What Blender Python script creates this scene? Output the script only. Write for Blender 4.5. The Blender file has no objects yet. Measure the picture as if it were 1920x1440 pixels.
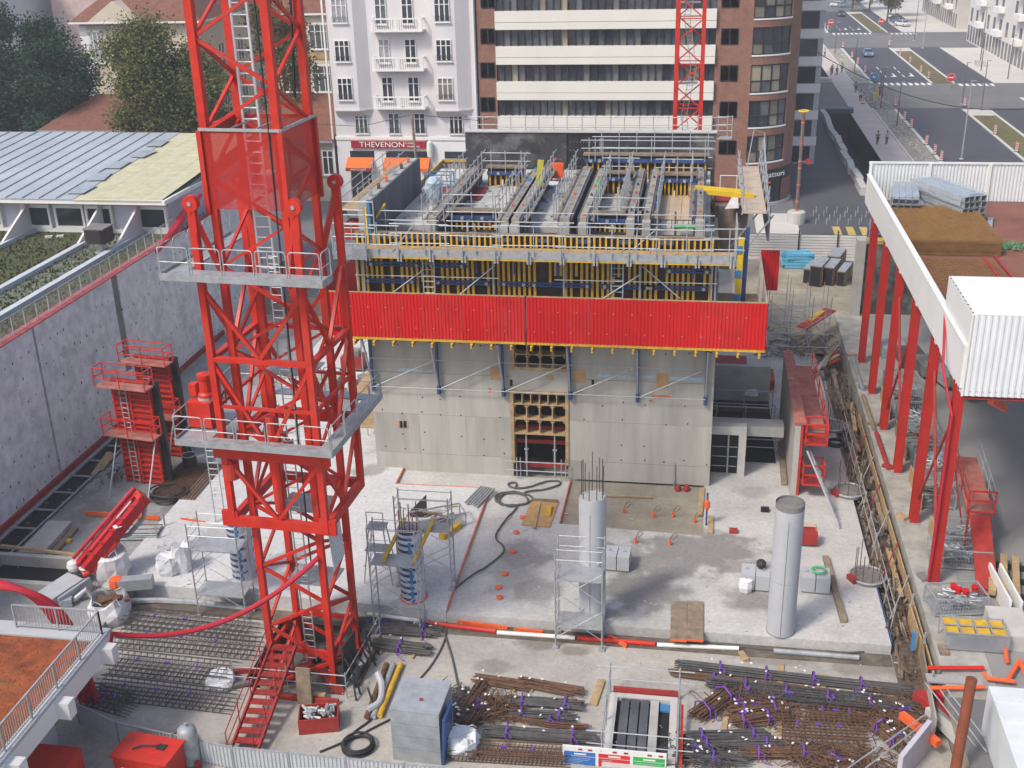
import bpy, math, random
from mathutils import Vector, Matrix
random.seed(7)
R = math.radians
scene = bpy.context.scene
COL = scene.collection

# ------------------------------------------------------------------ camera, sky, sun, exposure
FPX, PITCH, YAW, ROLL, CAMZ = 2140.99, .398299, .168546, -.0263948, 30.0
_f = Vector((-math.sin(YAW)*math.cos(PITCH), math.cos(YAW)*math.cos(PITCH), -math.sin(PITCH)))
_rt = Vector((math.cos(YAW), math.sin(YAW), 0)); _up = _rt.cross(_f)
_rt, _up = math.cos(ROLL)*_rt + math.sin(ROLL)*_up, -math.sin(ROLL)*_rt + math.cos(ROLL)*_up
cam = bpy.data.cameras.new("camera"); camo = bpy.data.objects.new("camera", cam); COL.objects.link(camo)
cam.sensor_width = 36; cam.lens = FPX/1920*36; cam.clip_start = .5; cam.clip_end = 3000
mw = Matrix((( _rt.x, _up.x, -_f.x, 0), (_rt.y, _up.y, -_f.y, 0), (_rt.z, _up.z, -_f.z, CAMZ), (0, 0, 0, 1)))
camo.matrix_world = mw
scene.camera = camo
world = bpy.data.worlds.new("World"); scene.world = world; world.use_nodes = True
wn = world.node_tree.nodes; wl = world.node_tree.links
sky = wn.new("ShaderNodeTexSky"); sky.sky_type = 'NISHITA'; sky.sun_disc = False
SUN_EL, SUN_AZ = R(50), R(222)      # azimuth measured clockwise from +Y: behind and left of the camera
sky.sun_elevation = SUN_EL; sky.sun_rotation = SUN_AZ
sky.air_density = 1.0; sky.dust_density = 3.0; sky.ozone_density = 1.0
bg = wn["Background"]; bg.inputs[1].default_value = .12
wl.new(sky.outputs[0], bg.inputs[0])
sun = bpy.data.lights.new("sun", 'SUN'); suno = bpy.data.objects.new("sun", sun); COL.objects.link(suno)
sun.energy = 1.5; sun.angle = R(10); sun.color = (1, .95, .87)
sd = Vector((math.sin(SUN_AZ)*math.cos(SUN_EL), math.cos(SUN_AZ)*math.cos(SUN_EL), math.sin(SUN_EL)))
suno.rotation_euler = sd.to_track_quat('Z', 'Y').to_euler(); suno.location = (0, 0, 80)
scene.view_settings.view_transform = 'Standard'; scene.view_settings.look = 'None'
scene.view_settings.gamma = 1; scene.view_settings.use_curve_mapping = False
scene.view_settings.exposure = .93
scene.render.engine = 'CYCLES'
scene.cycles.max_bounces = 6; scene.cycles.diffuse_bounces = 3; scene.cycles.glossy_bounces = 3
scene.cycles.transparent_max_bounces = 12

# ------------------------------------------------------------------ measuring: photograph point -> point on a plane of the site
def _ray(px, py): return _rt*((px-960)/FPX) - _up*((py-720)/FPX) + _f
def G(px, py, z=0.0):
    d = _ray(px, py); return Vector((0, 0, CAMZ)) + d*((z-CAMZ)/d.z)
def PY(px, py, Y):
    d = _ray(px, py); return Vector((0, 0, CAMZ)) + d*(Y/d.y)
def PX(px, py, X):
    d = _ray(px, py); return Vector((0, 0, CAMZ)) + d*(X/d.x)
def zy(py, Y, px=900): return PY(px, py, Y).z

# ------------------------------------------------------------------ mesh helpers
class MB:
    def __init__(s): s.v = []; s.f = []
    def add(s, vs, fs):
        n = len(s.v); s.v += [tuple(v) for v in vs]; s.f += [tuple(i+n for i in f) for f in fs]; return s
    def box(s, x0, x1, y0, y1, z0, z1):
        return s.add([(x0,y0,z0),(x1,y0,z0),(x1,y1,z0),(x0,y1,z0),(x0,y0,z1),(x1,y0,z1),(x1,y1,z1),(x0,y1,z1)],
                     [(0,3,2,1),(4,5,6,7),(0,1,5,4),(1,2,6,5),(2,3,7,6),(3,0,4,7)])
    def obox(s, c, sz, rz=0, rx=0, ry=0):
        m = Matrix.Rotation(rz,3,'Z') @ Matrix.Rotation(ry,3,'Y') @ Matrix.Rotation(rx,3,'X'); c = Vector(c)
        q = [c + m @ Vector((a*sz[0]/2, b*sz[1]/2, d*sz[2]/2)) for d in (-1,1) for a,b in ((-1,-1),(1,-1),(1,1),(-1,1))]
        return s.add(q, [(0,3,2,1),(4,5,6,7),(0,1,5,4),(1,2,6,5),(2,3,7,6),(3,0,4,7)])
    def bar(s, a, b, w, h=None, up=(0,0,1)):
        a = Vector(a); b = Vector(b); h = h or w; d = (b-a).normalized(); u = Vector(up)
        if abs(d.dot(u)) > .98: u = Vector((0,1,0))
        r = d.cross(u).normalized(); u = r.cross(d)
        q = [p + r*(i*w/2) + u*(j*h/2) for p in (a,b) for i,j in ((-1,-1),(1,-1),(1,1),(-1,1))]
        return s.add(q, [(0,3,2,1),(4,5,6,7),(0,1,5,4),(1,2,6,5),(2,3,7,6),(3,0,4,7)])
    def ibeam(s, a, b, w, h, t=.02, up=(0,0,1)):
        a = Vector(a); b = Vector(b); d = (b-a).normalized(); u = Vector(up)
        if abs(d.dot(u)) > .98: u = Vector((0,1,0))
        r = d.cross(u).normalized(); u = r.cross(d); o = u*(h/2 - t/2)
        s.bar(a+o, b+o, w, t, u); s.bar(a-o, b-o, w, t, u); return s.bar(a, b, t, h-2*t, u)
    def path(s, pts, r, n=6, cap=True):
        pts = [Vector(p) for p in pts]; N = len(pts); rings = []; pu = None
        for i, p in enumerate(pts):
            d = (pts[min(i+1,N-1)] - pts[max(i-1,0)]).normalized()
            if pu is None:
                u = Vector((0,0,1)) if abs(d.z) < .95 else Vector((0,1,0))
            else: u = pu
            x = d.cross(u).normalized(); u = x.cross(d).normalized(); pu = u
            rr = r[i] if isinstance(r, (list, tuple)) else r
            rings.append([p + x*(rr*math.cos(2*math.pi*k/n)) + u*(rr*math.sin(2*math.pi*k/n)) for k in range(n)])
        vs = [v for g in rings for v in g]
        fs = [(i*n+k, i*n+(k+1)%n, (i+1)*n+(k+1)%n, (i+1)*n+k) for i in range(N-1) for k in range(n)]
        if cap: fs += [tuple(range(n-1,-1,-1)), tuple((N-1)*n+k for k in range(n))]
        return s.add(vs, fs)
    def tube(s, a, b, r, n=6): return s.path([a, b], r, n)
    def prism(s, poly, z0, z1):
        n = len(poly); a = sum(poly[i][0]*poly[(i+1)%n][1]-poly[(i+1)%n][0]*poly[i][1] for i in range(n))
        if a < 0: poly = poly[::-1]
        return s.add([(x,y,z0) for x,y in poly]+[(x,y,z1) for x,y in poly],
                     [tuple(range(n-1,-1,-1)), tuple(range(n,2*n))]+[(i,(i+1)%n,n+(i+1)%n,n+i) for i in range(n)])
    def quad(s, *p): return s.add(p, [tuple(range(len(p)))])
    def cyl(s, c, r, z0, z1, n=24, r1=None, cap=True):
        r1 = r if r1 is None else r1; t = [2*math.pi*k/n for k in range(n)]
        vs = [(c[0]+r*math.cos(a), c[1]+r*math.sin(a), z0) for a in t]+[(c[0]+r1*math.cos(a), c[1]+r1*math.sin(a), z1) for a in t]
        fs = [(k,(k+1)%n,n+(k+1)%n,n+k) for k in range(n)]
        if cap: fs += [tuple(range(n-1,-1,-1)), tuple(range(n,2*n))]
        return s.add(vs, fs)
    def lathe(s, prof, c=(0,0,0), n=16):
        vs = [(c[0]+r*math.cos(2*math.pi*k/n), c[1]+r*math.sin(2*math.pi*k/n), c[2]+z) for r,z in prof for k in range(n)]
        fs = [(i*n+k, i*n+(k+1)%n, (i+1)*n+(k+1)%n, (i+1)*n+k) for i in range(len(prof)-1) for k in range(n)]
        return s.add(vs, fs)
    def ring(s, c, r, tr, n=28, m=6, squash=1):
        pts = [(c[0]+r*math.cos(2*math.pi*k/n), c[1]+r*squash*math.sin(2*math.pi*k/n), c[2]) for k in range(n+1)]
        return s.path(pts, tr, m, False)
    def corr(s, a, b, z0, z1, pitch, depth, nrm=(0,-1)):
        """corrugated sheet standing on the line a-b, trapezoid ribs"""
        a = Vector((a[0],a[1],0)); b = Vector((b[0],b[1],0)); L = (b-a).length; d = (b-a)/L; nn = Vector((nrm[0],nrm[1],0))
        k = max(1, round(L/pitch)); p = L/k; pr = []
        for i in range(k):
            for t,o in ((0,0),(.35,0),(.5,1),(.85,1)): pr.append((i*p+t*p, o))
        pr.append((L,0)); vs = []
        for t,o in pr:
            q = a+d*t+nn*(o*depth); vs += [(q.x,q.y,z0),(q.x,q.y,z1)]
        return s.add(vs, [(2*i,2*i+2,2*i+3,2*i+1) for i in range(len(pr)-1)])
    def rot(s, rz, c=(0,0)):
        ca, sa = math.cos(rz), math.sin(rz)
        s.v = [(c[0]+(x-c[0])*ca-(y-c[1])*sa, c[1]+(x-c[0])*sa+(y-c[1])*ca, z) for x,y,z in s.v]; return s
    def move(s, dx, dy, dz=0): s.v = [(x+dx,y+dy,z+dz) for x,y,z in s.v]; return s
    def mesh(s, name, mat, o=(0,0,0), smooth=False):
        me = bpy.data.meshes.new(name); me.from_pydata([(x-o[0],y-o[1],z-o[2]) for x,y,z in s.v], [], s.f)
        me.materials.append(mat)
        if smooth: me.polygons.foreach_set('use_smooth', [True]*len(me.polygons))
        return me
    def build(s, name, mat, parent=None, smooth=False, local=False):
        """one mesh object; world-space input is re-based on its own centre (or on its parent)"""
        org = (0,0,0); loc = (0,0,0)
        if parent is None:
            if not local and s.v:
                xs = [v[0] for v in s.v]; ys = [v[1] for v in s.v]; loc = org = ((min(xs)+max(xs))/2, (min(ys)+max(ys))/2, min(v[2] for v in s.v))
        elif not local:
            w = wloc(parent); org = w
        ob = bpy.data.objects.new(name, s.mesh(name, mat, org, smooth)); COL.objects.link(ob); ob.location = loc; ob.parent = parent
        return ob
def wloc(o):
    p = Vector(o.location)
    while o.parent: o = o.parent; p = p + Vector(o.location)
    return tuple(p)
def tag(o, label=None, cat=None, group=None, kind=None):
    if label: o['label'] = label
    if cat: o['category'] = cat
    if group: o['group'] = group
    if kind: o['kind'] = kind
    return o
def T(name, label, cat, loc=(0,0,0), rz=0, group=None):
    o = bpy.data.objects.new(name, None); COL.objects.link(o); o.location = loc; o.rotation_euler = (0,0,rz)
    o.empty_display_size = .2
    return tag(o, label, cat, group)
def S(mb, name, mat, **k): return tag(mb.build(name, mat, **k), kind='structure')
def copy_tree(o, parent=None):
    c = o.copy(); COL.objects.link(c); c.parent = parent
    for ch in list(o.children): copy_tree(ch, c)
    return c
def share(src, name, parent, loc, rz=0):
    """another object on the same mesh data, placed relative to its parent"""
    o = bpy.data.objects.new(name, src.data if hasattr(src, 'data') else src); COL.objects.link(o); o.parent = parent
    o.location = loc; o.rotation_euler = (0,0,rz); return o
def text_mesh(body, size, depth=.01):
    cu = bpy.data.curves.new('lettering','FONT'); cu.body = body; cu.size = size; cu.extrude = depth; cu.align_x = 'CENTER'; cu.align_y = 'CENTER'
    ob = bpy.data.objects.new('lettering', cu); COL.objects.link(ob)
    dg = bpy.context.evaluated_depsgraph_get(); me = bpy.data.meshes.new_from_object(ob.evaluated_get(dg))
    bpy.data.objects.remove(ob); bpy.data.curves.remove(cu); return me
def text(body, size, mat, loc, parent, rz=0, rx=R(90), sx=1, depth=.012):
    me = text_mesh(body, size, depth); me.materials.clear(); me.materials.append(mat)
    o = bpy.data.objects.new('lettering', me); COL.objects.link(o); o.parent = parent
    w = wloc(parent) if parent else (0,0,0)
    o.location = (loc[0]-w[0], loc[1]-w[1], loc[2]-w[2]); o.rotation_euler = (rx,0,rz); o.scale = (sx,1,1); return o
ORD = ['first','second','third','fourth','fifth','sixth','seventh','eighth','ninth','tenth','eleventh','twelfth','thirteenth','fourteenth','fifteenth']

# ------------------------------------------------------------------ materials
MATS = {}
def mat(name, col, rough=.7, metal=0, var=.25, scale=1.5, bump=0, dirt=None, dirt_amt=.35, alpha=1, spec=.35, streak=False, fine=True):
    """procedural: base colour broken by two noises in world position, optional dirt colour and fine relief"""
    m = bpy.data.materials.new(name); m.use_nodes = True; nt = m.node_tree; n = nt.nodes; l = nt.links; b = n['Principled BSDF']
    geo = n.new('ShaderNodeNewGeometry'); vec = geo.outputs['Position']
    if streak:
        mp = n.new('ShaderNodeMapping'); mp.inputs['Scale'].default_value = (1,1,.12); l.new(vec, mp.inputs[0]); vec = mp.outputs[0]
    n1 = n.new('ShaderNodeTexNoise'); n1.inputs['Scale'].default_value = scale; n1.inputs['Detail'].default_value = 6; n1.inputs['Roughness'].default_value = .62
    l.new(vec, n1.inputs['Vector'])
    rmp = n.new('ShaderNodeMapRange'); rmp.inputs[1].default_value = .3; rmp.inputs[2].default_value = .72
    rmp.inputs[3].default_value = 1-var; rmp.inputs[4].default_value = 1+var*.45
    l.new(n1.outputs[0], rmp.inputs[0])
    hs = n.new('ShaderNodeVectorMath'); hs.operation = 'SCALE'; hs.inputs[0].default_value = col[:3]; l.new(rmp.outputs[0], hs.inputs['Scale'])
    out = hs.outputs[0]
    if dirt:
        n2 = n.new('ShaderNodeTexNoise'); n2.inputs['Scale'].default_value = scale*.37; n2.inputs['Detail'].default_value = 8; n2.inputs['Roughness'].default_value = .7
        l.new(vec, n2.inputs['Vector'])
        r2 = n.new('ShaderNodeMapRange'); r2.inputs[1].default_value = .5; r2.inputs[2].default_value = .72; r2.inputs[3].default_value = 0; r2.inputs[4].default_value = dirt_amt
        l.new(n2.outputs[0], r2.inputs[0])
        mx = n.new('ShaderNodeMix'); mx.data_type = 'RGBA'; mx.inputs['B'].default_value = (*dirt,1); l.new(r2.outputs[0], mx.inputs['Factor']); l.new(out, mx.inputs['A'])
        out = mx.outputs['Result']
    l.new(out, b.inputs['Base Color'])
    b.inputs['Roughness'].default_value = rough; b.inputs['Metallic'].default_value = metal; b.inputs['Specular IOR Level'].default_value = spec
    if alpha < 1: b.inputs['Alpha'].default_value = alpha
    if bump:
        n3 = n.new('ShaderNodeTexNoise'); n3.inputs['Scale'].default_value = scale*9; n3.inputs['Detail'].default_value = 4; l.new(vec, n3.inputs['Vector'])
        bp = n.new('ShaderNodeBump'); bp.inputs['Strength'].default_value = bump; bp.inputs['Distance'].default_value = .03; l.new(n3.outputs[0], bp.inputs['Height']); l.new(bp.outputs[0], b.inputs['Normal'])
    MATS[name] = m; return m
def nodes_of(m): return m.node_tree.nodes, m.node_tree.links, m.node_tree.nodes['Principled BSDF']

red = mat('red_paint', (.53,.026,.012), .45, var=.24, scale=1.6, dirt=(.34,.07,.05), dirt_amt=.6)
redp = mat('red_sheet', (.54,.008,.009), .45, var=.14, scale=.6)
redd = mat('red_steel_dull', (.34,.030,.024), .6, var=.35, scale=2, dirt=(.14,.06,.045), dirt_amt=.6)
redh = mat('red_hose', (.42,.014,.028), .45, var=.15)
galv = mat('galvanised_steel', (.40,.42,.43), .5, .35, var=.25, scale=4)
galvd = mat('galvanised_dull', (.36,.38,.39), .55, .3, var=.3, scale=3, dirt=(.2,.19,.17))
alu = mat('aluminium_sheet', (.40,.43,.45), .42, .35, var=.25, scale=2, dirt=(.35,.33,.3))
conc = mat('concrete', (.38,.365,.335), .85, var=.22, scale=.9, bump=.15, dirt=(.22,.20,.18), dirt_amt=.45)
concl = mat('concrete_pale', (.47,.455,.425), .85, var=.18, scale=.8, bump=.15, dirt=(.30,.28,.25), dirt_amt=.4)
concd = mat('concrete_dark', (.20,.19,.18), .85, var=.35, scale=.9, bump=.2, dirt=(.08,.075,.07), dirt_amt=.6)
precast = mat('precast_grey', (.40,.41,.42), .7, var=.10, scale=1.6, bump=.05, dirt=(.30,.30,.30), dirt_amt=.3)
wood = mat('timber', (.42,.29,.15), .75, var=.35, scale=3, dirt=(.22,.15,.09))
woodd = mat('weathered_timber', (.25,.19,.13), .8, var=.4, scale=3, dirt=(.12,.1,.08))
ply = mat('plywood', (.45,.27,.12), .6, var=.2, scale=2, dirt=(.28,.16,.08))
yel = mat('yellow_timber', (.60,.36,.03), .6, var=.3, scale=4, dirt=(.28,.15,.03), dirt_amt=.5)
yelp = mat('yellow_paint', (.70,.47,.02), .5, var=.15)
blue = mat('blue_steel', (.035,.075,.20), .5, var=.3, scale=3, dirt=(.1,.1,.1))
blueb = mat('blue_bright', (.05,.20,.42), .5, var=.2)
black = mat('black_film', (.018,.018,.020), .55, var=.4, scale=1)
form = mat('formwork_face', (.075,.080,.088), .6, var=.4, scale=1.2, bump=.1, dirt=(.20,.20,.20), dirt_amt=.5, streak=True)
rust = mat('rusty_steel', (.155,.082,.046), .8, .1, var=.45, scale=3, dirt=(.09,.05,.035))
rebar = mat('rebar_grey', (.10,.095,.095), .7, .3, var=.4, scale=3, dirt=(.13,.07,.04))
purple = mat('purple_strap', (.14,.05,.34), .6, var=.2)
white = mat('white_paint', (.68,.675,.64), .5, var=.08, scale=.5, dirt=(.54,.53,.49), dirt_amt=.4)
bagw = mat('white_bag', (.66,.67,.68), .7, var=.2, scale=3)
orange = mat('orange_plastic', (.75,.12,.03), .5, var=.15)
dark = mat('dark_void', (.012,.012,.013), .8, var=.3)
rubber = mat('black_rubber', (.03,.03,.032), .6, var=.3)
# ================================================================== SETTING: ground, pit, slabs, streets
GZ, FZ = 1.0, -.5
def stained(name, base, blobs, dark_col, var=.24, scale=.45, tint=None, rough=.85):
    """concrete with large soft clouds and a few damp patches of given place and size (metres)"""
    m = mat(name, base, rough, var=var, scale=scale, bump=.12, dirt=tint, dirt_amt=.5); n, l, b = nodes_of(m)
    src = b.inputs['Base Color'].links[0].from_socket; geo = n.new('ShaderNodeNewGeometry')
    wn_ = n.new('ShaderNodeTexNoise'); wn_.inputs['Scale'].default_value = .9; wn_.inputs['Detail'].default_value = 7; l.new(geo.outputs['Position'], wn_.inputs['Vector'])
    fs = n.new('ShaderNodeTexNoise'); fs.inputs['Scale'].default_value = 5; fs.inputs['Detail'].default_value = 8; fs.inputs['Roughness'].default_value = .75; l.new(geo.outputs['Position'], fs.inputs['Vector'])
    acc = None
    for (x, y, rx, ry, k) in blobs:
        mp = n.new('ShaderNodeMapping'); mp.vector_type = 'TEXTURE'; mp.inputs['Location'].default_value = (x,y,0); mp.inputs['Scale'].default_value = (rx,ry,1e4)
        l.new(geo.outputs['Position'], mp.inputs[0])
        ln = n.new('ShaderNodeVectorMath'); ln.operation = 'LENGTH'; l.new(mp.outputs[0], ln.inputs[0])
        ad = n.new('ShaderNodeMath'); ad.operation = 'MULTIPLY_ADD'; ad.inputs[1].default_value = 1.7; l.new(wn_.outputs[0], ad.inputs[0]); l.new(ln.outputs['Value'], ad.inputs[2])
        mr = n.new('ShaderNodeMapRange'); mr.interpolation_type = 'SMOOTHSTEP'; mr.inputs[1].default_value = 1.45; mr.inputs[2].default_value = 2.05; mr.inputs[3].default_value = k; mr.inputs[4].default_value = 0
        l.new(ad.outputs[0], mr.inputs[0])
        if acc is None: acc = mr.outputs[0]
        else:
            mx = n.new('ShaderNodeMath'); mx.operation = 'MAXIMUM'; l.new(acc, mx.inputs[0]); l.new(mr.outputs[0], mx.inputs[1]); acc = mx.outputs[0]
    mix = n.new('ShaderNodeMix'); mix.data_type = 'RGBA'; mix.inputs['B'].default_value = (*dark_col,1); l.new(src, mix.inputs['A'])
    if acc: l.new(acc, mix.inputs['Factor'])
    else: mix.inputs['Factor'].default_value = 0
    sp = n.new('ShaderNodeMapRange'); sp.inputs[1].default_value = .35; sp.inputs[2].default_value = .75; sp.inputs[3].default_value = .78; sp.inputs[4].default_value = 1.14; l.new(fs.outputs[0], sp.inputs[0])
    vm = n.new('ShaderNodeVectorMath'); vm.operation = 'SCALE'; l.new(mix.outputs['Result'], vm.inputs[0]); l.new(sp.outputs[0], vm.inputs['Scale']); l.new(vm.outputs[0], b.inputs['Base Color'])
    return m
def gb(px, py, rx, ry, k, z=0): p = G(px,py,z); return (p.x, p.y, rx, ry, k)
slabm = stained('slab_concrete', (.50,.488,.46), [gb(1310,1030,3.4,1.9,.9), gb(1205,1105,2.2,2.2,.95), gb(1165,1050,1.8,1.6,.8), gb(1250,1060,2.4,1.6,.8), gb(960,1080,1.6,1.8,.45), gb(1415,1125,1.5,1.1,.85), gb(1390,1060,1.8,.8,.7), gb(985,1040,1.3,1.5,.7), gb(1000,1110,1.5,1.1,.7), gb(1415,925,1.0,.8,.45), gb(1140,1150,.8,.5,.7), gb(1330,1000,1.0,.6,.5)], (.21,.20,.185), tint=(.38,.365,.335))
pourm = stained('fresh_slab_concrete', (.56,.555,.545), [gb(690,882,1.0,.8,.75,.15), gb(740,1150,1.6,1.0,.45,.15), gb(800,1080,1.6,1.2,.35,.15), gb(420,1000,1.4,1.0,.4,.15)], (.25,.24,.23), var=.10, tint=(.45,.44,.42))
brownm = stained('damp_recess_concrete', (.30,.265,.205), [gb(1250,960,1.6,.6,.4)], (.20,.17,.13), tint=(.36,.33,.27))
floorm = stained('yard_concrete', (.40,.375,.33), [gb(1010,1205,1.2,.6,.8,FZ), gb(1075,1220,.8,.4,.7,FZ), gb(1440,1235,1.6,.4,.6,FZ), gb(1660,1245,1.4,.8,.7,FZ), gb(1600,1250,.8,.6,.6,FZ), gb(920,1250,.9,.5,.6,FZ), gb(780,1160,1.8,.6,.7,FZ), gb(430,1250,1.4,.7,.35,FZ), gb(1370,1275,1.2,.4,.45,FZ)], (.19,.165,.135), var=.22, tint=(.46,.44,.40))
leftm = stained('left_deck_concrete', (.30,.295,.29), [gb(60,1040,1.8,1.2,.8), gb(180,960,2.0,1.2,.5), gb(340,930,1.2,1.6,.6), gb(250,1060,1.2,1.0,.5), gb(120,940,1.6,2.0,.5)], (.13,.125,.12), var=.3, tint=(.44,.43,.42))
asph = mat('asphalt', (.075,.075,.082), .85, var=.22, scale=.25, bump=.1, dirt=(.10,.10,.105), dirt_amt=.4)
asphn = mat('new_asphalt', (.068,.067,.082), .8, var=.16, scale=.12, dirt=(.07,.07,.08), dirt_amt=.4)
asphg = mat('worn_asphalt', (.15,.148,.145), .85, var=.2, scale=.15, dirt=(.21,.205,.20), dirt_amt=.5)
yardm = mat('yard_asphalt', (.26,.255,.245), .85, var=.2, scale=.12, bump=.08, dirt=(.20,.195,.19), dirt_amt=.5)
pave = mat('pink_pavement', (.50,.43,.395), .85, var=.14, scale=.3, dirt=(.34,.29,.27))
palep = mat('pale_pavement', (.52,.50,.46), .85, var=.14, scale=.2, dirt=(.40,.39,.37))
grav = mat('gravel', (.34,.31,.26), .95, var=.5, scale=2.2, bump=.5, dirt=(.17,.155,.13), dirt_amt=.7)
sand = mat('sandy_earth', (.31,.265,.20), .95, var=.35, scale=.7, bump=.4, dirt=(.19,.165,.135), dirt_amt=.6)
grassm = mat('dry_grass', (.13,.115,.045), .95, var=.4, scale=1.5, bump=.4, dirt=(.20,.16,.09), dirt_amt=.6)
kerbm = mat('kerb_stone', (.55,.54,.50), .8, var=.12, scale=1)
whitel = mat('road_white', (.74,.74,.72), .7, var=.12, scale=1.5)

def sheet(cx, cy, holes, z):
    mb = MB(); xs = sorted(set(cx+[h[i] for h in holes for i in (0,1)])); ys = sorted(set(cy+[h[i] for h in holes for i in (2,3)]))
    for i in range(len(xs)-1):
        for j in range(len(ys)-1):
            mx, my = (xs[i]+xs[i+1])/2, (ys[j]+ys[j+1])/2
            if any(h[0] < mx < h[1] and h[2] < my < h[3] for h in holes): continue
            mb.quad((xs[i],ys[j],z),(xs[i+1],ys[j],z),(xs[i+1],ys[j+1],z),(xs[i],ys[j+1],z))
    return mb
PIT = (-35.8, 10.45, 8.0, 84.0); TR1 = (17.3, 21.1, 122.0, 172.0); TR2 = (17.7, 21.4, 204.0, 243.0)
g = sheet([-600.0,600.0], [-150.0,1000.0], [PIT,TR1,TR2], GZ)
S(g, 'ground', asphg)
b = MB(); x0,x1,y0,y1 = PIT                                  # the pit: sides and floor
CH = (-18.4,-13.9,37.45,42.7)                              # hole round the crane foot
S(sheet([x0,x1],[y0,y1],[CH],FZ), 'pit_floor', floorm); b = MB(); b.box(CH[0]-.2,CH[0],CH[2],CH[3],-1.7,FZ-.004); b.box(CH[1],CH[1]+.2,CH[2],CH[3],-1.7,FZ-.004); b.box(CH[0],CH[1],CH[3],CH[3]+.2,-1.7,FZ-.004); b.box(CH[0],CH[1],CH[2]-.2,CH[2],-1.7,FZ-.004); b.box(CH[0]-.2,CH[1]+.2,CH[2]-.2,CH[3]+.2,-1.9,-1.705); S(b, 'crane_foundation', mat('dark_foundation', (.13,.125,.115), .8, var=.5, scale=1.2, dirt=(.05,.05,.05), dirt_amt=.7))  # dark mottled concrete lines the foundation hole
b = MB(); b.box(x0-.4,x1+.4,y1,y1+.4,FZ,GZ-.004); b.box(x0-.4,x1+.4,y0-.4,y0,FZ,GZ-.004)
S(b, 'pit_side', sand)
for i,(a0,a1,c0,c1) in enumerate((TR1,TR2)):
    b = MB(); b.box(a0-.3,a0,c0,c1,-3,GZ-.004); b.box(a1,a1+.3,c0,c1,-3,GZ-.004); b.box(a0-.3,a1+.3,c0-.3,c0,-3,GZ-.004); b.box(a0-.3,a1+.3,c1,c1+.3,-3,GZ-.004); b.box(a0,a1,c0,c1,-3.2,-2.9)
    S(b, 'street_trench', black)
# sandy working area behind the pit, dark service road between site and office
b = MB(); b.box(3.0,13.6,84.0,97.4,.9,GZ+.006); S(b, 'site_ground', sand)
b = MB(); b.quad((9.6,99,GZ+.004),(17.0,99,GZ+.004),(17.0,205,GZ+.004),(9.6,205,GZ+.004)); S(b, 'service_road', asph)
b = MB(); b.quad((-70,99,GZ+.004),(9.6,99,GZ+.004),(9.6,113,GZ+.004),(-70,113,GZ+.004)); S(b, 'cross_street', asphg)
# avenue, all running along Y
def strip(name, m, xa, xb, ya, yb, dz, th=None):
    b = MB()
    if th: b.box(xa,xb,ya,yb,GZ-.05,GZ+th)
    else: b.quad((xa,ya,GZ+dz),(xb,ya,GZ+dz),(xb,yb,GZ+dz),(xa,yb,GZ+dz))
    return S(b, name, m)
strip('pavement', pave, 21.12, 24.5, 100, 176, 0, .06); strip('pavement', pave, 21.45, 24.5, 176, 250, 0, .06); strip('pavement', pave, 23.2, 24.9, 250, 330, 0, .06)
strip('kerb', kerbm, 24.55, 24.8, 100, 176, 0, .10); strip('kerb', kerbm, 24.55, 24.8, 200, 250, 0, .10)
for a,c in ((100,175),(201,249),(279,330)):
    strip('gravel_verge', grav, 24.85, 27.45, a, c, .02); strip('kerb', kerbm, 27.5, 27.95, a, c, 0, .12)
    strip('road', asphn, 28.0, 37.0, a, c+1.5, .012); strip('kerb', kerbm, 37.05, 37.4, a, c, 0, .12)
    strip('median', grassm, 37.45, 40.5, a, c-5, .05); strip('median_end', palep, 37.42, 40.5, c-5, c, 0, .07); strip('kerb', kerbm, 40.55, 40.9, a, c, 0, .12)
    strip('road', asphn, 40.95, 46.9, a, c+1.5, .012); strip('kerb', kerbm, 46.95, 47.3, a, c, 0, .12)
strip('pavement', palep, 47.35, 56, 100, 186, 0, .06); strip('pavement', palep, 47.35, 62, 201, 249, 0, .06); strip('pavement', palep, 44, 66, 279, 420, 0, .06)
strip('road', asphg, 24, 70, 176.6, 199.0, .008); strip('road', asphg, 24, 70, 251, 277.5, .008)
def marks(name, rects):
    b = MB()
    for xa,xb,ya,yb in rects: b.quad((xa,ya,GZ+.022),(xb,ya,GZ+.022),(xb,yb,GZ+.022),(xa,yb,GZ+.022))
    return S(b, name, whitel)
def arrow(x, y):
    b = MB(); z = GZ+.022; b.quad((x-.12,y,z),(x+.12,y,z),(x+.12,y+2.6,z),(x-.12,y+2.6,z)); b.quad((x-.12,y,z),(x-.9,y-1.2,z),(x+.2,y-1.6,z),(x+.12,y,z)); S(b,'road_arrow',whitel)
for Y0 in (200.2, 277.0):
    for i in range(9): marks('crossing_stripe', [(28.6+i*.98, 28.6+i*.98+.5, Y0-1.4, Y0+1.2)])
    for i in range(6): marks('crossing_stripe', [(41.2+i*.98, 41.2+i*.98+.5, Y0-2.2, Y0+.2)])
for X in (31.0, 34.0):
    for Y in (208,213,218): marks('lane_dash', [(X-.08,X+.08,Y,Y+3)])
    for Y in (284,290): marks('lane_dash', [(X-.08,X+.08,Y,Y+3)])
for x,y in ((32.6,210),(35.6,210.5),(32.6,287),(35.6,287)): arrow(x,y)
yz = mat('faded_yellow_road_paint', (.55,.40,.12), .8, var=.35, scale=2)
for i in range(5):
    b = MB(); X = 12.6+i*1.25; b.quad((X,105.2,GZ+.02),(X+.7,105.2,GZ+.02),(X+.7,109,GZ+.02),(X,109,GZ+.02)); S(b,'crossing_stripe',yz)

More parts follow.
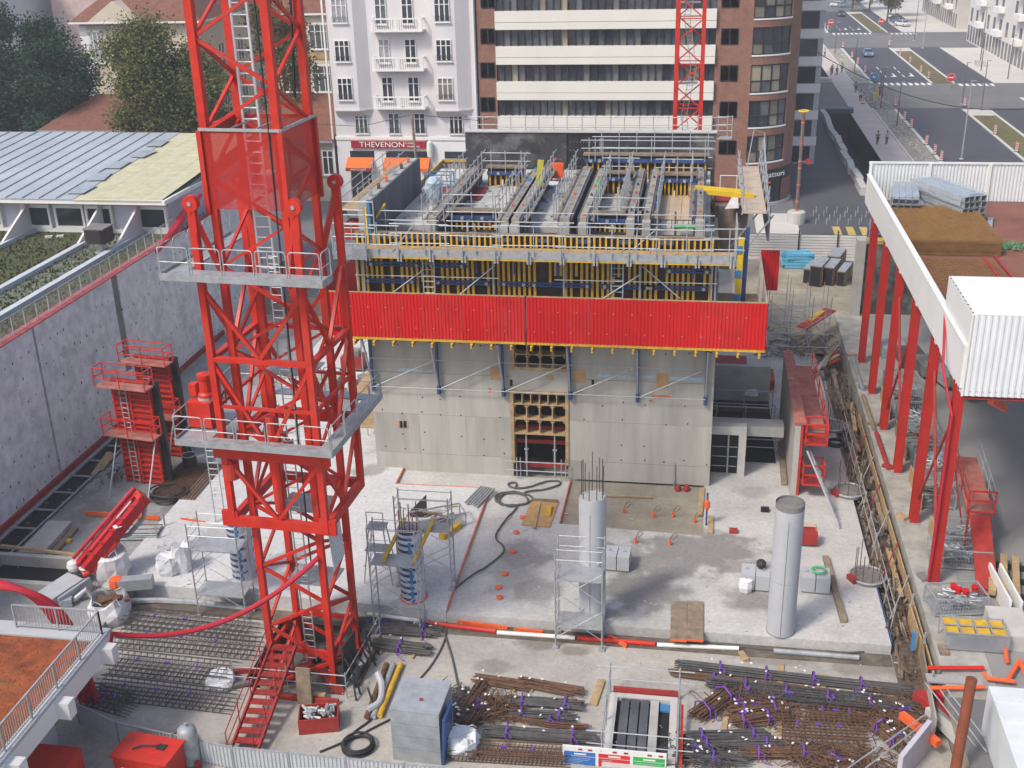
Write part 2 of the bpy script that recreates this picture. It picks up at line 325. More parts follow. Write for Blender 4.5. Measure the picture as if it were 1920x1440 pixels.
# ---- slabs of the new floor (top of main slab = 0)
def slab(poly, z1, m, name='floor_slab', z0=FZ): b = MB(); b.prism(poly, z0, z1); return S(b, name, m)
p_a = G(742,907,.15); p_b = G(918,915,.15); p_c = G(838,1140,.15); p_d = G(757,876,.15)
SF = 43.12                                                    # front edge of the slab
lx = p_c.x
slab([(-27.6,SF+.5),(p_c.x,SF),(p_b.x,p_b.y),(p_a.x,p_a.y),(p_d.x,57.0),(-27.6,57.0)], .15, pourm)
slab([(-27.6,57.0),(p_d.x,57.0),(-17.72,57.0),(-17.72,78),(-27.6,78)], .15, pourm)
ra, rb_, rc, rd = G(1068,907), G(1320,915), G(1316,997), G(1052,982)   # brown recess
slab([(p_c.x+.02,SF),(ra.x,SF),(ra.x,rd.y),(ra.x,57.0),(p_d.x+.02,57.0),(p_a.x+.02,p_a.y-.02),(p_b.x+.03,p_b.y-.02)], 0, slabm)
slab([(ra.x,SF),(rb_.x,SF),(rb_.x,rd.y-.4),(ra.x,rd.y)], 0, slabm)
slab([(rb_.x,SF),(9.02,SF),(8.6,78),(1.2,78),(1.2,57),(rb_.x,57)], 0, slabm)
slab([(ra.x,rd.y),(rb_.x,rd.y-.4),(rb_.x,57),(ra.x,57)], -.10, brownm, 'recess_floor')
# orange stop-end boards along the pours
def board(pts, name, label, m=orange, w=.05, h=.20, dz=.08, cat='board'):
    b = MB()
    for i in range(len(pts)-1): b.bar(pts[i], pts[i+1], w, h)
    return tag(b.build(name, m), label, cat)
v = lambda p,z: (p.x,p.y,z)
edgem = mat('orange_edge_board', (.62,.20,.11), .7, var=.3, scale=3)
board([v(p_d,.07),v(p_a,.07),v(p_b,.07),(p_c.x,p_c.y,.07)], 'edge_board', 'long orange stop-end board along the edge of the pale pour', edgem, .07, .2)
board([(ra.x,57-.3,.0),(ra.x-.02,rd.y,.0)], 'edge_board', 'short orange board on the left side of the brown recess', edgem, .06, .16)
S(MB().box(-27.5,9.0,42.25,43.1,FZ+.001,FZ+.03), 'dirt_strip', mat('dark_dirt', (.13,.105,.08), .95, var=.45, scale=1.6, bump=.4, dirt=(.24,.21,.17), dirt_amt=.7))
strip('forecourt', palep, 5.5, 9.5, 99, 113.5, 0, .05)
# left deck (older slab next to the retaining wall)
slab([(-35.8,36),(-27.6,36),(-27.6,78),(-35.8,78)], -.05, leftm, 'left_deck')
slab([(-27.6,43.6),(-27.6,36),(-26.2,36),(-26.2,43.6)], -.05, leftm, 'left_deck')
# ================================================================== BUILDINGS BEHIND
plaster = mat('pale_plaster', (.62,.585,.58), .85, var=.10, scale=.4, dirt=(.50,.47,.46), dirt_amt=.35, streak=True)
plasterw = mat('white_trim', (.70,.69,.67), .8, var=.08, scale=.6)
cream = mat('cream_stone', (.55,.48,.37), .85, var=.14, scale=.5, dirt=(.42,.36,.28), dirt_amt=.4)
tile = mat('clay_tile', (.18,.072,.045), .85, var=.4, scale=2.5, bump=.3, dirt=(.16,.09,.06), dirt_amt=.6)
glassd = mat('dark_glass', (.035,.040,.050), .08, var=.5, scale=.35, spec=.8)
glassb = mat('blind_glass', (.20,.18,.14), .15, var=.4, scale=.8, spec=.7)
frame = mat('dark_frame', (.030,.026,.026), .45, var=.2)
iron = mat('wrought_iron', (.05,.052,.06), .6, var=.2)
bandm = mat('white_spandrel', (.66,.63,.56), .6, var=.05, scale=.3, dirt=(.56,.53,.47), dirt_amt=.25, streak=True)
brick = mat('red_brick', (.25,.118,.08), .85, var=.25, scale=1.4, bump=.15, dirt=(.16,.065,.04), dirt_amt=.4)
n_, l_, b_ = nodes_of(brick)
_g = n_.new('ShaderNodeNewGeometry'); _s = n_.new('ShaderNodeSeparateXYZ'); l_.new(_g.outputs['Position'], _s.inputs[0])
_c = n_.new('ShaderNodeCombineXYZ'); _a = n_.new('ShaderNodeMath'); _a.operation = 'ADD'; l_.new(_s.outputs[0], _a.inputs[0]); l_.new(_s.outputs[1], _a.inputs[1]); l_.new(_a.outputs[0], _c.inputs[0]); l_.new(_s.outputs[2], _c.inputs[1])
_bk = n_.new('ShaderNodeTexBrick'); _bk.inputs['Scale'].default_value = 1; _bk.inputs['Brick Width'].default_value = .24; _bk.inputs['Row Height'].default_value = .08; _bk.inputs['Mortar Size'].default_value = .009
_bk.inputs['Color1'].default_value = (1,1,1,1); _bk.inputs['Color2'].default_value = (.78,.78,.78,1); _bk.inputs['Mortar'].default_value = (1.25,1.45,1.6,1); l_.new(_c.outputs[0], _bk.inputs['Vector'])
_m = n_.new('ShaderNodeMix'); _m.data_type = 'RGBA'; _m.blend_type = 'MULTIPLY'; _m.inputs['Factor'].default_value = 1; _src = b_.inputs['Base Color'].links[0].from_socket
l_.new(_src, _m.inputs['A']); l_.new(_bk.outputs[0], _m.inputs['B']); l_.new(_m.outputs['Result'], b_.inputs['Base Color'])

curt = [glassd, glassd, mat('net_curtain', (.32,.32,.33), .5, var=.35, scale=3), mat('sky_glass', (.10,.115,.13), .12, var=.5, scale=1.2, spec=.8)]
def casement(parent, xc, w, z0, z1, Y, m=plasterw, mull=3, rail=True, arch=False, glass=None, trans=True):
    """window: white frame with mullions, a dark pane behind as its sub-part, iron guard in front"""
    b = MB(); x0, x1 = xc-w/2, xc+w/2; t = .07
    b.box(x0,x1,Y-.06,Y+.05,z0,z0+t); b.box(x0,x1,Y-.06,Y+.05,z1-t,z1); b.box(x0,x0+t,Y-.06,Y+.05,z0+t,z1-t); b.box(x1-t,x1,Y-.06,Y+.05,z0+t,z1-t)
    for i in range(1, mull): x = x0+w*i/mull; b.box(x-.055,x+.055,Y-.05,Y+.03,z0+t,z1-t)
    if trans: zt = z0+(z1-z0)*.72; b.box(x0+t,x1-t,Y-.055,Y+.035,zt-.035,zt+.035)
    if arch: b.box(x0-.12,x1+.12,Y-.12,Y-.062,z1,z1+.22)
    f = b.build('window', m, parent)
    MB().box(x0+t,x1-t,Y-.01,Y+.02,z0+t,z1-t).build('pane', glass or random.choice(curt), f)
    MB().box(x0-.1,x1+.1,Y-.16,Y-.062,z0-.12,z0).build('sill', m, f)
    if rail:
        g = MB(); g.bar((x0,Y-.14,z0+.55),(x1,Y-.14,z0+.55),.03); g.bar((x0,Y-.14,z0+.08),(x1,Y-.14,z0+.08),.03)
        for i in range(7): x = x0+w*i/6; g.bar((x,Y-.14,z0),(x,Y-.14,z0+.55),.02)
        g.build('guard', iron, f)
    return f

# ---- white apartment house
FY = 116.0
XF = lambda px, py=150, Y=FY: PY(px,py,Y).x
ZF = lambda py, px=760, Y=FY: PY(px,py,Y).z
AX0, AX1 = XF(622,150), XF(894,150)
apt = T('apartment_house', 'pale plaster apartment house with balconies above a shop with orange awnings', 'building', ((AX0+AX1)/2, FY, GZ))
MB().box(AX0,AX1,FY,FY+14,GZ,31).build('wall', plaster, apt)
def bay(pxa, pxb, pxc):
    xa, xb, xc = XF(pxa), XF(pxb), XF(pxc); z0 = ZF(203); b = MB(); d = .75
    b.prism([(xa,FY-.002),(xa,FY-d),(xb,FY-d),(xc,FY-.002)], z0, 30.8); b.prism([(xa,FY-.002),(xa,FY-d-.12),(xb+.08,FY-d-.12),(xc+.14,FY-.002)], z0-.16, z0-.003)
    b.add([(xa,FY-.002,z0-.9),(xc-.2,FY-.002,z0-.9),(xa,FY-.002,z0-.163),(xa,FY-d,z0-.163),(xb,FY-d,z0-.163),(xc,FY-.002,z0-.163)], [(0,1,5,4,3),(0,3,2),(2,3,4,5)])
    b.build('bay', plaster, apt); return (xa+xb)/2 - .05, xb-xa
cxl, wl_ = bay(628,674,695); cxr, wr_ = bay(817,860,884)
rows = [(-5,40),(73,113),(144,185)]
for i,(a,c) in enumerate(rows):
    for cx in (cxl,cxr): casement(apt, cx, 1.55, ZF(c), ZF(a), FY-.80, glass=(glassb if (i==2 and cx==cxr) else None))
    for px in (722,771): casement(apt, XF(px+2*i), 1.15, ZF(c)-.25, ZF(a), FY-.06, mull=2, rail=False)
for px in (672,734,783,852): casement(apt, XF(px), 1.4 if px in (672,852) else 1.15, ZF(250), ZF(212), FY-.06, mull=3 if px in (672,852) else 2)
for i,(a,c) in enumerate(((32,58),(105,131),(178,202))):
    xa, xb = XF(700+3*i,c), XF(797+2.5*i,c); z0, z1 = ZF(c), ZF(a); b = MB(); b.box(xa,xb,FY-1.15,FY-.002,z0,z0+.22)
    b.box(xa+.04,xb-.04,FY-1.12,FY-1.0,z1-.14,z1)
    for x in (xa+.04, (xa+xb)/2-.15, xb-.34): b.box(x,x+.30,FY-1.11,FY-1.01,z0+.221,z1-.141)
    b.box(xa+.04,xa+.16,FY-.99,FY-.002,z1-.14,z1); b.box(xb-.16,xb-.04,FY-.99,FY-.002,z1-.14,z1)
    bal = b.build('balcony', plasterw, apt); g = MB()
    for k in range(22):
        x = xa+.3+(xb-xa-.6)*k/21; g.bar((x,FY-1.06,z0+.221),(x,FY-1.06,z1-.141),.025)
    g.build('balcony_rail', iron, bal)
MB().box(AX0-.05,AX1+.05,FY-.22,FY-.003,ZF(262),ZF(256)).build('cornice', plasterw, apt)
MB().box(AX0+.01,AX1-.01,FY-.12,FY-.003,GZ,ZF(262)-.004).build('shop_front', plasterw, apt)
for px in (620,893): MB().bar((XF(px,200),FY-.16,GZ),(XF(px,200),FY-.16,30.5),.16).build('downpipe', plasterw, apt)
for a,c in ((657,702),(724,806),(834,890)):
    MB().box(XF(a,285),XF(c,285),FY-.15,FY-.125,ZF(296),ZF(283)).build('transom_window', glassd, apt)
for a,c in ((660,698),(726,770)):
    MB().box(XF(a,340),XF(c,340),FY-.15,FY-.125,GZ+.1,ZF(318)).build('shop_window', glassd, apt)
sx0, sx1, sz0, sz1 = XF(660,270), XF(799,270), ZF(277), ZF(264)
sg = MB().box(sx0,sx1,FY-.36,FY-.14,sz0,sz1).build('sign_board', mat('crimson_sign', (.32,.010,.035), .5, var=.1), apt)
wl2 = sx1-sx0; text('THEVENON', .78, whitel, (sx0+wl2*.42,FY-.375,(sz0+sz1)/2), sg, sx=1.18); text('CUISINE', .28, whitel, (sx0+wl2*.80,FY-.375,(sz0+sz1)/2+.17), sg, sx=1.2); text('PASSION', .28, whitel, (sx0+wl2*.84,FY-.375,(sz0+sz1)/2-.17), sg, sx=1.2)
MB().box(sx0-.1,sx1+.1,FY-.42,FY-.14,sz1+.01,sz1+.16).build('sign_canopy', mat('sign_lamp_strip', (.48,.25,.18), .7), apt)
MB().lathe([(.02,-.9),(.28,-.75),(.34,0),(.28,.75),(.02,.9)], (XF(808,278),FY-.5,ZF(278)), 12).build('hanging_sign', white, apt)
awn = mat('orange_awning', (.72,.14,.02), .7, var=.12)
for k,(a,c) in enumerate(((653,701),(722,768),(784,807))):
    xa, xb = XF(a,300), XF(c,300); z1, z0 = ZF(295), ZF(311); b = MB(); b.add([(xa,FY-.14,z1),(xb,FY-.14,z1),(xb,FY-1.2,z0),(xa,FY-1.2,z0),(xa,FY-1.2,z0-.32),(xb,FY-1.2,z0-.32),(xa,FY-.14,z0-.1),(xb,FY-.14,z0-.1)], [(0,3,2,1),(3,4,5,2),(0,6,3),(1,2,7)])
    aw = b.build('awning', awn, apt); MB().box(xa,xb,FY-1.215,FY-1.203,z0-.36,z0-.02).build('valance', mat('dark_red_valance', (.30,.03,.015), .7) if k==0 else awn, aw)
    if k == 0: text('PARTICULIER', .26, whitel, ((xa+xb)/2,FY-1.23,z0-.19), aw, sx=1.1)

# ---- office block with ribbon windows
OX0, OXL, OXR, OXC = XF(897,150), XF(930,100), XF(1341,100), XF(1400,150)
off = T('office_block', 'brick office block with white bands, dark ribbon windows and a rounded glazed corner', 'building', ((OX0+OXC)/2, FY, GZ))
ZO = lambda py: PY(1130,py,FY).z
MB().box(OXL,OXR,FY+.5,FY+16,GZ,31).build('wall', frame, off)
MB().box(OX0,OXL-.01,FY+.1,FY+16,GZ,31).build('brick_pier', brick, off)
MB().box(OXR+.01,OXC,FY+.1,FY+16,GZ,31).build('brick_pier', brick, off)
edges = [(19,54),(86,120),(153,187),(218,252)]
for i,(a,c) in enumerate(edges):
    z1, z0 = ZO(a), ZO(c); zm = z0+(z1-z0)*.40
    MB().box(OXL,OXR,FY-.25,FY+.48,zm+.02,z1).build('spandrel', bandm, off); MB().box(OXL,OXR,FY-.25,FY+.48,z0,zm-.02).build('spandrel', bandm, off)
MB().box(OXL,OXR,FY-.25,FY+.48,GZ,ZO(286)).build('spandrel', bandm, off)
tint = [glassd, mat('grey_glass', (.075,.085,.10), .1, var=.4, spec=.8), mat('grey_blind', (.13,.13,.135), .4, var=.2), glassb, mat('beige_blind', (.30,.26,.19), .5, var=.1)]
NP = 30; pw = (OXR-OXL)/NP
pane_mesh = {}
for r,(zb,zt) in enumerate(((ZO(19),ZO(-14)),(ZO(86),ZO(54)),(ZO(153),ZO(120)),(ZO(218),ZO(187)),(ZO(286),ZO(252)))):
    h = zt-zb; rib = MB()
    for i in range(NP+1): rib.box(OXL+i*pw-.04,OXL+i*pw+.04,FY+.20,FY+.42,zb+.002,zt-.002)
    rb2 = rib.build('mullion', frame, off); tag(rb2, kind='stuff')
    for i in range(NP):
        k = random.choices(range(5), (6,6,3,1.2,.6))[0]
        if (r,k) not in pane_mesh: pane_mesh[r,k] = MB().box(-pw/2+.05,pw/2-.05,-.02,.02,.004,h-.004).mesh('pane', tint[k])
        o = bpy.data.objects.new('pane', pane_mesh[r,k]); COL.objects.link(o); o.parent = off; o.location = (OXL+(i+.5)*pw-off.location.x, .40, zb-GZ)
def punched(px0, px1, py0, py1, parent, Y, split=2):
    x0, x1 = XF(px0,(py0+py1)/2), XF(px1,(py0+py1)/2); z1, z0 = PY((px0+px1)/2,py0,Y).z, PY((px0+px1)/2,py1,Y).z; b = MB()
    b.box(x0,x1,Y-.04,Y+.06,z0,z0+.09); b.box(x0,x1,Y-.04,Y+.06,z1-.09,z1)
    for i in range(split+1): x = x0+(x1-x0)*i/split; b.box(x-.05,x+.05,Y-.035,Y+.06,z0+.09,z1-.09)
    f = b.build('window', frame, parent); MB().box(x0,x1,Y+.0,Y+.03,z0+.02,z1-.02).build('pane', random.choice(tint[:3]), f)
for a,c in ((-12,16),(53,83),(117,147),(182,210)): punched(901,928,a,c,off,FY+.10)
for i,(a,c) in enumerate(((-14,15),(53,84),(122,153),(190,221),(263,290))): punched(1354-1.5*i,1386-1.5*i,a,c,off,FY+.10)
# rounded corner: arc from the brick pier to the side street
CR = 5.2; cc = (OXC, FY+.1+CR)
def arcbox(mb, r0, r1, a0, a1, z0, z1, n=10):
    t = [R(-90)+ (a0+(a1-a0)*i/n) for i in range(n+1)]
    mb.prism([(cc[0]+r1*math.cos(q), cc[1]+r1*math.sin(q)) for q in t]+[(cc[0]+r0*math.cos(q), cc[1]+r0*math.sin(q)) for q in t[::-1]], z0, z1); return mb
ZC = lambda py: PY(1440,py,FY+1.2).z
wins = [(-22,33),(49,101),(119,172),(186,236),(252,302)]
A0, A1 = R(4), R(52)
arcbox(MB(), .5, CR, 0, A0, GZ, 31, 2).build('brick_pier', brick, off); arcbox(MB(), .5, CR, A1, R(95), GZ, 31, 8).build('brick_pier', brick, off)
MB().box(OXC+.01,OXC+CR-.3,cc[1]+.5,FY+16,GZ,31).build('brick_side', brick, off)
MB().box(OXC+CR-.3,OXC+CR-.02,cc[1]+.9,FY+16,GZ,31).build('side_wall', brick, off)
prev = 31.0
for k,(a,c) in enumerate(wins):
    zt, zb = ZC(a), ZC(c)
    if prev - zt > .05: arcbox(MB(), .5, CR, A0, A1, zt, prev, 8).build('brick_spandrel', brick, off)
    f = MB(); arcbox(f, CR-.25, CR-.1, A0, A1, zb, zb+.12, 8); arcbox(f, CR-.25, CR-.1, A0, A1, zt-.12, zt, 8); zm = zb+(zt-zb)*.42; arcbox(f, CR-.25, CR-.1, A0, A1, zm-.06, zm+.06, 8)
    for i in range(5): q = A0+(A1-A0)*i/4; arcbox(f, CR-.26, CR-.09, q-.012, q+.012, zb+.002, zt-.002, 1)
    w = f.build('window', frame, off)
    for i in range(4):
        for (za,zc) in ((zb+.12,zm-.06),(zm+.06,zt-.12)):
            q0, q1 = A0+(A1-A0)*i/4+.014, A0+(A1-A0)*(i+1)/4-.014; arcbox(MB(), CR-.22, CR-.17, q0, q1, za, zc, 2).build('pane', tint[random.choices(range(5),(6,3,1,3,2))[0]], w)
    arcbox(MB(), CR-.2, CR+.06, A0, A1, zb-.12, zb-.002, 8).build('sill', plasterw, w)
    prev = zb-.122
arcbox(MB(), .5, CR, A0, A1, ZC(316), prev, 8).build('brick_spandrel', brick, off)
fas = arcbox(MB(), .5, CR+.15, A0, R(85), ZC(336), ZC(316)-.004, 10).build('shop_fascia', mat('shop_fascia_black', (.02,.018,.022), .5), off)
_tq = R(-90)+R(37); text('matsuri', .78, whitel, (cc[0]+(CR+.2)*math.cos(_tq), cc[1]+(CR+.2)*math.sin(_tq), ZC(326)), fas, rz=R(37), sx=1.15)
arcbox(MB(), .5, CR-.1, A0, R(85), GZ+.25, ZC(336)-.004, 10).build('shop_window', glassd, off); arcbox(MB(), .4, CR+.1, A0, R(85), GZ, GZ+.25, 10).build('shop_plinth', palep, off)
for i in range(9): q = A0+(R(80)-A0)*i/8; arcbox(MB(), CR-.12, CR-.02, q-.01, q+.01, GZ+.25, ZC(336)-.01, 1).build('shop_mullion', frame, off)
MB().cyl((cc[0]+(CR+.05)*math.cos(R(-62)), cc[1]+(CR+.05)*math.sin(R(-62))), .5, 3.4, 3.41, 12).build('shop_disc', orange, off)

# ---- pale block beyond the office, along the side street
sb = T('side_block', 'grey and white panel block squeezed behind the brick corner along the service road', 'building', (12, 160, GZ))
MB().box(8.5,13.2,137,200,GZ,31).build('wall', mat('grey_panel', (.42,.42,.44), .7, var=.1), sb)
for j in range(9):
    MB().box(8.45,13.25,136.9,200,3.2+j*3.0,4.2+j*3.0).build('panel_band', plasterw, sb)
    for i in range(7): MB().box(13.2,13.26,140+i*8,144+i*8,1.4+j*3.0,3.1+j*3.0).build('window', glassd, sb)
    MB().box(9.2,12.6,136.88,136.96,1.3+j*3.0,3.1+j*3.0).build('window', glassd, sb)

# ---- houses on the left
def gable_house(name, label, x0, x1, y0, y1, z0, ze, zr, wallm, roofm, axis='x', over=.5):
    t = T(name, label, 'building', ((x0+x1)/2, y0, z0)); MB().box(x0,x1,y0,y1,z0,ze).build('wall', wallm, t)
    b = MB(); a, c, d, e = x0-over, x1+over, y0-over, y1+over
    if axis == 'x':
        ym = (y0+y1)/2; h = min((y1-y0)*.5, (x1-x0)*.3)
        b.add([(a,d,ze),(c,d,ze),(c,e,ze),(a,e,ze),(a+h,ym,zr),(c-h,ym,zr)], [(0,1,5,4),(1,2,5),(2,3,4,5),(3,0,4),(0,3,2,1)])
    else:
        xm = (x0+x1)/2; h = min((x1-x0)*.5, (y1-y0)*.3)
        b.add([(a,d,ze),(c,d,ze),(c,e,ze),(a,e,ze),(xm,d+h,zr),(xm,e-h,zr)], [(0,1,4),(1,2,5,4),(2,3,5),(3,0,4,5),(0,3,2,1)])
    b.build('roof', roofm, t); MB().box(a-.05,c+.05,d-.06,e+.05,ze-.22,ze-.01).build('eaves_gutter', plasterw if wallm is cream else galvd, t)
    return t
# villa: front at Y 132, right flank visible
vx0, vx1 = PY(150,60,132).x, PY(372,60,132).x; vze = PY(200,40,132).z
vil = gable_house('stone_villa', 'cream stone villa with brown tiled roof behind the round tree', vx0, vx1, 132, 176, GZ, vze, vze+7, cream, tile, 'y', .8)
for i,(px,a,c) in enumerate(((182,60,118),(290,60,118))): casement(vil, PY(px,90,132).x, 1.7, PY(px,c,132).z, PY(px,a,132).z, 131.93, rail=False, arch=True)
for k in range(14): MB().box(vx0-.06,vx0+.9+(k%2)*.35,131.9,132.0,3+k*1.15,3+k*1.15+1.0).build('quoin', plasterw, vil)
_px = PY(215,30,131.5).x; MB().add([(_px-3.6,131.2,vze-.1),(_px+3.6,131.2,vze-.1),(_px,131.2,vze+2.3),(_px-3.6,136,vze-.1),(_px+3.6,136,vze-.1),(_px,136,vze+2.3)], [(0,1,2),(0,2,5,3),(1,4,5,2)]).build('pediment', cream, vil)
for j in range(3):
    for i in range(6):
        y = 138+i*6.2; z0 = 3.2+j*4.6; b = MB(); b.box(vx1-.02,vx1+.06,y-.1,y+.1,z0,z0+2.6); b.box(vx1-.02,vx1+.06,y-1.0,y-.85,z0,z0+2.6); b.box(vx1-.02,vx1+.06,y+.85,y+1.0,z0,z0+2.6)
        f = b.build('window', plasterw, vil); MB().box(vx1-.02,vx1+.03,y-.85,y+.85,z0,z0+2.6).build('pane', glassd, f)
# school house facing us, between crane and apartment house
hx0, hx1 = PY(500,100,134).x, PY(607,100,134).x; hze = PY(580,24,134).z
sch = gable_house('stone_schoolhouse', 'cream stone house with tall white windows left of the apartment house', hx0, hx1+4, 134, 148, GZ, hze, hze+5, cream, tile, 'x', .6)
for a,c in ((46,92),(124,172)): casement(sch, PY(594,70,134).x+.2, 2.2, PY(594,c,134).z, PY(594,a,134).z, 133.94, rail=False, arch=True); casement(sch, PY(540,70,134).x, 2.2, PY(594,c,134).z, PY(594,a,134).z, 133.94, rail=False, arch=True)
MB().box(PY(594,100,134).x-1.2,PY(594,100,134).x+1.4,133.9,133.99,PY(594,111,134).z,PY(594,99,134).z).build('panel', mat('ochre_panel', (.42,.28,.13), .8), sch)
for k in range(9): MB().box(PY(566,90,134).x,PY(576,90,134).x,133.9,133.99,3+k*1.9,3+k*1.9+1.7).build('quoin', plasterw, sch)
# low tiled annexe in front of it
ax0, ax1 = PY(470,265,FY).x, AX0-.4; aze = PY(600,262,FY).z
ann = T('tiled_annexe', 'low stone annexe with red tiled roof against the apartment house', 'building', ((ax0+ax1)/2, FY, GZ))
MB().box(ax0,ax1,FY,FY+12,GZ,aze).build('wall', cream, ann)
MB().add([(ax0-.4,FY-.5,aze),(ax1+.1,FY-.5,aze),(ax1+.1,FY+8,aze+3.6),(ax0-.4,FY+8,aze+3.6),(ax0-.4,FY-.5,aze-.2),(ax1+.1,FY-.5,aze-.2),(ax1+.1,FY+12,aze-.2),(ax0-.4,FY+12,aze-.2)], [(0,1,2,3),(4,5,1,0),(1,5,6,2),(0,3,7,4)]).build('roof', tile, ann)
MB().box(ax0-.4,ax1+.1,FY-.64,FY-.51,aze-.24,aze-.04).build('gutter', galvd, ann)
for px in (592,616): casement(ann, PY(px,305,FY).x, 1.2, PY(px,327,FY).z, PY(px,282,FY).z, FY-.06, mull=2, rail=False, trans=True)
casement(ann, PY(540,305,FY).x, 1.2, PY(540,327,FY).z, PY(540,282,FY).z, FY-.06, mull=2, rail=False)
# small brown roof on the far left, pink house and slate roof at the top left corner
sx0_, sx1_ = PY(82,240,112).x, PY(262,240,112).x; sze = PY(150,243,112).z
gable_house('brown_roof_house', 'small house with low brown tiled roof under the dark cedar', sx0_, sx1_, 112, 126, GZ, sze, sze+2.6, plaster, tile, 'x', .5)
px0 = PY(70,20,200).x; gable_house('pink_house', 'pink plastered house showing at the top left between cedar and villa', px0, px0+16, 205, 225, GZ, 20, 27, mat('pink_plaster', (.55,.40,.36), .85), tile, 'x')
sl = gable_house('slate_roof_house', 'house with blue grey slate roof behind the cedar', px0-26, px0-3, 190, 215, GZ, 24, 30, plaster, mat('slate', (.12,.15,.19), .6, var=.25, scale=2), 'x')
# ---- buildings right of the avenue
def rblock(name, label, x0, y0, y1, h, m, nf):
    t = T(name, label, 'building', (x0+8, y0, GZ)); MB().box(x0,x0+26,y0,y1,GZ,h).build('wall', m, t); fh = (h-5)/nf; nb = max(2, int((y1-y0)/5)); mesh = None
    for j in range(nf):
        for i in range(nb):
            y = y0+(i+.5)*(y1-y0)/nb; z = 5.2+j*fh
            if j % 2 == 0 or i % 3: f = MB().box(x0-.04,x0+.05,y-.85,y+.85,z,z+fh*.62).build('window', mat_grey, t)
            if i % 3 == 1: MB().box(x0-1.2,x0-.05,y-2.2,y+2.2,z-.25,z+.75).build('balcony', plasterw, t)
    for i in range(nb*2): MB().box(x0-.05,x0+.04,y0+(i+.15)*(y1-y0)/nb/2,y0+(i+.75)*(y1-y0)/nb/2,GZ+.3,4.3).build('shop_window', mat_grey, t)
    for i in range(3): xx = x0+4+i*7; MB().box(xx,xx+2,y0-.05,y0+.05,6,8.2).build('window', mat_grey, t)
    return t
mat_grey = mat('grey_reflection_glass', (.13,.135,.14), .25, var=.4, scale=.4)
rblock('avenue_block', 'long pale residential block with balconies right of the avenue', 54.5, 150, 262, 30, mat('avenue_plaster', (.62,.59,.55), .85, var=.08, scale=.3), 6)
rblock('avenue_corner_block', 'beige corner building beyond the far crossing right of the avenue', 56.5, 284, 330, 24, mat('avenue_beige', (.52,.47,.41), .85, var=.1, scale=.3), 5)
rblock('far_block', 'distant beige block closing the avenue at the top of the photograph', 10, 440, 500, 26, mat('far_plaster', (.45,.42,.38), .85, var=.1, scale=.3), 5)
# ================================================================== TREES
def leafmat(name, col, col2):
    m = mat(name, col, .75, var=.55, scale=1.3, dirt=col2, dirt_amt=.8, spec=.15); n, l, b = nodes_of(m); b.inputs['Subsurface Weight'].default_value = 0
    return m
bark = mat('bark', (.10,.075,.055), .9, var=.4, scale=3, bump=.4)
def tree(label, x, y, z, h, lobes, lm, n, size, name='broadleaf_tree', group=None, trunk=.35):
    """lobes: (dx,dy,dz,rx,ry,rz); leaf quads fill each lobe, denser near its skin, thinned in places"""
    t = T(name, label, 'tree', (x,y,z), group=group); rnd = random.Random(label+str(x))
    tb = MB(); tb.path([(0,0,0),(.1,.05,h*.25),(.0,.1,h*.55)], [trunk,trunk*.75,trunk*.35], 8)
    for (dx,dy,dz,rx,ry,rz) in lobes: tb.path([(0,.05,h*.3),(dx*.5,dy*.5,(h*.3+dz)/2+.3),(dx,dy,dz)], [trunk*.5,trunk*.3,.05], 5)
    tb.build('trunk', bark, t, local=True); b = MB(); vol = [rx*ry*rz for *_,rx,ry,rz in lobes]; tv = sum(vol)
    for (dx,dy,dz,rx,ry,rz), vv in zip(lobes, vol):
        cl = []
        for _ in range(max(8, int(60*vv/tv))):                       # clump centres on the lobe
            u = rnd.uniform(-1,1); a = rnd.uniform(0,6.283); q = math.sqrt(1-u*u); k = rnd.uniform(.55,1.02); cl.append((dx+rx*k*q*math.cos(a), dy+ry*k*q*math.sin(a), dz+rz*k*u))
        cr = .42*(rx*ry*rz)**(1/3)
        for _ in range(int(n*vv/tv)):
            c = rnd.choice(cl); g = [rnd.gauss(0,cr*.55) for _ in range(3)]; p = Vector((c[0]+g[0], c[1]+g[1], c[2]+g[2]*.8)); s = size*rnd.uniform(.6,1.3)
            d1 = Vector((rnd.gauss(0,1),rnd.gauss(0,1),rnd.gauss(0,.6))).normalized(); d2 = d1.cross(Vector((rnd.gauss(0,1),rnd.gauss(0,1),rnd.gauss(0,1)))).normalized()
            b.add([p-d1*s, p+d2*s*.55, p+d1*s, p-d2*s*.55], [(0,1,2,3)])
    b.build('crown', lm, t, local=True); return t
olive = leafmat('olive_leaves', (.12,.135,.040), (.19,.17,.06)); cedar = leafmat('cedar_needles', (.024,.066,.032), (.045,.11,.05)); autumn = leafmat('plane_leaves', (.11,.095,.028), (.17,.12,.04))
c = PY(308,125,104); tree('large round olive green tree in front of the villa', c.x, 104, GZ, 18, [(0,0,15.2,4.2,4.2,5.0),(-2.3,0,11.2,2.9,3.4,4.6),(2.6,-.4,11.6,3.2,3.6,5.2),(.8,0,8.2,3.6,3.6,3.6),(-1.2,-1,13.6,3.2,3.6,4.6)], olive, 105000, .145)
c = PY(48,140,116)
tree('big dark cedar filling the top left corner', c.x, 118, GZ, 20, [(-4,0,8,7,6,3.2),(2.0,0,7.5,4.0,5,3.0),(-3,0,12.5,6.5,6,3.0),(2.6,0,11.5,3.4,5,2.6),(-2.5,0,16,5.2,5,2.6),(-9,0,14,5,5,4),(1.8,0,15,4,4,2.4),(-10,0,8,6,5,4),(-3,0,18.6,3.2,3,1.8),(-7,-2,4,7,5,3),(1.5,-1,4,4,5,3)], cedar, 95000, .19, name='cedar_tree', trunk=.5)
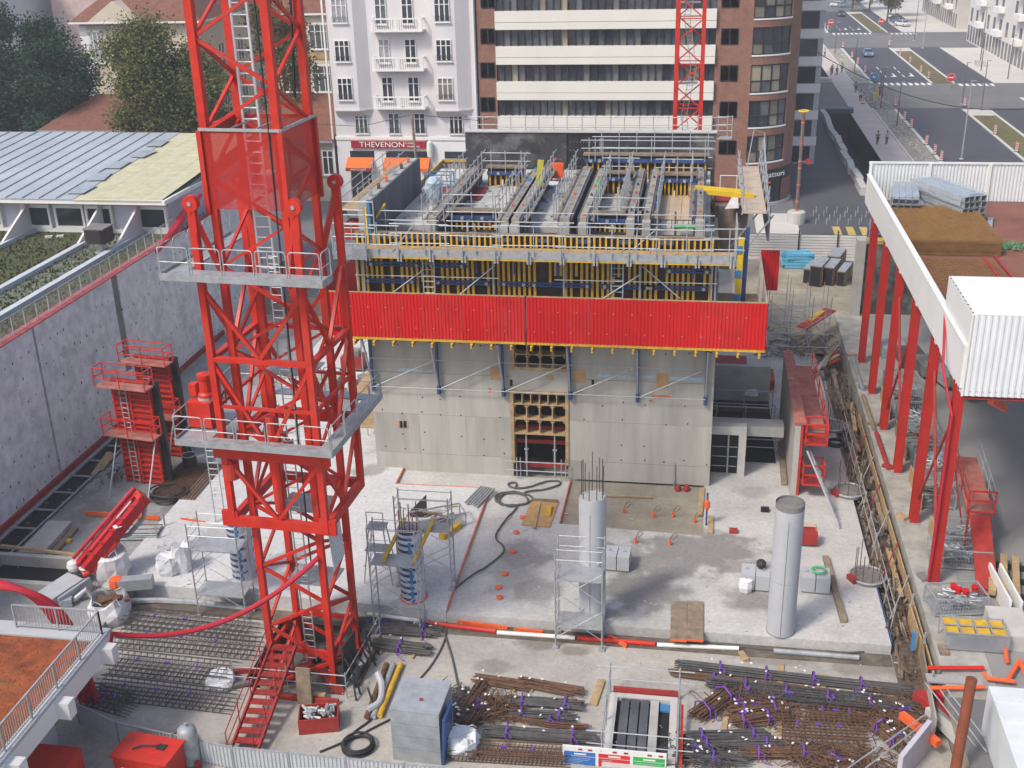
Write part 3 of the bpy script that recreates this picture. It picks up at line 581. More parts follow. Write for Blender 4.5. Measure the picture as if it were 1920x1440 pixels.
c = PY(537,80,126); tree('small yellowing tree seen through the crane mast beside the schoolhouse', c.x, 124, GZ, 17, [(0,0,15,3.2,3,4.5),(.6,0,10,2.8,2.6,4),(-1,0,18.5,2.6,2.6,3)], autumn, 9000, .2)
c = PY(440,25,150); tree('dark tree standing behind the crane mast and villa', c.x, 182, GZ, 22, [(0,0,18,6,5,6),(4,0,13,5,5,5)], olive, 8000, .3)
for i,(x,y,s) in enumerate(((43.5,300,1),(46.5,316,1.1),(43.8,336,1),(47,356,1.15),(43,378,1.1),(38.6,330,.8),(39,352,.9))):
    tree(f'{ORD[i]} nearest plane tree in the far avenue row', x, y, GZ, 11*s, [(0,0,8*s,3.6*s,3.6*s,3.4*s),(1,0,5.6*s,2.6*s,2.6*s,2.2*s)], autumn, 2600, .34, name='plane_tree', group='plane trees far up the avenue', trunk=.25)

# ================================================================== LEFT BUILDING: retaining wall, planted roof, glazed penthouse
wallm = mat('retaining_wall_concrete', (.66,.66,.67), .85, var=.26, scale=1.6, bump=.3, dirt=(.33,.33,.38), dirt_amt=.7)
WX, WT = -35.8, 9.2
rw = T('retaining_wall', 'tall bluish concrete wall with tie holes along the left of the site', 'wall', (WX-.3, 60, FZ))
cuts = [20, PX(88,750,WX).y, PX(222,575,WX).y-.35, PX(222,575,WX).y+.45, 84]
MB().box(WX-.6,WX,cuts[0],cuts[1]-.10,FZ,WT).build('wall_panel', wallm, rw); MB().box(WX-.6,WX,cuts[1]+.10,cuts[2],FZ,WT).build('wall_panel', wallm, rw); MB().box(WX-.6,WX,cuts[3],cuts[4],FZ,WT).build('wall_panel', wallm, rw)
MB().box(WX-.6,WX-.12,cuts[1]-.10,cuts[1]+.10,FZ,WT).build('joint', black, rw); MB().box(WX-.6,WX-.08,cuts[2],cuts[3],2.8,WT-.05).build('joint', concd, rw); MB().box(WX-.6,WX-.004,cuts[2],cuts[3],FZ,2.8).build('joint', wallm, rw)
b = MB(); rnd = random.Random(3)
for j in range(7):
    for i in range(52):
        y = 44+i*.76+rnd.uniform(-.12,.12); z = .5+j*1.25+rnd.uniform(-.12,.12)
        if rnd.random() < .72 and not (cuts[1]-.3 < y < cuts[1]+.3): s = rnd.uniform(.022,.065); b.box(WX-.02,WX+.004,y-s*.7,y+s*.7,z-s*1.4,z+s*1.4)
tag(b.build('tie_holes', dark, rw), kind='stuff')
b = MB(); b.cyl((0,0),.30,0,.02,14); b.v = [(WX+z,PX(121,660,WX).y+x,PX(121,660,WX).z+y*1.3) for x,y,z in b.v]; b.build('patch', concl, rw)
MB().box(WX-.62,WX+.06,20,84,WT,WT+.07).build('coping', mat('red_edging', (.40,.08,.08), .7, var=.4, scale=2), rw)
b = MB(); b.box(WX,WX+.18,40,78,-.05,.28); b.build('base_rail', redd, rw)
# roof, planted strips and kerbs
gb_ = T('planted_roof_building', 'low building with planted roof and metal clad penthouse behind the left wall', 'building', (-45, 60, GZ))
sed = mat('sedum_mixed', (.085,.080,.040), .95, var=.5, scale=2.2, bump=.5, dirt=(.05,.10,.03), dirt_amt=.8)
sed2 = mat('sedum_grey', (.15,.16,.125), .95, var=.5, scale=2.5, bump=.5, dirt=(.08,.09,.04), dirt_amt=.7)
MB().box(-75,WX-.63,20,95,GZ,9.0).build('wall', plaster, gb_)
for a,c_,m in ((-38.3,WX-.65,sed),(-41.1,-38.75,sed2),(-46.7,-41.6,sed),(-75,-47.2,sed)): MB().box(a,c_,20,73.35,9.002,9.12).build('planting', m, gb_)
for x in (-38.75,-41.6,-47.2):
    b = MB(); b.box(x,x+.42,20,73.3,9.002,9.42); b.build('roof_kerb', mat('kerb_paint', (.46,.48,.50), .7, var=.15) if 'kerb_paint' not in MATS else MATS['kerb_paint'], gb_)
    b = MB(); b.add([(x,69.6,9.42),(x+.16,69.6,9.42),(x+.16,73.3,11.2),(x,73.3,11.2),(x,73.3,9.42),(x+.16,73.3,9.42)], [(0,1,2,3),(0,3,4),(1,5,2),(0,4,5,1)]); b.build('buttress', plaster, gb_)
# tufts of sedum on the beds
b = MB(); rnd = random.Random(5)
for _ in range(9000):
    x = rnd.uniform(-52,-36.6); y = rnd.uniform(44,73)
    if any(abs(x-q-.2) < .3 for q in (-38.75,-41.6,-47.2)): continue
    s = rnd.uniform(.04,.12); a = rnd.uniform(0,6.28); b.add([(x-s*math.cos(a),y-s*math.sin(a),9.11),(x+s*math.cos(a),y+s*math.sin(a),9.11),(x+rnd.uniform(-.05,.05),y,9.12+s*1.6)], [(0,1,2)])
tag(b.build('sedum_tufts', leafmat('sedum_leaf', (.075,.10,.035), (.14,.11,.05)), gb_), kind='stuff')
PYF = 73.4
MB().box(-70,-36.7,PYF+.3,90,9.002,11.3).build('penthouse_wall', mat('penthouse_panel', (.50,.48,.56), .7, var=.12, scale=.5), gb_)
for px0,px1 in ((-28,2),(40,94),(102,157),(160,210),(254,312),(-90,-36)):
    x0, x1 = PY(px0,405,PYF).x, PY(px1,405,PYF).x; b = MB(); b.box(x0,x1,PYF,PYF+.28,9.35,9.55); b.box(x0,x1,PYF,PYF+.28,10.85,11.1); b.box(x0,x0+.16,PYF,PYF+.28,9.55,10.85); b.box(x1-.16,x1,PYF,PYF+.28,9.55,10.85)
    f = b.build('window', white, gb_); MB().box(x0+.16,x1-.16,PYF+.15,PYF+.2,9.55,10.85).build('pane', mat('penthouse_glass', (.03,.05,.05), .12, var=.4, spec=.8) if 'penthouse_glass' not in MATS else MATS['penthouse_glass'], f)
MB().box(-70,-36.6,PYF+.02,PYF+.29,9.003,9.345).build('window_plinth', white, gb_)
MB().box(-70,-36.6,PYF+.03,PYF+.29,11.105,11.42).build('clerestory', MATS['penthouse_glass'], gb_)
MB().box(-70,-36.1,PYF-1.1,PYF-.95,11.42,11.78).build('fascia', white, gb_)
sheetm = mat('zinc_sheet', (.40,.43,.45), .5, .25, var=.14, scale=.5, dirt=(.52,.54,.54), dirt_amt=.6)
insul = mat('exposed_insulation', (.46,.43,.28), .9, var=.22, scale=1.4, bump=.2, dirt=(.40,.40,.36), dirt_amt=.6)
zr0, zr1, yr0, yr1 = 11.8, 13.05, PYF-1.15, 90.3
xs = [-42.9-i*1.28 for i in range(22)]
for i in range(len(xs)-1):
    a, c_ = xs[i+1]+.0, xs[i]-.0; MB().add([(a,yr0,zr0),(c_,yr0,zr0),(c_,yr1,zr1),(a,yr1,zr1),(a,yr0,zr0-.05),(c_,yr0,zr0-.05)], [(0,1,2,3),(4,5,1,0)]).build('roof_sheet', sheetm, gb_)
    MB().bar((a,yr0,zr0+.03),(a,yr1,zr1+.03),.05,.09).build('standing_seam', galvd, gb_)
for i in range(4):
    a, c_ = -42.88+i*1.62, -42.9+(i+1)*1.62; dz = -.03
    for j in range(6): ya, yb = yr0+(yr1-yr0)*j/6+.02, yr0+(yr1-yr0)*(j+1)/6-.01; za, zb = zr0+(zr1-zr0)*j/6+dz, zr0+(zr1-zr0)*(j+1)/6+dz; MB().add([(a,ya,za),(c_,ya,za),(c_,yb,zb),(a,yb,zb),(a,ya,za-.12),(c_,ya,za-.12)], [(0,1,2,3),(4,5,1,0)]).build('insulation_board', insul, gb_)
MB().add([(-70,yr0,zr0-.35),(-36.2,yr0,zr0-.35),(-36.2,yr1,zr1-.35),(-70,yr1,zr1-.35),(-70,yr1,9.1),(-36.2,yr1,9.1)], [(0,1,2,3),(3,2,5,4)]).build('roof_deck', concd, gb_)
MB().box(-36.35,-36.15,yr0,yr1,11.45,11.75).build('gable_trim', white, gb_)
rnd = random.Random(9)
for i in range(5): b = MB(); y = yr0+2+i*3.1; x = -43.2+rnd.uniform(-.4,.3); b.obox((x,y,zr0+.09+(y-yr0)*.0698),(1.3,1.9,.03),rnd.uniform(-.2,.2),.07); b.build('loose_sheet', alu, gb_)
# roof extractor
ve = PY(184,430,68.5)
vt = T('roof_extractor', 'dark square roof extractor fan on a short silver duct', 'ventilator', (ve.x, 68.5, 9.1))
b = MB(); b.lathe([(.42,0),(.42,.12),(.24,.18),(.22,.75),(.40,.85)], (0,0,0), 14); b.build('duct', galv, vt, local=True)
b = MB(); b.prism([(-.78,-.5),(-.5,-.78),(.5,-.78),(.78,-.5),(.78,.5),(.5,.78),(-.5,.78),(-.78,.5)], .85, 1.75); b.build('hood', frame, vt, local=True); MB().obox((0,0,1.80),(1.45,1.45,.08)).build('lid', concd, vt, local=True)
for i,(px,py) in enumerate(((92,446),(113,445))): p = G(px,py,9.12); tag(MB().obox((p.x,p.y,9.2),(.5,.35,.14),.3).build('roof_slab', concl), ['left of two loose pale paving slabs on the planted roof','right of two loose pale paving slabs on the planted roof'][i], 'paving slab')
# guard rail mesh along the wall top
gr = T('roof_guardrail', 'mesh guard rail along the top of the bluish left wall', 'railing', (WX-.2, 60, WT+.07))
b = MB(); b.tube((WX-.2,40,WT+1.15),(WX-.2,80,WT+1.15),.03); b.tube((WX-.2,40,WT+.15),(WX-.2,80,WT+.15),.025); b.build('rail', galv, gr)
pm = None
for i in range(30):
    y = 44+i*1.22
    if pm is None: pm = MB().bar((0,0,0),(0,0,1.1),.05).mesh('post', galv)
    o = bpy.data.objects.new('post', pm); COL.objects.link(o); o.parent = gr; o.location = (0, y-60, 0)
b = MB()
for i in range(330): y = 44+i*.11; b.bar((WX-.2,y,WT+.2),(WX-.2,y,WT+1.13),.008)
tag(b.build('mesh_wires', galv, gr), kind='stuff')
# red fabric bundle at the far end of the rail
p = PX(348,410,WX+.1); tag(MB().path([(p.x,p.y-5,p.z-1.0),(p.x,p.y-2,p.z-.3),(p.x,p.y+1.5,p.z+.9),(p.x,p.y+3,p.z+1.0)],[.12,.28,.3,.15],8).build('red_sheeting', redh), 'crumpled red sheeting hanging over the far end of the roof rail', 'sheeting')
# street lamp behind the penthouse
p = PY(357,240,104); t = T('street_lamp', 'slim grey street lamp behind the yellow insulated roof', 'street lamp', (p.x,104,GZ)); MB().tube((0,0,0),(0,0,p.z+2.2),.09,8).build('pole', galv, t, local=True); MB().path([(0,0,p.z+2.2),(-.2,0,p.z+2.7),(-.9,0,p.z+2.85)],.06).build('arm', galv, t, local=True); MB().obox((-1.2,0,p.z+2.82),(.8,.3,.14)).build('lamp_head', galv, t, local=True)
# ================================================================== TOWER CRANES
def crane_mast(t, s, z0, z1, pan, leg=.22, br=.10, m=red, single=False):
    """square lattice mast in local coordinates: four legs, horizontals and diagonals on each face as parts"""
    h = s/2; c = [(-h,-h),(h,-h),(h,h),(-h,h)]
    for x,y in c: MB().box(x-leg/2,x+leg/2,y-leg/2,y+leg/2,z0,z1).build('leg', m, t, local=True)
    n = max(1, round((z1-z0)/pan)); ph = (z1-z0)/n
    for f in range(4):
        a, d = c[f], c[(f+1)%4]
        for i in range(n):
            za, zb = z0+i*ph, z0+(i+1)*ph; p0, p1 = ((a[0],a[1],za),(d[0],d[1],zb)); q0, q1 = ((d[0],d[1],za),(a[0],a[1],zb))
            if (i+f) % 2: p0, p1 = q0, q1
            MB().bar(p0,p1,br).build('diagonal', m, t, local=True)
            if not single and i % 2 == 1: MB().bar((a[0],a[1],za),(d[0],d[1],za),br*.9).build('strut', m, t, local=True)
def ladder(mb, p, q, w=.45, step=.30, r=.02, side=(1,0,0)):
    p = Vector(p); q = Vector(q); s_ = Vector(side)*(w/2); mb.bar(p-s_,q-s_,r*2.4); mb.bar(p+s_,q+s_,r*2.4); L = (q-p).length; k = int(L/step)
    for i in range(k): c_ = p+(q-p)*((i+.5)/k); mb.tube(c_-s_,c_+s_,r*.9,5)
    return mb
def hoop_rail(mb, p, q, h=1.1, r=.025, post=1.3):
    """guard rail of separate round-cornered hoops between two points"""
    p = Vector(p); q = Vector(q); L = (q-p).length; k = max(1, round(L/post)); d = (q-p)/k; up = Vector((0,0,1))
    for i in range(k):
        a = p+d*i+d*.04; c_ = p+d*(i+1)-d*.04; e = d.normalized()*.12
        mb.path([a, a+up*(h-.12), a+e*.3+up*(h-.03), a+e+up*h, c_-e+up*h, c_-e*.3+up*(h-.03), c_+up*(h-.12), c_], r, 5); mb.tube(a+up*h*.5, c_+up*h*.5, r*.7, 5)
    return mb
CX, CY, CTH = -16.12, 40.45, R(-4)
cr = T('tower_crane', 'big red lattice tower crane with climbing cage in the left foreground', 'tower crane', (CX,CY,-1.5), CTH); L0 = 1.5   # local z = world z + 1.5
S2 = 2.82
crane_mast(cr, S2, 0, 9.0, 1.5, .26, .125, single=True); crane_mast(cr, S2, 9.0, 24.2, 1.7, .26, .11, single=True); crane_mast(cr, S2, 24.2, 34, 1.62, .29, .12, single=True)
# extra lighter bracing at the mast base, and base cross beams
for a,c_ in (((-2.2,-2.2),(2.2,2.2)),((2.2,-2.2),(-2.2,2.2))): MB().bar((a[0],a[1],.15),(c_[0],c_[1],.15),.4,.35).build('base_beam', redd, cr, local=True)
for f,(ax,ay,bx,by) in enumerate(((-1.36,-1.36,1.36,-1.36),(1.36,-1.36,1.36,1.36),(1.36,1.36,-1.36,1.36),(-1.36,1.36,-1.36,-1.36))): MB().bar((ax,ay,1.9),(bx,by,1.9),.14,.22).build('strut', red, cr, local=True)
alu_l = mat('ladder_aluminium', (.62,.64,.65), .45, .2, var=.1)
# platforms inside the mast and the long ladder
lad = MB(); ladder(lad,(-.05,-.35,.6),(-.05,-.35,11.6)); ladder(lad,(.25,-.5,10.8),(.25,-.5,19.5)); lad.build('ladder', galv, cr, local=True)
lad = MB(); ladder(lad,(-.25,.0,18.5),(-.25,.0,34),.62,.40,.034); lad.build('ladder', alu_l, cr, local=True)
for z in (4.6, 8.2, 14.4): MB().obox((.2,.4,z),(2.1,1.5,.06)).build('rest_platform', galvd, cr, local=True)
for zc in (12.2,13.2,14.2,15.2,16.2): 
    b = MB(); pts = [(.25+.38*math.cos(t_),-.75+.38*math.sin(t_),zc+0) for t_ in [R(20)-R(220)*k/10 for k in range(11)]]; b.path(pts,.018,5); b.build('ladder_hoop', galv, cr, local=True)
# climbing cage: outer frame around the mast
K = 2.02; kz0, kz1 = 8.5, 20.6
for sx in (-1,1):
    for sy in (-1,1): MB().box(sx*K-.13,sx*K+.13,sy*K-.13,sy*K+.13,kz0-.2,kz1 if (sx,sy)!=(1,1) else kz1+.6).build('cage_leg', red, cr, local=True)
for zz,hh in ((kz0,.42),(11.6,.48),(15.6,.18)):
    for sx in (-1,1):
        MB().bar((sx*K,-K,zz),(sx*K,K,zz),.24,hh).build('cage_beam', red, cr, local=True); MB().bar((-K,sx*K,zz),(K,sx*K,zz),.24,hh).build('cage_beam', red, cr, local=True)
for f in range(4):
    c4 = [(-K,-K),(K,-K),(K,K),(-K,K)]; a, d = c4[f], c4[(f+1)%4]; m_ = ((a[0]+d[0])/2,(a[1]+d[1])/2)
    for (z0,z1) in ((8.7,11.4),(11.85,15.5),(15.7,18.4)):
        MB().bar((a[0],a[1],z1),(m_[0],m_[1],z0),.14).build('cage_brace', red, cr, local=True); MB().bar((d[0],d[1],z1),(m_[0],m_[1],z0),.14).build('cage_brace', red, cr, local=True)
    MB().bar((a[0],a[1],13.6),(d[0],d[1],13.6),.12).build('cage_brace', red, cr, local=True)
# lifting lugs at the cage head: arm with round end and a raking strut
for (sx,sy) in ((-1,-1),(1,-1),(1,1),(-1,1)):
    x, y = sx*K, sy*K; b = MB(); b.box(x-.16,x+.16,y-.10,y+.10,19.6,21.6); b.cyl((0,0),.30,-.13,.13,16); b.v[-32:] = [(x+p[0],y+p[2],21.7+p[1]) for p in b.v[-32:]]; lg = b.build('lug', red, cr, local=True)
    MB().bar((x,y,21.4),(x-sx*.75,y-sy*.6,18.4),.2).build('raker', red, cr, local=True)
    b = MB(); b.cyl((0,0),.08,-.17,.17,10); b.v = [(x+p[0],y+p[2],21.7+p[1]) for p in b.v]; b.build('pin', galvd, lg, local=True)
# gusset plates where braces meet the cage beams
for sx in (-1,1):
    for z in (8.5,11.6): MB().obox((sx*(K+.1),-K-.02,z+.1),(.7,.16,.7)).build('gusset', red, cr, local=True)
# mesh cage section above
mesh_red = mat('red_debris_net', (.46,.020,.012), .6, var=.12, alpha=.66, scale=1)
q = S2/2+.16; mz0, mz1 = 21.6, 24.25
for f,(ax,ay,bx,by) in enumerate(((-q,-q,q,-q),(q,-q,q,q),(q,q,-q,q),(-q,q,-q,-q))):
    MB().quad((ax,ay,mz0-.2),(bx,by,mz0-.2),(bx,by,mz1),(ax,ay,mz1)).build('debris_net', mesh_red, cr, local=True); MB().bar((ax,ay,mz1+.05),(bx,by,mz1+.05),.10,.10).build('net_frame', galv if f in (0,1) else red, cr, local=True)
for (x,y) in ((-q,-q),(q,-q),(q,q),(-q,q)): MB().box(x-.09,x+.09,y-.09,y+.09,mz0-.4,mz1).build('net_post', red, cr, local=True)
for x in (-.5,.5): MB().bar((x,-1.2,mz1+.04),(x,1.2,mz1+.04),.05).build('net_tie', galv, cr, local=True)
# grating platforms with hoop rails
def plat(z, x0, x1, y0, y1, inner, rails, right=True):
    pl = MB(); ix0,ix1,iy0,iy1 = inner
    pl.box(x0,x1,y0,iy0,z-.06,z); pl.box(x0,ix0,iy0+.002,iy1-.002,z-.061,z-.001); (pl.box(ix1,x1,iy0+.002,iy1-.002,z-.061,z-.001), pl.box(x0,x1,iy1,y1,z-.06,z)) if right else pl.box(x0,ix0,iy1,y1,z-.06,z)
    o = pl.build('platform', grate, cr, local=True); kb = MB(); kb.box(x0,x1,y0-.03,y0-.002,z-.16,z+.12); kb.box(x1+.002,x1+.03,y0,y1 if right else inner[2],z-.16,z+.12); kb.box(x0-.03,x0-.002,y0,y1,z-.16,z+.12); kb.build('toe_board', galvd, o, local=True)
    rb = MB()
    for a,c_ in rails: hoop_rail(rb, a, c_)
    rb.build('guard_rail', galv, o, local=True); return o
grate = mat('steel_grating', (.42,.43,.43), .5, .4, var=.2, scale=3)
zL, zU = 12.35, 19.25
plat(zL, -3.6, 2.95, -2.9, 2.9, (-2.3,2.3,-2.3,2.3), [((-3.6,-2.9,zL),(2.95,-2.9,zL)),((2.95,-2.9,zL),(2.95,2.9,zL)),((-3.6,2.9,zL),(-3.6,-2.9,zL)),((-3.6,2.9,zL),(2.95,2.9,zL))])
plat(zU, -3.0, 3.35, -3.2, 2.7, (-2.3,3.3,-2.3,2.69), [((-3.0,-3.2,zU),(3.35,-3.2,zU)),((3.35,-3.2,zU),(3.35,-2.3,zU)),((-3.0,2.7,zU),(-3.0,-3.2,zU))], False)
# hydraulic unit on the lower platform
hu = MB(); hu.box(-3.6,-2.6,-1.7,-.6,zL+.08,zL+1.15); hu = hu.build('pump_tank', red, cr, local=True)
MB().lathe([(.0,.0),(.34,.0),(.34,.12),(.26,.2),(.26,.75),(.30,.8),(.30,.95),(.0,1.02)], (-2.95,-1.15,zL+1.25), 14).build('motor', red, hu, local=True); MB().lathe([(.36,0),(.36,.13)], (-2.95,-1.15,zL+1.14), 14).build('motor_flange', galv, hu, local=True); MB().obox((-3.5,-1.1,zL+1.5),(.3,.35,.5)).build('valve_box', red, hu, local=True)
b = MB(); b.path([(-2.5,-1.0,zL+1.0),(-2.1,-1.2,zL+1.6),(-1.9,-1.6,zL+1.2)],.04,6); b.build('hydraulic_hose', rubber, hu, local=True)
b = MB(); b.cyl((-1.9,-1.9),.34,10.4,11.1,16); b.build('ram_head', red, cr, local=True); MB().tube((0,-1.75,9),(0,-1.75,13.2),.22,10).build('hydraulic_ram', red, cr, local=True)
# power cable down the mast, information sheet
MB().path([(1.1,-1.55,34),(1.15,-1.6,24),(1.05,-1.58,15),(1.0,-1.6,8),(1.0,-1.6,6.6)],.035,5).build('power_cable', rubber, cr, local=True); MB().path([(1.2,1.2,34),(1.3,1.1,29),(1.0,1.3,25)],.05,5).build('power_cable', rubber, cr, local=True)
b = MB(); b.obox((1.55,-.1,6.7),(.03,1.25,2.1),0,.12); b.build('notice_sheet', mat('printed_sheet', (.62,.64,.66), .6, var=.35, scale=9), cr, local=True)
# fence skirt of boards and rails around the foot
sk = T('crane_base_guard', 'dark sheets, poles and rails guarding the foot of the red crane', 'guard', (CX,CY-.72,FZ), CTH)
for (x,y,w,h,m_,rz) in ((1.0,-2.9,.62,1.7,woodd,.05),(2.25,-.9,.05,1.9,rubber,0)): MB().obox((x,y,h/2),(w,.12 if w > .3 else 1.5,h),rz,-.08).build('board', m_, sk, local=True)
b = MB()
for z in (.55,1.05): b.tube((-2.4,-2.5,z),(2.6,-2.3,z+.1),.025); b.tube((2.6,-2.3,z+.1),(2.5,2.2,z),.025)
for x,y in ((-2.4,-2.5),(0,-2.4),(2.6,-2.3),(2.5,2.2)): b.tube((x,y,0),(x,y,1.3),.03)
b.build('rail', galv, sk, local=True)
MB().obox((.9,-2.8,.12),(3.0,.16,.24),.04).build('footing_kerb', redd, sk, local=True); MB().obox((2.7,.2,.1),(.16,3.4,.2),.03).build('footing_kerb', rust, sk, local=True); MB().obox((-2.6,-1.6,.1),(1.6,.16,.2),.3).build('footing_kerb', redd, sk, local=True)
rr = random.Random(88)
for i in range(9): MB().path([(2.3+rr.uniform(-.2,.3),-2+i*.35,1.2+rr.uniform(-.3,.6)),(2.6+rr.uniform(-.1,.3),-2.1+i*.35,.6),(2.9+rr.uniform(-.3,.4),-2.4+i*.4,.05)],.05,5).build('hanging_cable', rubber, sk, local=True)
for i in range(7): MB().obox((rr.uniform(-2.5,2.2),-2.4+rr.uniform(-.2,.3),.15+.1*(i%2)),(rr.uniform(.4,1.1),.2,.14),rr.uniform(-.6,.6)).build('offcut', [woodd,wood,concd][i%3], sk, local=True)
# red access stair to the crane
a0 = G(455,1425,FZ); a1 = G(590,1215,FZ)
st = T('access_stair', 'sloping red steel footbridge with handrails leading to the crane foot', 'stair', (a0.x,a0.y,FZ))
p0, p1 = Vector((a0.x,a0.y,FZ+.2)), Vector((CX-.7,CY-1.7,.9)); dv = (p1-p0); sn = Vector((-dv.y,dv.x,0)).normalized()*.55
MB().bar(p0-sn,p1-sn,.08,.22).build('stringer', redd, st); MB().bar(p0+sn,p1+sn,.08,.22).build('stringer', redd, st)
for i in range(12): c_ = p0+dv*((i+.5)/12); MB().bar(c_-sn*.96,c_+sn*.96,.34,.04).build('tread', redd, st)
for sg in (-1,1):
    b = MB()
    for z in (.55,1.1): b.tube(p0+sn*sg+Vector((0,0,z)),p1+sn*sg+Vector((0,0,z)),.025)
    for i in range(5): c_ = p0+dv*(i/4)+sn*sg; b.tube(c_,c_+Vector((0,0,1.1)),.025)
    b.build('handrail', redd, st)
for sg in (-1,1): MB().tube(p1-dv*.12+sn*sg,(p1.x-dv.x*.12+sn.x*sg,p1.y-dv.y*.12+sn.y*sg,FZ),.05).build('leg', redd, st)
# second crane far behind the core
xa, xb = PY(1266,200,88).x, PY(1314,200,88).x; cr2 = T('tower_crane', 'second slimmer red tower crane mast rising behind the black wall', 'tower crane', ((xa+xb)/2,88+(xb-xa)/2,GZ))
crane_mast(cr2, (xb-xa), 0, 29, 1.62, .30, .09, red)
lad = MB()
for i in range(7): ladder(lad,(.3*(-1)**i,-.2,3+i*3.6),(.3*(-1)**(i+1),-.1,6.6+i*3.6),.4,.3,.02)
lad.build('ladder', galv, cr2, local=True)
for z in (10.5,16.2,22): MB().obox((-.1,.2,z),(xb-xa-.4,1.0,.06)).build('rest_platform', galvd, cr2, local=True)
# ================================================================== CONCRETE CORE UNDER CONSTRUCTION
CFY, CX0, CX1 = 57.0, -17.72, 1.22
corem = mat('core_wall_concrete', (.41,.39,.34), .85, var=.26, scale=.8, bump=.12, dirt=(.25,.235,.205), dirt_amt=.5, streak=True)
core = T('concrete_core', 'grey concrete core wall with a boarded door opening in the middle of the site', 'building', ((CX0+CX1)/2, CFY, 0))
XC = lambda px, py: PY(px,py,CFY).x
ZC2 = lambda py, px=1010: PY(px,py,CFY).z
dx0, dx1 = XC(961,800), XC(1065,800); zt1, zb2, zt2 = ZC2(735), ZC2(690), ZC2(640); CT = 11.2
pan = [(CX0,dx0,0,1.15),(CX0,dx0,1.165,3.6),(CX0,dx0,3.61,6.1),(CX0,dx0,6.12,CT),(dx1,CX1,0,1.15),(dx1,CX1,1.165,3.6),(dx1,CX1,3.61,6.1),(dx1,CX1,6.12,CT),(dx0,dx1,zt1,zb2),(dx0,dx1,zt2,CT)]
corem2 = mat('core_wall_concrete_b', (.395,.378,.332), .85, var=.28, scale=.9, bump=.12, dirt=(.25,.235,.205), dirt_amt=.55, streak=True)
rw_ = random.Random(77)
for (a,c_,z0,z1) in pan:
    k_ = max(1, round((c_-a)/2.45)); MB().box(a+.02,c_-.02,CFY+.012,CFY+.5,z0+.01,z1-.01).build('wall_body', corem2, core)
    for i in range(k_): MB().box(a+(c_-a)*i/k_+(.004 if i else 0),a+(c_-a)*(i+1)/k_-(.004 if i < k_-1 else 0),CFY-rw_.uniform(0,.004),CFY+.011,z0,z1).build('wall_lift', rw_.choice((corem,corem,corem2)), core)
b = MB(); b.box(CX0+.02,dx0-.02,CFY+.03,CFY+.47,1.12,1.2); b.box(dx1+.02,CX1-.02,CFY+.03,CFY+.47,1.12,1.2); b.build('lift_joint', concd, core)
MB().box(CX1-.5,CX1,CFY+.51,75.5,0,12.2).build('side_wall', corem, core); MB().box(CX0,CX0+.5,CFY+.51,75.5,0,12.2).build('side_wall', corem, core); MB().box(CX0+.51,CX1-.51,75,75.5,0,12.2).build('rear_wall', corem, core)
MB().box(CX0+.51,CX1-.51,CFY+3.4,74.99,13.3,13.6).build('working_floor', concl, core); MB().box(CX0+.51,CX1-.51,CFY+2.5,CFY+2.7,.0,11.5).build('shade_panel', dark, core)  # near-black panel stands in for the shade inside the core
b = MB(); rnd = random.Random(11)
for z in (1.35,2.35,3.7,4.7,7.9,9.3):
    for i in range(17):
        x = CX0+.6+i*1.13+rnd.uniform(-.1,.1)
        if dx0-.2 < x < dx1+.2 or rnd.random() < .35: continue
        b.obox((x,CFY-.004,z+rnd.uniform(-.15,.15)),(.075,.012,.075))
tag(b.build('tie_holes', dark, core), kind='stuff')
def wallbit(px0, px1, py0, py1, m, name, d=.03):
    a, c_ = PY(px0,py1,CFY-.02), PY(px1,py0,CFY-.02); return MB().box(a.x,c_.x,CFY-d,CFY+.02,a.z,c_.z).build(name, m, core)
wallbit(920,937,689,712,ply,'blocked_opening'); wallbit(1073,1098,694,716,ply,'blocked_opening'); wallbit(1231,1254,701,727,ply,'blocked_opening')
wallbit(1023,1038,704,712,wood,'box_out'); wallbit(746,765,789,802,wood,'box_out',.02); wallbit(750,754,789.5,801.5,dark,'box_void',.04); wallbit(757,762,789.5,801.5,dark,'box_void',.04)
for px in (956,1109): wallbit(px,px+5,712,724,dark,'slot',.01)
tape = mat('pale_blue_tape', (.36,.48,.55), .6, var=.3, scale=6)
for a,c_,y0,y1 in ((746,790,692,696),(800,812,694,697),(1119,1148,703,707),(1158,1190,705,708),(1204,1226,705,709),(1256,1320,709,713)): wallbit(a,c_,y0,y1,tape,'tape_strip',.01)
ok_ = mat('orange_chalk', (.55,.20,.10), .9, var=.4, scale=5); wallbit(1222,1258,742,747,ok_,'spray_mark',.006); wallbit(1217,1223,750,753,ok_,'spray_mark',.006); wallbit(916,921,728,736,ok_,'spray_mark',.006)
MB().bar((XC(1264,895),CFY-.1,-.05),(XC(1265,865),CFY-.06,1.35),.07).build('starter_post', galvd, core)
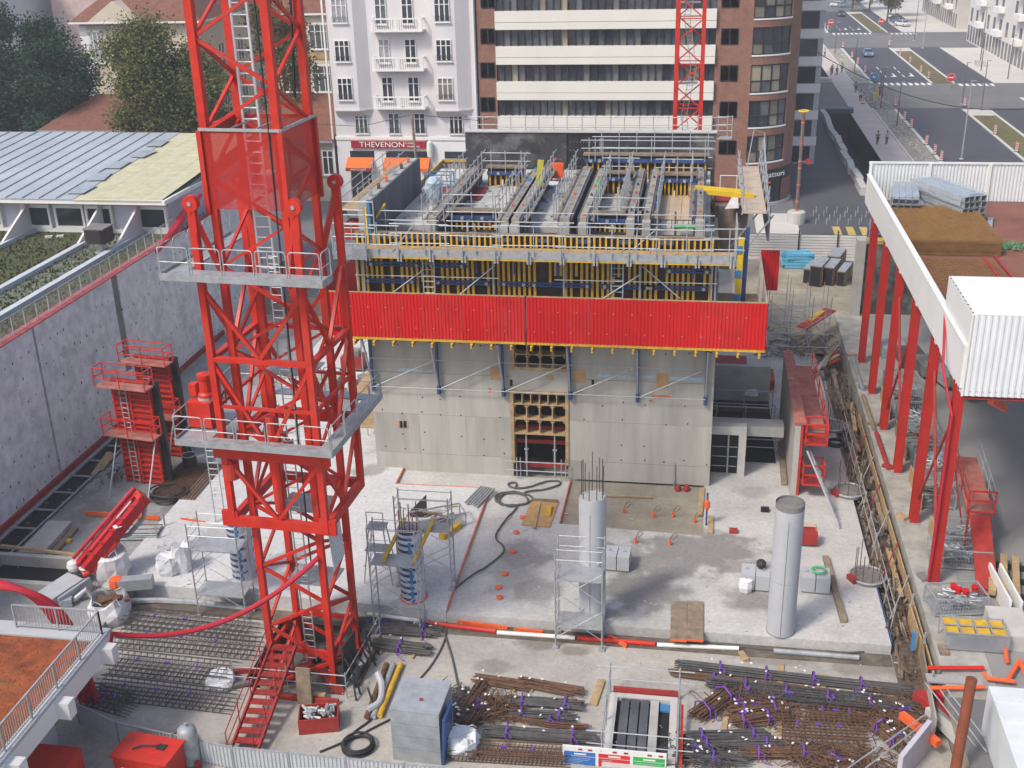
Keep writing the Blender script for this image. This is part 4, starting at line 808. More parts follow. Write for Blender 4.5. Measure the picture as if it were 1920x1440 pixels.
# timber void formers in the opening
def grid_former(px0, px1, py0, py1, cols, rowsz, bottom=True):
    a, c_ = PY(px0,py1,CFY), PY(px1,py0,CFY); x0, x1, z0, z1 = a.x, c_.x, a.z, c_.z; fr = .18; t = .06; ya, yb = CFY-.06, CFY+.55
    f = MB(); f.box(x0,x0+fr,ya-.02,yb,z0,z1); f.box(x1-fr,x1,ya-.02,yb,z0,z1); f.box(x0+fr,x1-fr,ya-.02,yb,z1-fr,z1)
    if bottom: f.box(x0+fr,x1-fr,ya-.02,yb,z0,z0+fr*.9)
    fr_o = f.build('timber_frame', wood, core); zz = z1-fr
    for n, h in zip(cols, rowsz):
        zl = zz-h; MB().box(x0+fr,x1-fr,ya,yb,zl-t,zl).build('shelf_board', wood, fr_o); w = (x1-x0-2*fr)/n
        for i in range(1, n): x = x0+fr+i*w; MB().box(x-t/2,x+t/2,ya+.01,yb-.01,zl,zz).build('upright_board', wood, fr_o)
        g = MB()
        if n <= 4:
            for i in range(n):
                for (cx_,sg) in ((x0+fr+i*w+t/2,1),(x0+fr+(i+1)*w-t/2,-1)):
                    for (cz_,sz) in ((zl,1),(zz-t,-1)): g.add([(cx_,ya+.03,cz_),(cx_+sg*.12,ya+.03,cz_),(cx_,ya+.03,cz_+sz*.12),(cx_,yb-.03,cz_),(cx_+sg*.12,yb-.03,cz_),(cx_,yb-.03,cz_+sz*.12)], [(0,1,2),(1,4,5,2)])
            tag(g.build('corner_blocks', ply, fr_o), kind='stuff')
        zz = zl-t
    return fr_o, x0, x1, z0, z1, zz
zf = zt1-.0
fo, fx0, fx1, fz0, fz1, fzz = grid_former(960,1066,735,867,[6,4,4],[.62,.84,.84],False)
grid_former(959,1067,640,692,[4,4],[.62,.72])
for px in (987,1040):
    x = XC(px,850); b = MB(); b.tube((x,CFY+.05,0),(x,CFY+.05,1.7),.06,8); b.tube((x,CFY+.05,1.5),(x,CFY+.05,fzz),.045,8); b.obox((x,CFY+.05,1.72),(.24,.14,.05)); b.build('steel_prop', galv, core)
for z in (1.75,2.6,.25): MB().box(dx0+.1,dx1-.1,CFY+.75,CFY+.95,z,z+.24).build('red_beam', redd, core)
b = MB(); xl, xr = XC(950,870), XC(1066,870)
for z in (.55,1.1): b.tube((xl,CFY-.35,z),(xr,CFY-.35,z),.03)
for px in (971,978,1054,1062): x = XC(px,880); b.tube((x,CFY-.35,0),(x,CFY-.35,1.35),.03)
b.build('opening_guard', galv, core)

# ---- suspended platform with the red screen
redp2 = mat('red_sheet_faded', (.54,.014,.013), .5, var=.22, scale=.8, dirt=(.46,.05,.04), dirt_amt=.5)
SY = 55.2; sx0 = -19.6; sxm = PY(986,610,SY).x; sx1 = 3.65; sz0, sz1 = 8.85, 11.33
sp = T('screened_platform', 'working platform with long red corrugated screen wrapped round the concrete core', 'platform', (-8, SY, 8.6))
for (a,c_) in ((sx0,sxm-.04),(sxm+.04,sx1)):
    ns = round((c_-a)/1.11); rs_ = random.Random(int(a*10))
    for i in range(ns):
        ja, jb = a+(c_-a)*i/ns, a+(c_-a)*(i+1)/ns; jz = rs_.uniform(-.012,.012)
        o = MB().corr((ja+.004,SY-rs_.uniform(0,.012)),(jb-.004,SY-rs_.uniform(0,.012)),sz0+jz,sz1+jz,.185,.035,(0,-1)).build('screen_sheet', rs_.choice((redp,redp,redp2)), sp)
    d = MB()
    for j,z in enumerate((9.45,10.55)):
        k = int((c_-a)/.95)
        for i in range(k): d.obox((a+.4+i*.95+(.3 if j else 0),SY-.045,z),(.035,.02,.035))
    tag(d.build('screws', white, o), kind='stuff')
    MB().box(a,c_,SY+.001,SY+.06,sz1-.01,sz1+.05).build('top_trim', wood, o); MB().box(a,c_,SY-.02,SY+.12,sz0-.14,sz0-.003).build('bottom_plank', yel, o)
MB().box(sxm-.03,sxm+.03,SY-.01,SY+.02,sz0,sz1).build('screen_joint', frame, sp)
inner = mat('screen_back', (.50,.46,.40), .6, var=.15)
MB().corr((sx1,SY+.02),(sx1,64.4),sz0,sz1,.185,.035,(-1,0)).build('screen_sheet', inner, sp); MB().corr((sx0,64.4),(sx0,SY+.02),sz0,sz1,.185,.035,(-1,0)).build('screen_sheet', redp, sp)
pa, pb = PY(1428,475,64.5), PY(1457,553,64.5); MB().corr((sx1+.02,64.5),(pb.x,64.5),9.0,11.4,.185,.035,(0,-1)).build('screen_sheet', redp, sp)
MB().box(sx0,sx1,SY+.1,CFY-.03,sz0-.10,sz0-.02).build('deck', woodd, sp); MB().box(CX1+.02,sx1,CFY-.02,64.3,sz0-.10,sz0-.02).build('deck', woodd, sp); MB().box(sx0,CX0-.02,CFY-.02,64.3,sz0-.10,sz0-.02).build('deck', woodd, sp)
bpx = [697,820,942,1068,1196,1325]
for i,px in enumerate(bpx):
    x = PY(px,700,CFY-.3).x; k = MB(); k.bar((x,CFY-.22,5.0),(x,CFY-.22,9.2),.13,.18); k.obox((x,CFY-.12,5.2),(.2,.2,.45)); br = k.build('bracket', blue, sp)
    k = MB(); k.bar((x,CFY-.25,5.5),(x,SY+.2,8.6),.09,.12); k.build('raking_strut', galvd, br); MB().bar((x,SY+.1,8.66),(x,CFY-.05,8.66),.12,.14).build('cross_beam', blue, br)
    if i < 5:
        x2 = PY(bpx[i+1],700,CFY-.3).x; k = MB(); k.tube((x,CFY-.35,5.35),(x2,CFY-.35,5.35),.025); k.tube((x,CFY-.35,7.05),(x2,CFY-.35,7.05),.022); k.tube((x+.2,CFY-.37,5.4),(x2-.25,CFY-.37,7.0),.035); k.tube((x+.1,CFY-.15,8.3),(x2-.2,CFY-.15,9.3),.03); k.build('brace_tube', galv, br)
for i in range(22):
    x = -18.9+i*1.06; k = MB(); k.ibeam((x,SY-.22,8.56),(x,CFY-.1,8.56),.12,.22,.05); k.build('timber_joist', yel, sp)

# ---- front wall formwork: studs, walers, props, upper walkway
ff = T('wall_formwork', 'front wall formwork of yellow timber studs and blue walers above the red screen', 'formwork', (-8, 56.6, 11))
FX0, FX1 = PY(668,520,56.5).x, PY(1345,520,56.5).x
backing = mat('brown_form_ply', (.055,.032,.024), .7, var=.4, scale=2, dirt=(.05,.03,.02))
MB().box(FX0,FX1,CFY-.30,CFY-.22,10.9,13.3).build('form_panel', backing, ff)
studm = {}
n = int((FX1-FX0)/.27); rnd = random.Random(21)
for i in range(n):
    x = FX0+.08+i*(FX1-FX0-.16)/(n-1)
    if rnd.random() < .10: continue
    z0 = rnd.choice((10.95,)*8+(11.6,12.1)); 
    key = z0
    if key not in studm: studm[key] = MB().box(-.065,.065,-.1,.1,0,13.28-z0).mesh('stud', yel)
    o = bpy.data.objects.new('stud', studm[key]); COL.objects.link(o); o.parent = ff; o.location = (x+8, CFY-.42-56.6, z0-11)
def waler(px0, px1, z):
    x0, x1 = PY(px0,510,56.3).x, PY(px1,510,56.3).x; w = MB(); w.box(x0,x1,56.38,56.45,z-.12,z-.03); w.box(x0,x1,56.38,56.45,z+.03,z+.12); o = w.build('waler', blue, ff)
    k = max(1,int((x1-x0)/1.8))
    for i in range(k+1): x = x0+.25+i*(x1-x0-.5)/k; a = MB(); a.cyl((0,0),.09,0,.1,10); a.v = [(x+p[0],56.36-p[2],z+p[1]) for p in a.v]; a.build('anchor_plate', galv, o)
for a,c_ in ((688,790),(800,875),(1245,1335)): waler(a,c_,12.55)
for a,c_ in ((680,780),(812,920),(935,990),(992,1110),(1125,1230),(1205,1330)): waler(a,c_,11.62)
for px in (672,683,925,1057,1200,1335,1342): x = PY(px,520,56.2).x; MB().bar((x,56.2,10.9),(x,56.2,13.3),.09,.09).build('soldier', galvd, ff)
for px in (683,893,965,1045,1150,1300): x = PY(px,500,56.25).x; MB().bar((x,56.27,12.2),(x,56.27,13.1),.12,.08).build('soldier', blue, ff)
for px in (804,1157): x = PY(px,520,56.0).x; ladder(MB(),(x,55.95,11.0),(x,56.1,13.5),.6,.3,.025).build('ladder', galv, ff)
for a,c_ in (((735,550),(795,505)),((862,552),(928,498)),((1130,560),(1200,515)),((1205,500),(1275,560))): p, q_ = PY(*a,55.9), PY(*c_,55.9); MB().tube(p,q_,.035).build('brace_tube', galv, ff)
for a,c_,y in ((666,935,516),(1040,1170,520),(1182,1345,512)): p, q_ = PY(a,y,55.95), PY(c_,y+4,55.95); MB().tube((p.x,55.95,12.05),(q_.x,55.95,12.05),.028).build('brace_tube', galv, ff)
# upper walkway
wk = T('upper_walkway', 'planked walkway with grey fascia and tube guard rails along the top of the formwork', 'walkway', (-8, 55.6, 13.4))
WX0, WX1 = PY(660,470,55.3).x, 1.9
nb = 14
for i in range(nb): a = WX0+(WX1-WX0)*i/nb; MB().box(a+.01,WX0+(WX1-WX0)*(i+1)/nb-.01,55.32,56.75,13.42,13.48).build('plank', wood, wk)
MB().box(WX0,WX1,55.22,55.30,13.30,13.70).build('fascia_beam', galv, wk); MB().box(WX0,WX1,55.2,55.32,13.22,13.29).build('edge_plank', yel, wk)
for i in range(12):
    x = WX0+.8+i*(WX1-WX0-1)/11; k = MB(); k.box(x-.05,x+.05,55.10,55.2,13.1,13.9); k.box(x+.12,x+.2,55.10,55.2,13.1,13.5); k.build('rail_clamp', galv, wk)
rnd = random.Random(4); x = WX0
while x < WX1-.5:
    L = rnd.uniform(2.2,3.4); x2 = min(x+L,WX1+.3); k = MB(); j = rnd.uniform(-.05,.05)
    for z in (14.02,14.55,15.05): k.tube((x-.25,55.15,z+j),(x2+.15,55.15,z+j+rnd.uniform(-.05,.05)),.03)
    for xx in (x+.1,(x+x2)/2+.2): k.tube((xx,55.15,13.5),(xx,55.15,15.15),.03)
    k.build('guard_rail', galv, wk); x = x2-.1
MB().tube((-15.5,55.2,13.6),(-14.2,55.2,15.1),.028).build('brace_tube', galv, wk); MB().tube((-3.5,55.2,13.6),(-2.0,55.2,15.0),.028).build('brace_tube', galv, wk)
k = MB(); k.box(WX1,WX1+.1,55.2,57.2,13.2,13.5); [k.tube((WX1+.05,y,13.3),(WX1+.05,y,15.4),.035) for y in (55.2,56.2,57.2)]; [k.tube((WX1+.05,55.2,z),(WX1+.05,57.2,z),.03) for z in (14.1,14.7,15.3)]; k.build('end_guard', galv, wk)
# top of the front wall: studs ends, wall head, rear rails
hd = T('wall_top_formwork', 'rough top of the front core wall with stud ends behind the walkway', 'formwork', (-8, 57, 13.5))
MB().box(FX0,FX1,56.9,57.0,13.3,14.1).build('form_panel', backing, hd); MB().box(FX0,FX1,57.01,57.55,13.0,14.0).build('concrete_head', concl, hd); MB().box(FX0,FX1,56.78,57.0,14.102,14.2).build('head_timber', woodd, hd)
sm = MB().box(-.05,.05,-.1,.1,0,.62).mesh('stud', yel)
for i in range(int((FX1-FX0)/.3)): o = bpy.data.objects.new('stud', sm); COL.objects.link(o); o.parent = hd; o.location = (FX0+.15+i*.3+8, -.22, .0)
MB().box(FX0,FX0+5.0,56.72,56.79,13.85,14.05).build('waler', blue, hd)
for i in range(6): MB().box(FX0+5.5+i*2.1,FX0+6.3+i*2.1,56.70,56.79,13.8,14.0).build('waler', blue, hd)
for i in range(5):
    a = FX0+1.2+i*3.6; k = MB()
    for z in (14.6,15.1): k.tube((a,57.7,z),(a+3.2,57.7,z),.028)
    for xx in (a+.3,a+2.7): k.tube((xx,57.7,13.9),(xx,57.7,15.2),.028)
    k.build('guard_rail', galv, hd)

# ---- dark formwork panel on the left with its own walkway
lp = T('dark_wall_formwork', 'large dark grey formwork panel standing on the left of the core top', 'formwork', (-17, 62, 13.5))
MB().box(-17.12,-17.0,56.9,68.3,13.3,15.75).build('form_face', mat('blue_grey_form', (.105,.118,.14), .6, var=.4, scale=1.0, dirt=(.17,.18,.19), dirt_amt=.5, streak=True), lp)
MB().box(-17.7,-17.13,57.0,68.3,11.9,15.70).build('concrete_head', conc, lp)
MB().bar((-17.06,56.82,13.2),(-17.06,56.82,15.9),.14).build('edge_post', blueb, lp); MB().bar((-17.2,56.75,13.2),(-17.2,56.75,15.5),.09).build('edge_post', yelp, lp)
for i in range(9): MB().box(-18.75,-17.75,57.2+i*1.22,57.2+i*1.22+1.18,15.2,15.26).build('plank', wood, lp)
for i in range(5):
    y = 57.3+i*2.2; k = MB(); [k.tube((xx,y,z),(xx,y+2.15,z),.028) for z in (15.75,16.25) for xx in (-18.8,-17.78)]; [k.tube((xx,y+.2,15.1),(xx,y+.2,16.4),.03) for xx in (-18.8,-17.78)]; k.build('guard_rail', galv, lp)
for i in range(6): MB().bar((-17.8,58+i*2,13.0),(-18.8,58+i*2,15.1),.08).build('bracket', galvd, lp)
k = MB(); k.box(-18.85,-18.75,57.2,68.2,14.85,15.19); k.build('fascia_beam', galvd, lp)
for i in range(6): MB().obox((-17.4,58.5+i*1.7,15.85),(.16,.3,.25),.2).build('wall_tie', [galvd,rust,orange][i%3], lp)
# gate platform at the left front corner
gp = T('corner_platform', 'grey corner scaffold platform with mesh gate left of the dark panel', 'platform', (-18.8, 55.8, 13.4)); xg0, xg1 = PY(627,460,55.3).x, PY(690,460,55.3).x
MB().box(xg0,xg1,55.0,56.7,13.35,13.42).build('deck', galvd, gp); MB().box(xg0,xg1,54.92,54.98,13.2,14.1).build('mesh_panel', mat('fine_mesh', (.35,.37,.40), .6, alpha=.45), gp)
k = MB(); [k.tube((x,y,13.4),(x,y,15.9),.035) for x in (xg0,xg1) for y in (55.0,56.7)]; [k.tube((xg0,y,z),(xg1,y,z),.03) for y in (55.0,56.7) for z in (14.4,15.1,15.8)]; k.build('frame', galv, gp)
MB().bar((xg0+.3,56.8,12.9),(xg1+.2,58.4,15.3),.10).build('yellow_beam', yelp, gp)
MB().box(xg0,xg0+1.1,57.2,58.4,13.6,14.5).build('red_grille', redd, gp)

# ---- cell walls on the core top
WZ = 14.6
dirtyc = mat('dirty_wall_head', (.30,.265,.22), .9, var=.35, scale=1.6, bump=.2, dirt=(.16,.14,.12), dirt_amt=.6)
def cellwall(pa, pb, label, w=.42, m=concd, inner=True, rail_l=True, rail_r=True, zf_=11.9):
    a = G(*pa,WZ); c_ = G(*pb,WZ); x = (a.x+c_.x)/2; t = T('cell_wall_formwork', label, 'formwork', (x,a.y,zf_)); y0, y1 = max(a.y,58.3), c_.y
    MB().box(x-w/2,x+w/2,y0,y1,zf_,WZ).build('concrete_wall', dirtyc, t); MB().box(x-w/2-.14,x-w/2-.01,y0+.2,y1,zf_,WZ-.06).build('form_face', form, t); MB().box(x+w/2+.01,x+w/2+.14,y0+.2,y1,zf_,WZ-.06).build('form_face', form, t)
    MB().box(x-w/2-.04,x+w/2+.04,y0-.5,y0+.1,zf_-.6,WZ-.25).build('stop_end', conc, t)
    k_ = max(2, round((y1-y0)/2.4))
    for sd_,on in ((-1,rail_l),(1,rail_r)):
        if not on: continue
        xr = x+sd_*(w/2+.38)
        MB().box(min(x+sd_*(w/2+.16),xr),max(x+sd_*(w/2+.16),xr),y0+.3,y1,WZ-.25,WZ-.2).build('plank', woodd, t)
        for i in range(k_):
            ya, yb = y0+.3+(y1-y0-.3)*i/k_, y0+.3+(y1-y0-.3)*(i+1)/k_; q_ = MB()
            for z in (.55,1.05): q_.tube((xr,ya-.1,WZ+z),(xr,yb+.1,WZ+z),.03)
            for yy in (ya,(ya+yb)/2): q_.tube((xr,yy,WZ-.3),(xr,yy,WZ+1.2),.032)
            q_.tube((xr,(ya+yb)/2,WZ+.02),(xr-sd_*.45,(ya+yb)/2,WZ-.6),.025); q_.build('guard_rail', galv, t)
            MB().obox((x+sd_*(w/2+.2),ya+.6,WZ-.5),(.09,.14,.9)).build('soldier', random.choice((blue,blueb,galvd)), t)
    for i in range(k_+1): MB().obox((x,y0+.5+(y1-y0-1)*i/k_,WZ+.08),(.10,.14,.12),.3).build('wall_tie', random.choice((orange,galv,galvd,blue)), t)
    return t, x, y0, y1
w1 = cellwall((793,412),(905,312),'leftmost cell wall formwork with tube rails on the core top',rail_l=True)
w2 = cellwall((945,415),(1005,318),'second cell wall formwork from the left on the core top',.35,rail_r=False)
w2b = cellwall((962,412),(1028,312),'third cell wall formwork from the left, beside the grey working bay',.4,rail_l=False)
w3 = cellwall((1052,408),(1108,312),'fourth cell wall formwork, right of the grey working bay',.5,rail_r=False)
w4 = cellwall((1090,408),(1132,316),'fifth cell wall formwork with blue soldiers at its front',.35,rail_l=False)
w5 = cellwall((1190,400),(1198,316),'sixth cell wall formwork beside the dark slot',.35,rail_r=False)
w6 = cellwall((1222,404),(1222,316),'seventh cell wall formwork left of the plywood deck',.35,rail_l=False)
w7 = cellwall((1318,402),(1310,316),'eighth cell wall formwork right of the plywood deck',.35,rail_r=False)
def crossform(x0, x1, y, z0, z1, label, n=8, facing=-1):
    t = T('cross_formwork', label, 'formwork', ((x0+x1)/2,y,z0)); MB().box(x0,x1,y,y+.1,z0,z1).build('form_panel', backing, t); m_ = None
    for i in range(n): MB().box(x0+.15+i*(x1-x0-.3)/(n-1)-.05,x0+.15+i*(x1-x0-.3)/(n-1)+.05,y-.18,y-.01,z0+.02,z1-.25).build('stud', yel, t)
    MB().box(x0,x1,y-.30,y-.19,z1-.42,z1-.18).build('waler', blue, t); MB().box(x0-.1,x1+.1,y-.28,y+.5,z1+.002,z1+.09).build('head_timber', woodd, t)
    for i in range(2):
        a = MB(); a.cyl((0,0),.10,0,.1,10); xx = x0+(x1-x0)*(.3+.4*i); a.v = [(xx+p[0],y-.31-p[2],z1-.3+p[1]) for p in a.v]; a.build('anchor_plate', galv, t)
        MB().tube((xx+.3,y-.5,z0),(xx+.3,y-.5,z0+.5),.05,8).build('base_jack', [white,redd][i], t)
    q_ = MB(); [q_.tube((x0-.2,y-.4,z1+z),(x1+.4,y-.4,z1+z),.028) for z in (.5,1.0)]; [q_.tube((xx,y-.4,z1-.3),(xx,y-.4,z1+1.15),.03) for xx in (x0+.3,(x0+x1)/2,x1-.2)]; q_.build('guard_rail', galv, t)
    return t
crossform(w1[1]+.5, w2[1]-.7, 60.2, 13.5, 14.5, 'front cross formwork with yellow studs between the two left cell walls', 9)
crossform(w1[1]+.9, w2b[1]-1.2, 70.2, 13.6, 14.75, 'rear cross formwork of the left cell with five yellow studs', 7)
crossform(w4[1]+.4, w5[1]+.6, 60.2, 13.5, 14.45, 'front cross formwork with blue waler between fifth and sixth cell walls', 10)
crossform(w4[1]+.4, w5[1]-.4, 68.5, 13.6, 14.85, 'rear cross formwork behind the fifth cell wall', 5)
crossform(w6[1]+.3, w7[1]-.3, 67.8, 13.6, 14.95, 'rear cross formwork with yellow studs behind the plywood deck', 9)
crossform(w3[1]+.4, w7[1]+.4, 72.6, 13.3, 15.1, 'long rear formwork in front of the black wall', 16)
crossform(w3[1]-.2, w4[1]+.2, 71.6, 13.6, 15.3, 'short blue ended formwork at the back of the working bay', 4)
# plywood deck, open bay with reinforcement
dk = T('plywood_deck', 'pale plywood deck panel on the right of the core top', 'deck', ((w6[1]+w7[1])/2, 64, 12.5))
for i in range(3): a = w6[1]+.35+i*(w7[1]-w6[1]-.7)/3; MB().box(a+.01,a+(w7[1]-w6[1]-.7)/3-.01,62.3,68.9,13.65,13.73).build('ply_sheet', mat('pale_ply', (.50,.38,.26), .7, var=.12, scale=1, dirt=(.40,.30,.2)) if 'pale_ply' not in MATS else MATS['pale_ply'], dk)
rc_ = T('reinforcement_mesh', 'upright rusty reinforcement mesh in the open bay below the plywood deck', 'reinforcement', ((w6[1]+w7[1])/2, 60.5, 12.4))
b = MB(); [b.tube((w6[1]+.4+i*.3,60.6,12.4),(w6[1]+.4+i*.3,60.6+.05,14.1),.018,4) for i in range(10)]; [b.tube((w6[1]+.3,60.62,12.6+i*.25),(w7[1]-.2,60.62,12.6+i*.25),.018,4) for i in range(6)]; tag(b.build('bars', rust, rc_), kind='stuff')
for i in range(3): MB().bar((w6[1]+.3+i*1.2,60.4,12.4),(w6[1]+.3+i*1.2,60.4,14.6),.09).build('post', rust, rc_)
tag(MB().box(w6[1]+.3,w7[1]-.3,58.4,60.55,12.0,12.05).build('bay_opening', dark), kind='structure')
tag(MB().path([(w6[1]+1.5,60.0,13.9),(w6[1]+2.6,60.0,13.9),(w6[1]+2.75,60.0,13.8),(w6[1]+2.8,60.0,12.6)],.10,8).build('green_pipe', mat('green_paint', (.10,.42,.16), .5)), 'bent green pipe in front of the reinforcement bay', 'pipe')
p = G(1122,395,13.6); tag(MB().obox((p.x,p.y,14.5),(.24,.12,1.9)).build('green_post', MATS['green_paint']), 'upright bright green post between the cell walls', 'post')
p = PY(1011,330,66); tag(MB().obox((p.x,66,p.z),(.35,.1,1.9),.2,0,.12).build('yellow_sheet', mat('yellow_net', (.52,.47,.05), .8, var=.25)), 'hanging yellow green cloth on a rail beside the working bay', 'cloth')
yb0, yb1 = PY(1303,330,66), PY(1402,340,66)
for i in range(2): tag(MB().bar((yb0.x+i*.5,66-i*.4,14.6-i*.1),(yb1.x+i*.4,66-i*.4,14.35-i*.1),.28,.28).build('yellow_beam', yelp), ['rear of two yellow box beams lying across the right bay','front of two yellow box beams lying across the right bay'][i], 'beam')
# loose things on the working floor
def trestle(px, py, z, label, w=.9):
    p = G(px,py,z); t = T('trestle', label, 'trestle', (p.x,p.y,z)); MB().box(-w/2,w/2,-.35,.35,.7,.78).build('top', white, t, local=True)
    for sx in (-1,1):
        for sy in (-1,1): MB().bar((sx*w*.46,sy*.32,0),(sx*w*.42,sy*.28,.7),.05).build('leg', white, t, local=True)
trestle(940,335,13.6,'white trestle table at the back of the left cell'); trestle(1030,366,13.6,'white trestle in the middle of the grey working bay',1.1); trestle(987,414,13.6,'white trestle at the front of the grey working bay',.8); trestle(1150,352,13.6,'white trestle table in the bay right of the fifth cell wall',1.2); trestle(1292,362,13.73,'white trestle on the plywood deck')
p = G(1044,340,13.6); t = T('gas_cabinet', 'orange red tool cabinet on legs in the grey working bay', 'cabinet', (p.x,p.y,13.6)); MB().box(-.45,.45,-.3,.3,.25,1.15).build('body', orange, t, local=True); MB().path([(-.4,0,1.15),(-.3,0,1.4),(.3,0,1.4),(.4,0,1.15)],.04,6).build('handle', redd, t, local=True)
for (px,py,l,m_) in ((1010,372,'leftmost blue leaning push-pull prop in the working bay',blueb),(1023,350,'second blue leaning push-pull prop in the working bay',blueb)):
    p = G(px,py,13.6); tag(MB().bar((p.x-.7,p.y+.3,14.7),(p.x+.5,p.y-.6,13.6),.16,.12).build('push_pull_prop', m_), l, 'prop')
p = G(815,383,13.6); t = T('wrapped_bundle', 'pale blue plastic wrapped bundle beside the red platform', 'bundle', (p.x,p.y,13.6)); b = MB(); b.lathe([(.02,2.1),(.25,2.05),(.55,1.7),(.62,1.2),(.5,.6),(.35,.2),(.3,0)],(0,0,0),9); b.v = [(x*random.uniform(.75,1.2),y*random.uniform(.75,1.2),z*.8) for x,y,z in b.v]; b.build('wrap', mat('blue_wrap', (.42,.50,.58), .3, var=.25, scale=4), t, local=True)
p = G(865,362,13.7); tag(MB().box(p.x-1.7,p.x+1.4,p.y-1.5,p.y+1.6,13.65,13.72).build('red_platform', redd), 'red steel platform lying behind the left cell wall', 'platform')
p = G(825,352,13.9); t = T('blue_cage', 'small blue steel cage on the left of the core top', 'cage', (p.x,p.y,13.6)); b = MB(); [b.bar((x,y,0),(x,y,1.2),.07) for x in (-.8,.8) for y in (-.5,.5)]; [b.bar((-.8,y,z),(.8,y,z),.06) for y in (-.5,.5) for z in (.1,.6,1.2)]; b.build('frame', blueb, t, local=True)
b = MB(); rnd = random.Random(31)
for _ in range(260):
    x = rnd.uniform(-16.5,.6); y = rnd.uniform(60.8,74); s_ = rnd.uniform(.04,.16); b.obox((x,y,13.64),(s_,s_*rnd.uniform(.5,3),.1),rnd.uniform(0,3))
tag(b.build('floor_clutter', mat('mixed_debris', (.40,.36,.30), .9, var=.6, scale=5)), 'small offcuts and debris scattered on the core working floor', 'debris', kind='stuff')
# right hand strip: stair well, formwork column, walkway
rs = T('ribbed_shaft', 'brown lined shaft with steel ladder right of the plywood deck', 'shaft', (2.0, 62, 9)); p = G(1362,400,12.6)
MB().cyl((p.x+.2,p.y+1.5),1.15,9,12.9,20).build('drum', mat('brown_drum', (.27,.21,.16), .6, var=.35, scale=1.2), rs); ladder(MB(),(p.x-1.3,p.y-1,10.5),(p.x-1.2,p.y+2,13.2),.8,.28,.03).build('ladder', galv, rs); MB().bar((p.x-.75,p.y-.8,9),(p.x-.75,p.y-.2,14.5),.10).build('post', rust, rs)
q_ = MB(); q_.path([(p.x-.4,p.y+2.6,13.2),(p.x-.4,p.y+2.6,14.3),(p.x+.6,p.y+2.6,14.3),(p.x+.6,p.y+2.6,13.2)],.04,6); q_.build('gate_hoop', white, rs); MB().obox((p.x+.2,p.y+2.2,13.0),(2.2,1.6,.08)).build('red_lid', redd, rs)
b = MB(); b.add([(p.x-.1,p.y-.2,12.92),(p.x+.7,p.y-.1,12.95),(p.x+.6,p.y+.5,13.9),(p.x+.25,p.y+.2,13.5)],[(0,1,3),(1,2,3),(0,3,2),(0,2,1)]); tag(b.build('white_sack', bagw), 'crumpled white sack lying on the brown drum', 'sack')
fc = T('edge_formwork', 'tall yellow and blue formwork beam at the right corner of the core', 'formwork', (2.9, 58, 9)); p = PY(1384,500,58)
MB().bar((p.x,58,8.9),(p.x+.1,58,13.9),.30,.22).build('yellow_beam', yelp, fc); MB().bar((p.x+.32,58.2,8.9),(p.x+.40,58.2,14.4),.22,.22).build('blue_beam', blue, fc)
for i in range(4): MB().obox((p.x,57.87,9.4+i*1.3),(.32,.06,.4)).build('clamp', blueb, fc)
ra_, rb3 = G(1398,398,14.2), G(1425,312,14.2); rwk = T('side_walkway', 'planked walkway with steep tube rails on the right of the core top', 'walkway', (3.0, ra_.y, 14.1))
for i in range(6): y = ra_.y+(rb3.y-ra_.y)*i/6; MB().box(2.4,3.7,y+.02,ra_.y+(rb3.y-ra_.y)*(i+1)/6-.02,14.12,14.2).build('plank', mat('new_plank', (.45,.36,.27), .75, var=.2, scale=1.4) if 'new_plank' not in MATS else MATS['new_plank'], rwk)
for x in (2.4,3.75):
    for i in range(5): y = ra_.y+(rb3.y-ra_.y)*i/5; L = (rb3.y-ra_.y)/5; q_ = MB(); [q_.tube((x,y-.1,14.2+z),(x,y+L+.1,14.2+z),.03) for z in (.5,1.0)]; q_.tube((x,y+.2,14.0),(x+.05,y+.2,15.6),.035); q_.build('guard_rail', galv, rwk)
MB().bar((3.85,ra_.y-.2,13.9),(3.95,rb3.y,15.8),.08,.4).build('leaning_panel', galvd, rwk); q_ = MB(); q_.path([(3.0,rb3.y,14.2),(3.3,rb3.y,16.5),(4.0,rb3.y,16.3),(3.7,rb3.y,14.2)],.035,6); q_.build('frame_hoop', galv, rwk)
for i in range(3): MB().bar((4.1,ra_.y+.3+i*4,14.0),(2.0,ra_.y+.3+i*4,11.0),.09).build('bracket', galvd, rwk)
MB().box(3.9,4.02,ra_.y+1.5,ra_.y+9,12.2,14.0).build('edge_panel', concd, rwk)
# black rear wall with rail
bw = T('black_wall', 'black stained rear wall of the core with white guard rail on top', 'wall', (-7, 76, 12)); z1 = 15.88
xm0, xm1 = PY(1063,300,76).x, PY(1130,300,76).x
blk = mat('stained_black_wall', (.045,.045,.048), .7, var=.6, scale=1.2, bump=.1, dirt=(.20,.20,.19), dirt_amt=.9)
MB().box(-15.69,xm0-.01,76,76.5,1,z1).build('wall_panel', blk, bw); MB().box(xm0+.01,xm1-.01,76.05,76.5,1,z1-.02).build('wall_panel', black, bw); MB().box(xm1+.01,1.0,76,76.5,1,z1).build('wall_panel', blk, bw); MB().box(-15.72,1.05,75.9,76.6,z1+.002,z1+.1).build('coping', concl, bw)
b = MB(); [b.obox((xm0+.25+i*.22,76.03,12.5+j*.55),(.04,.02,.05)) for i in range(10) for j in range(6)]; tag(b.build('tie_marks', conc, bw), kind='stuff')
for i in range(9):
    a = -15.5+i*1.9; k = MB(); [k.tube((a,76.3,z1+z),(a+1.95,76.3,z1+z),.028) for z in (.45,.95)]; [k.tube((xx,76.3,z1+.1),(xx,76.3,z1+1.1),.03) for xx in (a+.1,a+1.0)]; k.build('guard_rail', galv, bw)
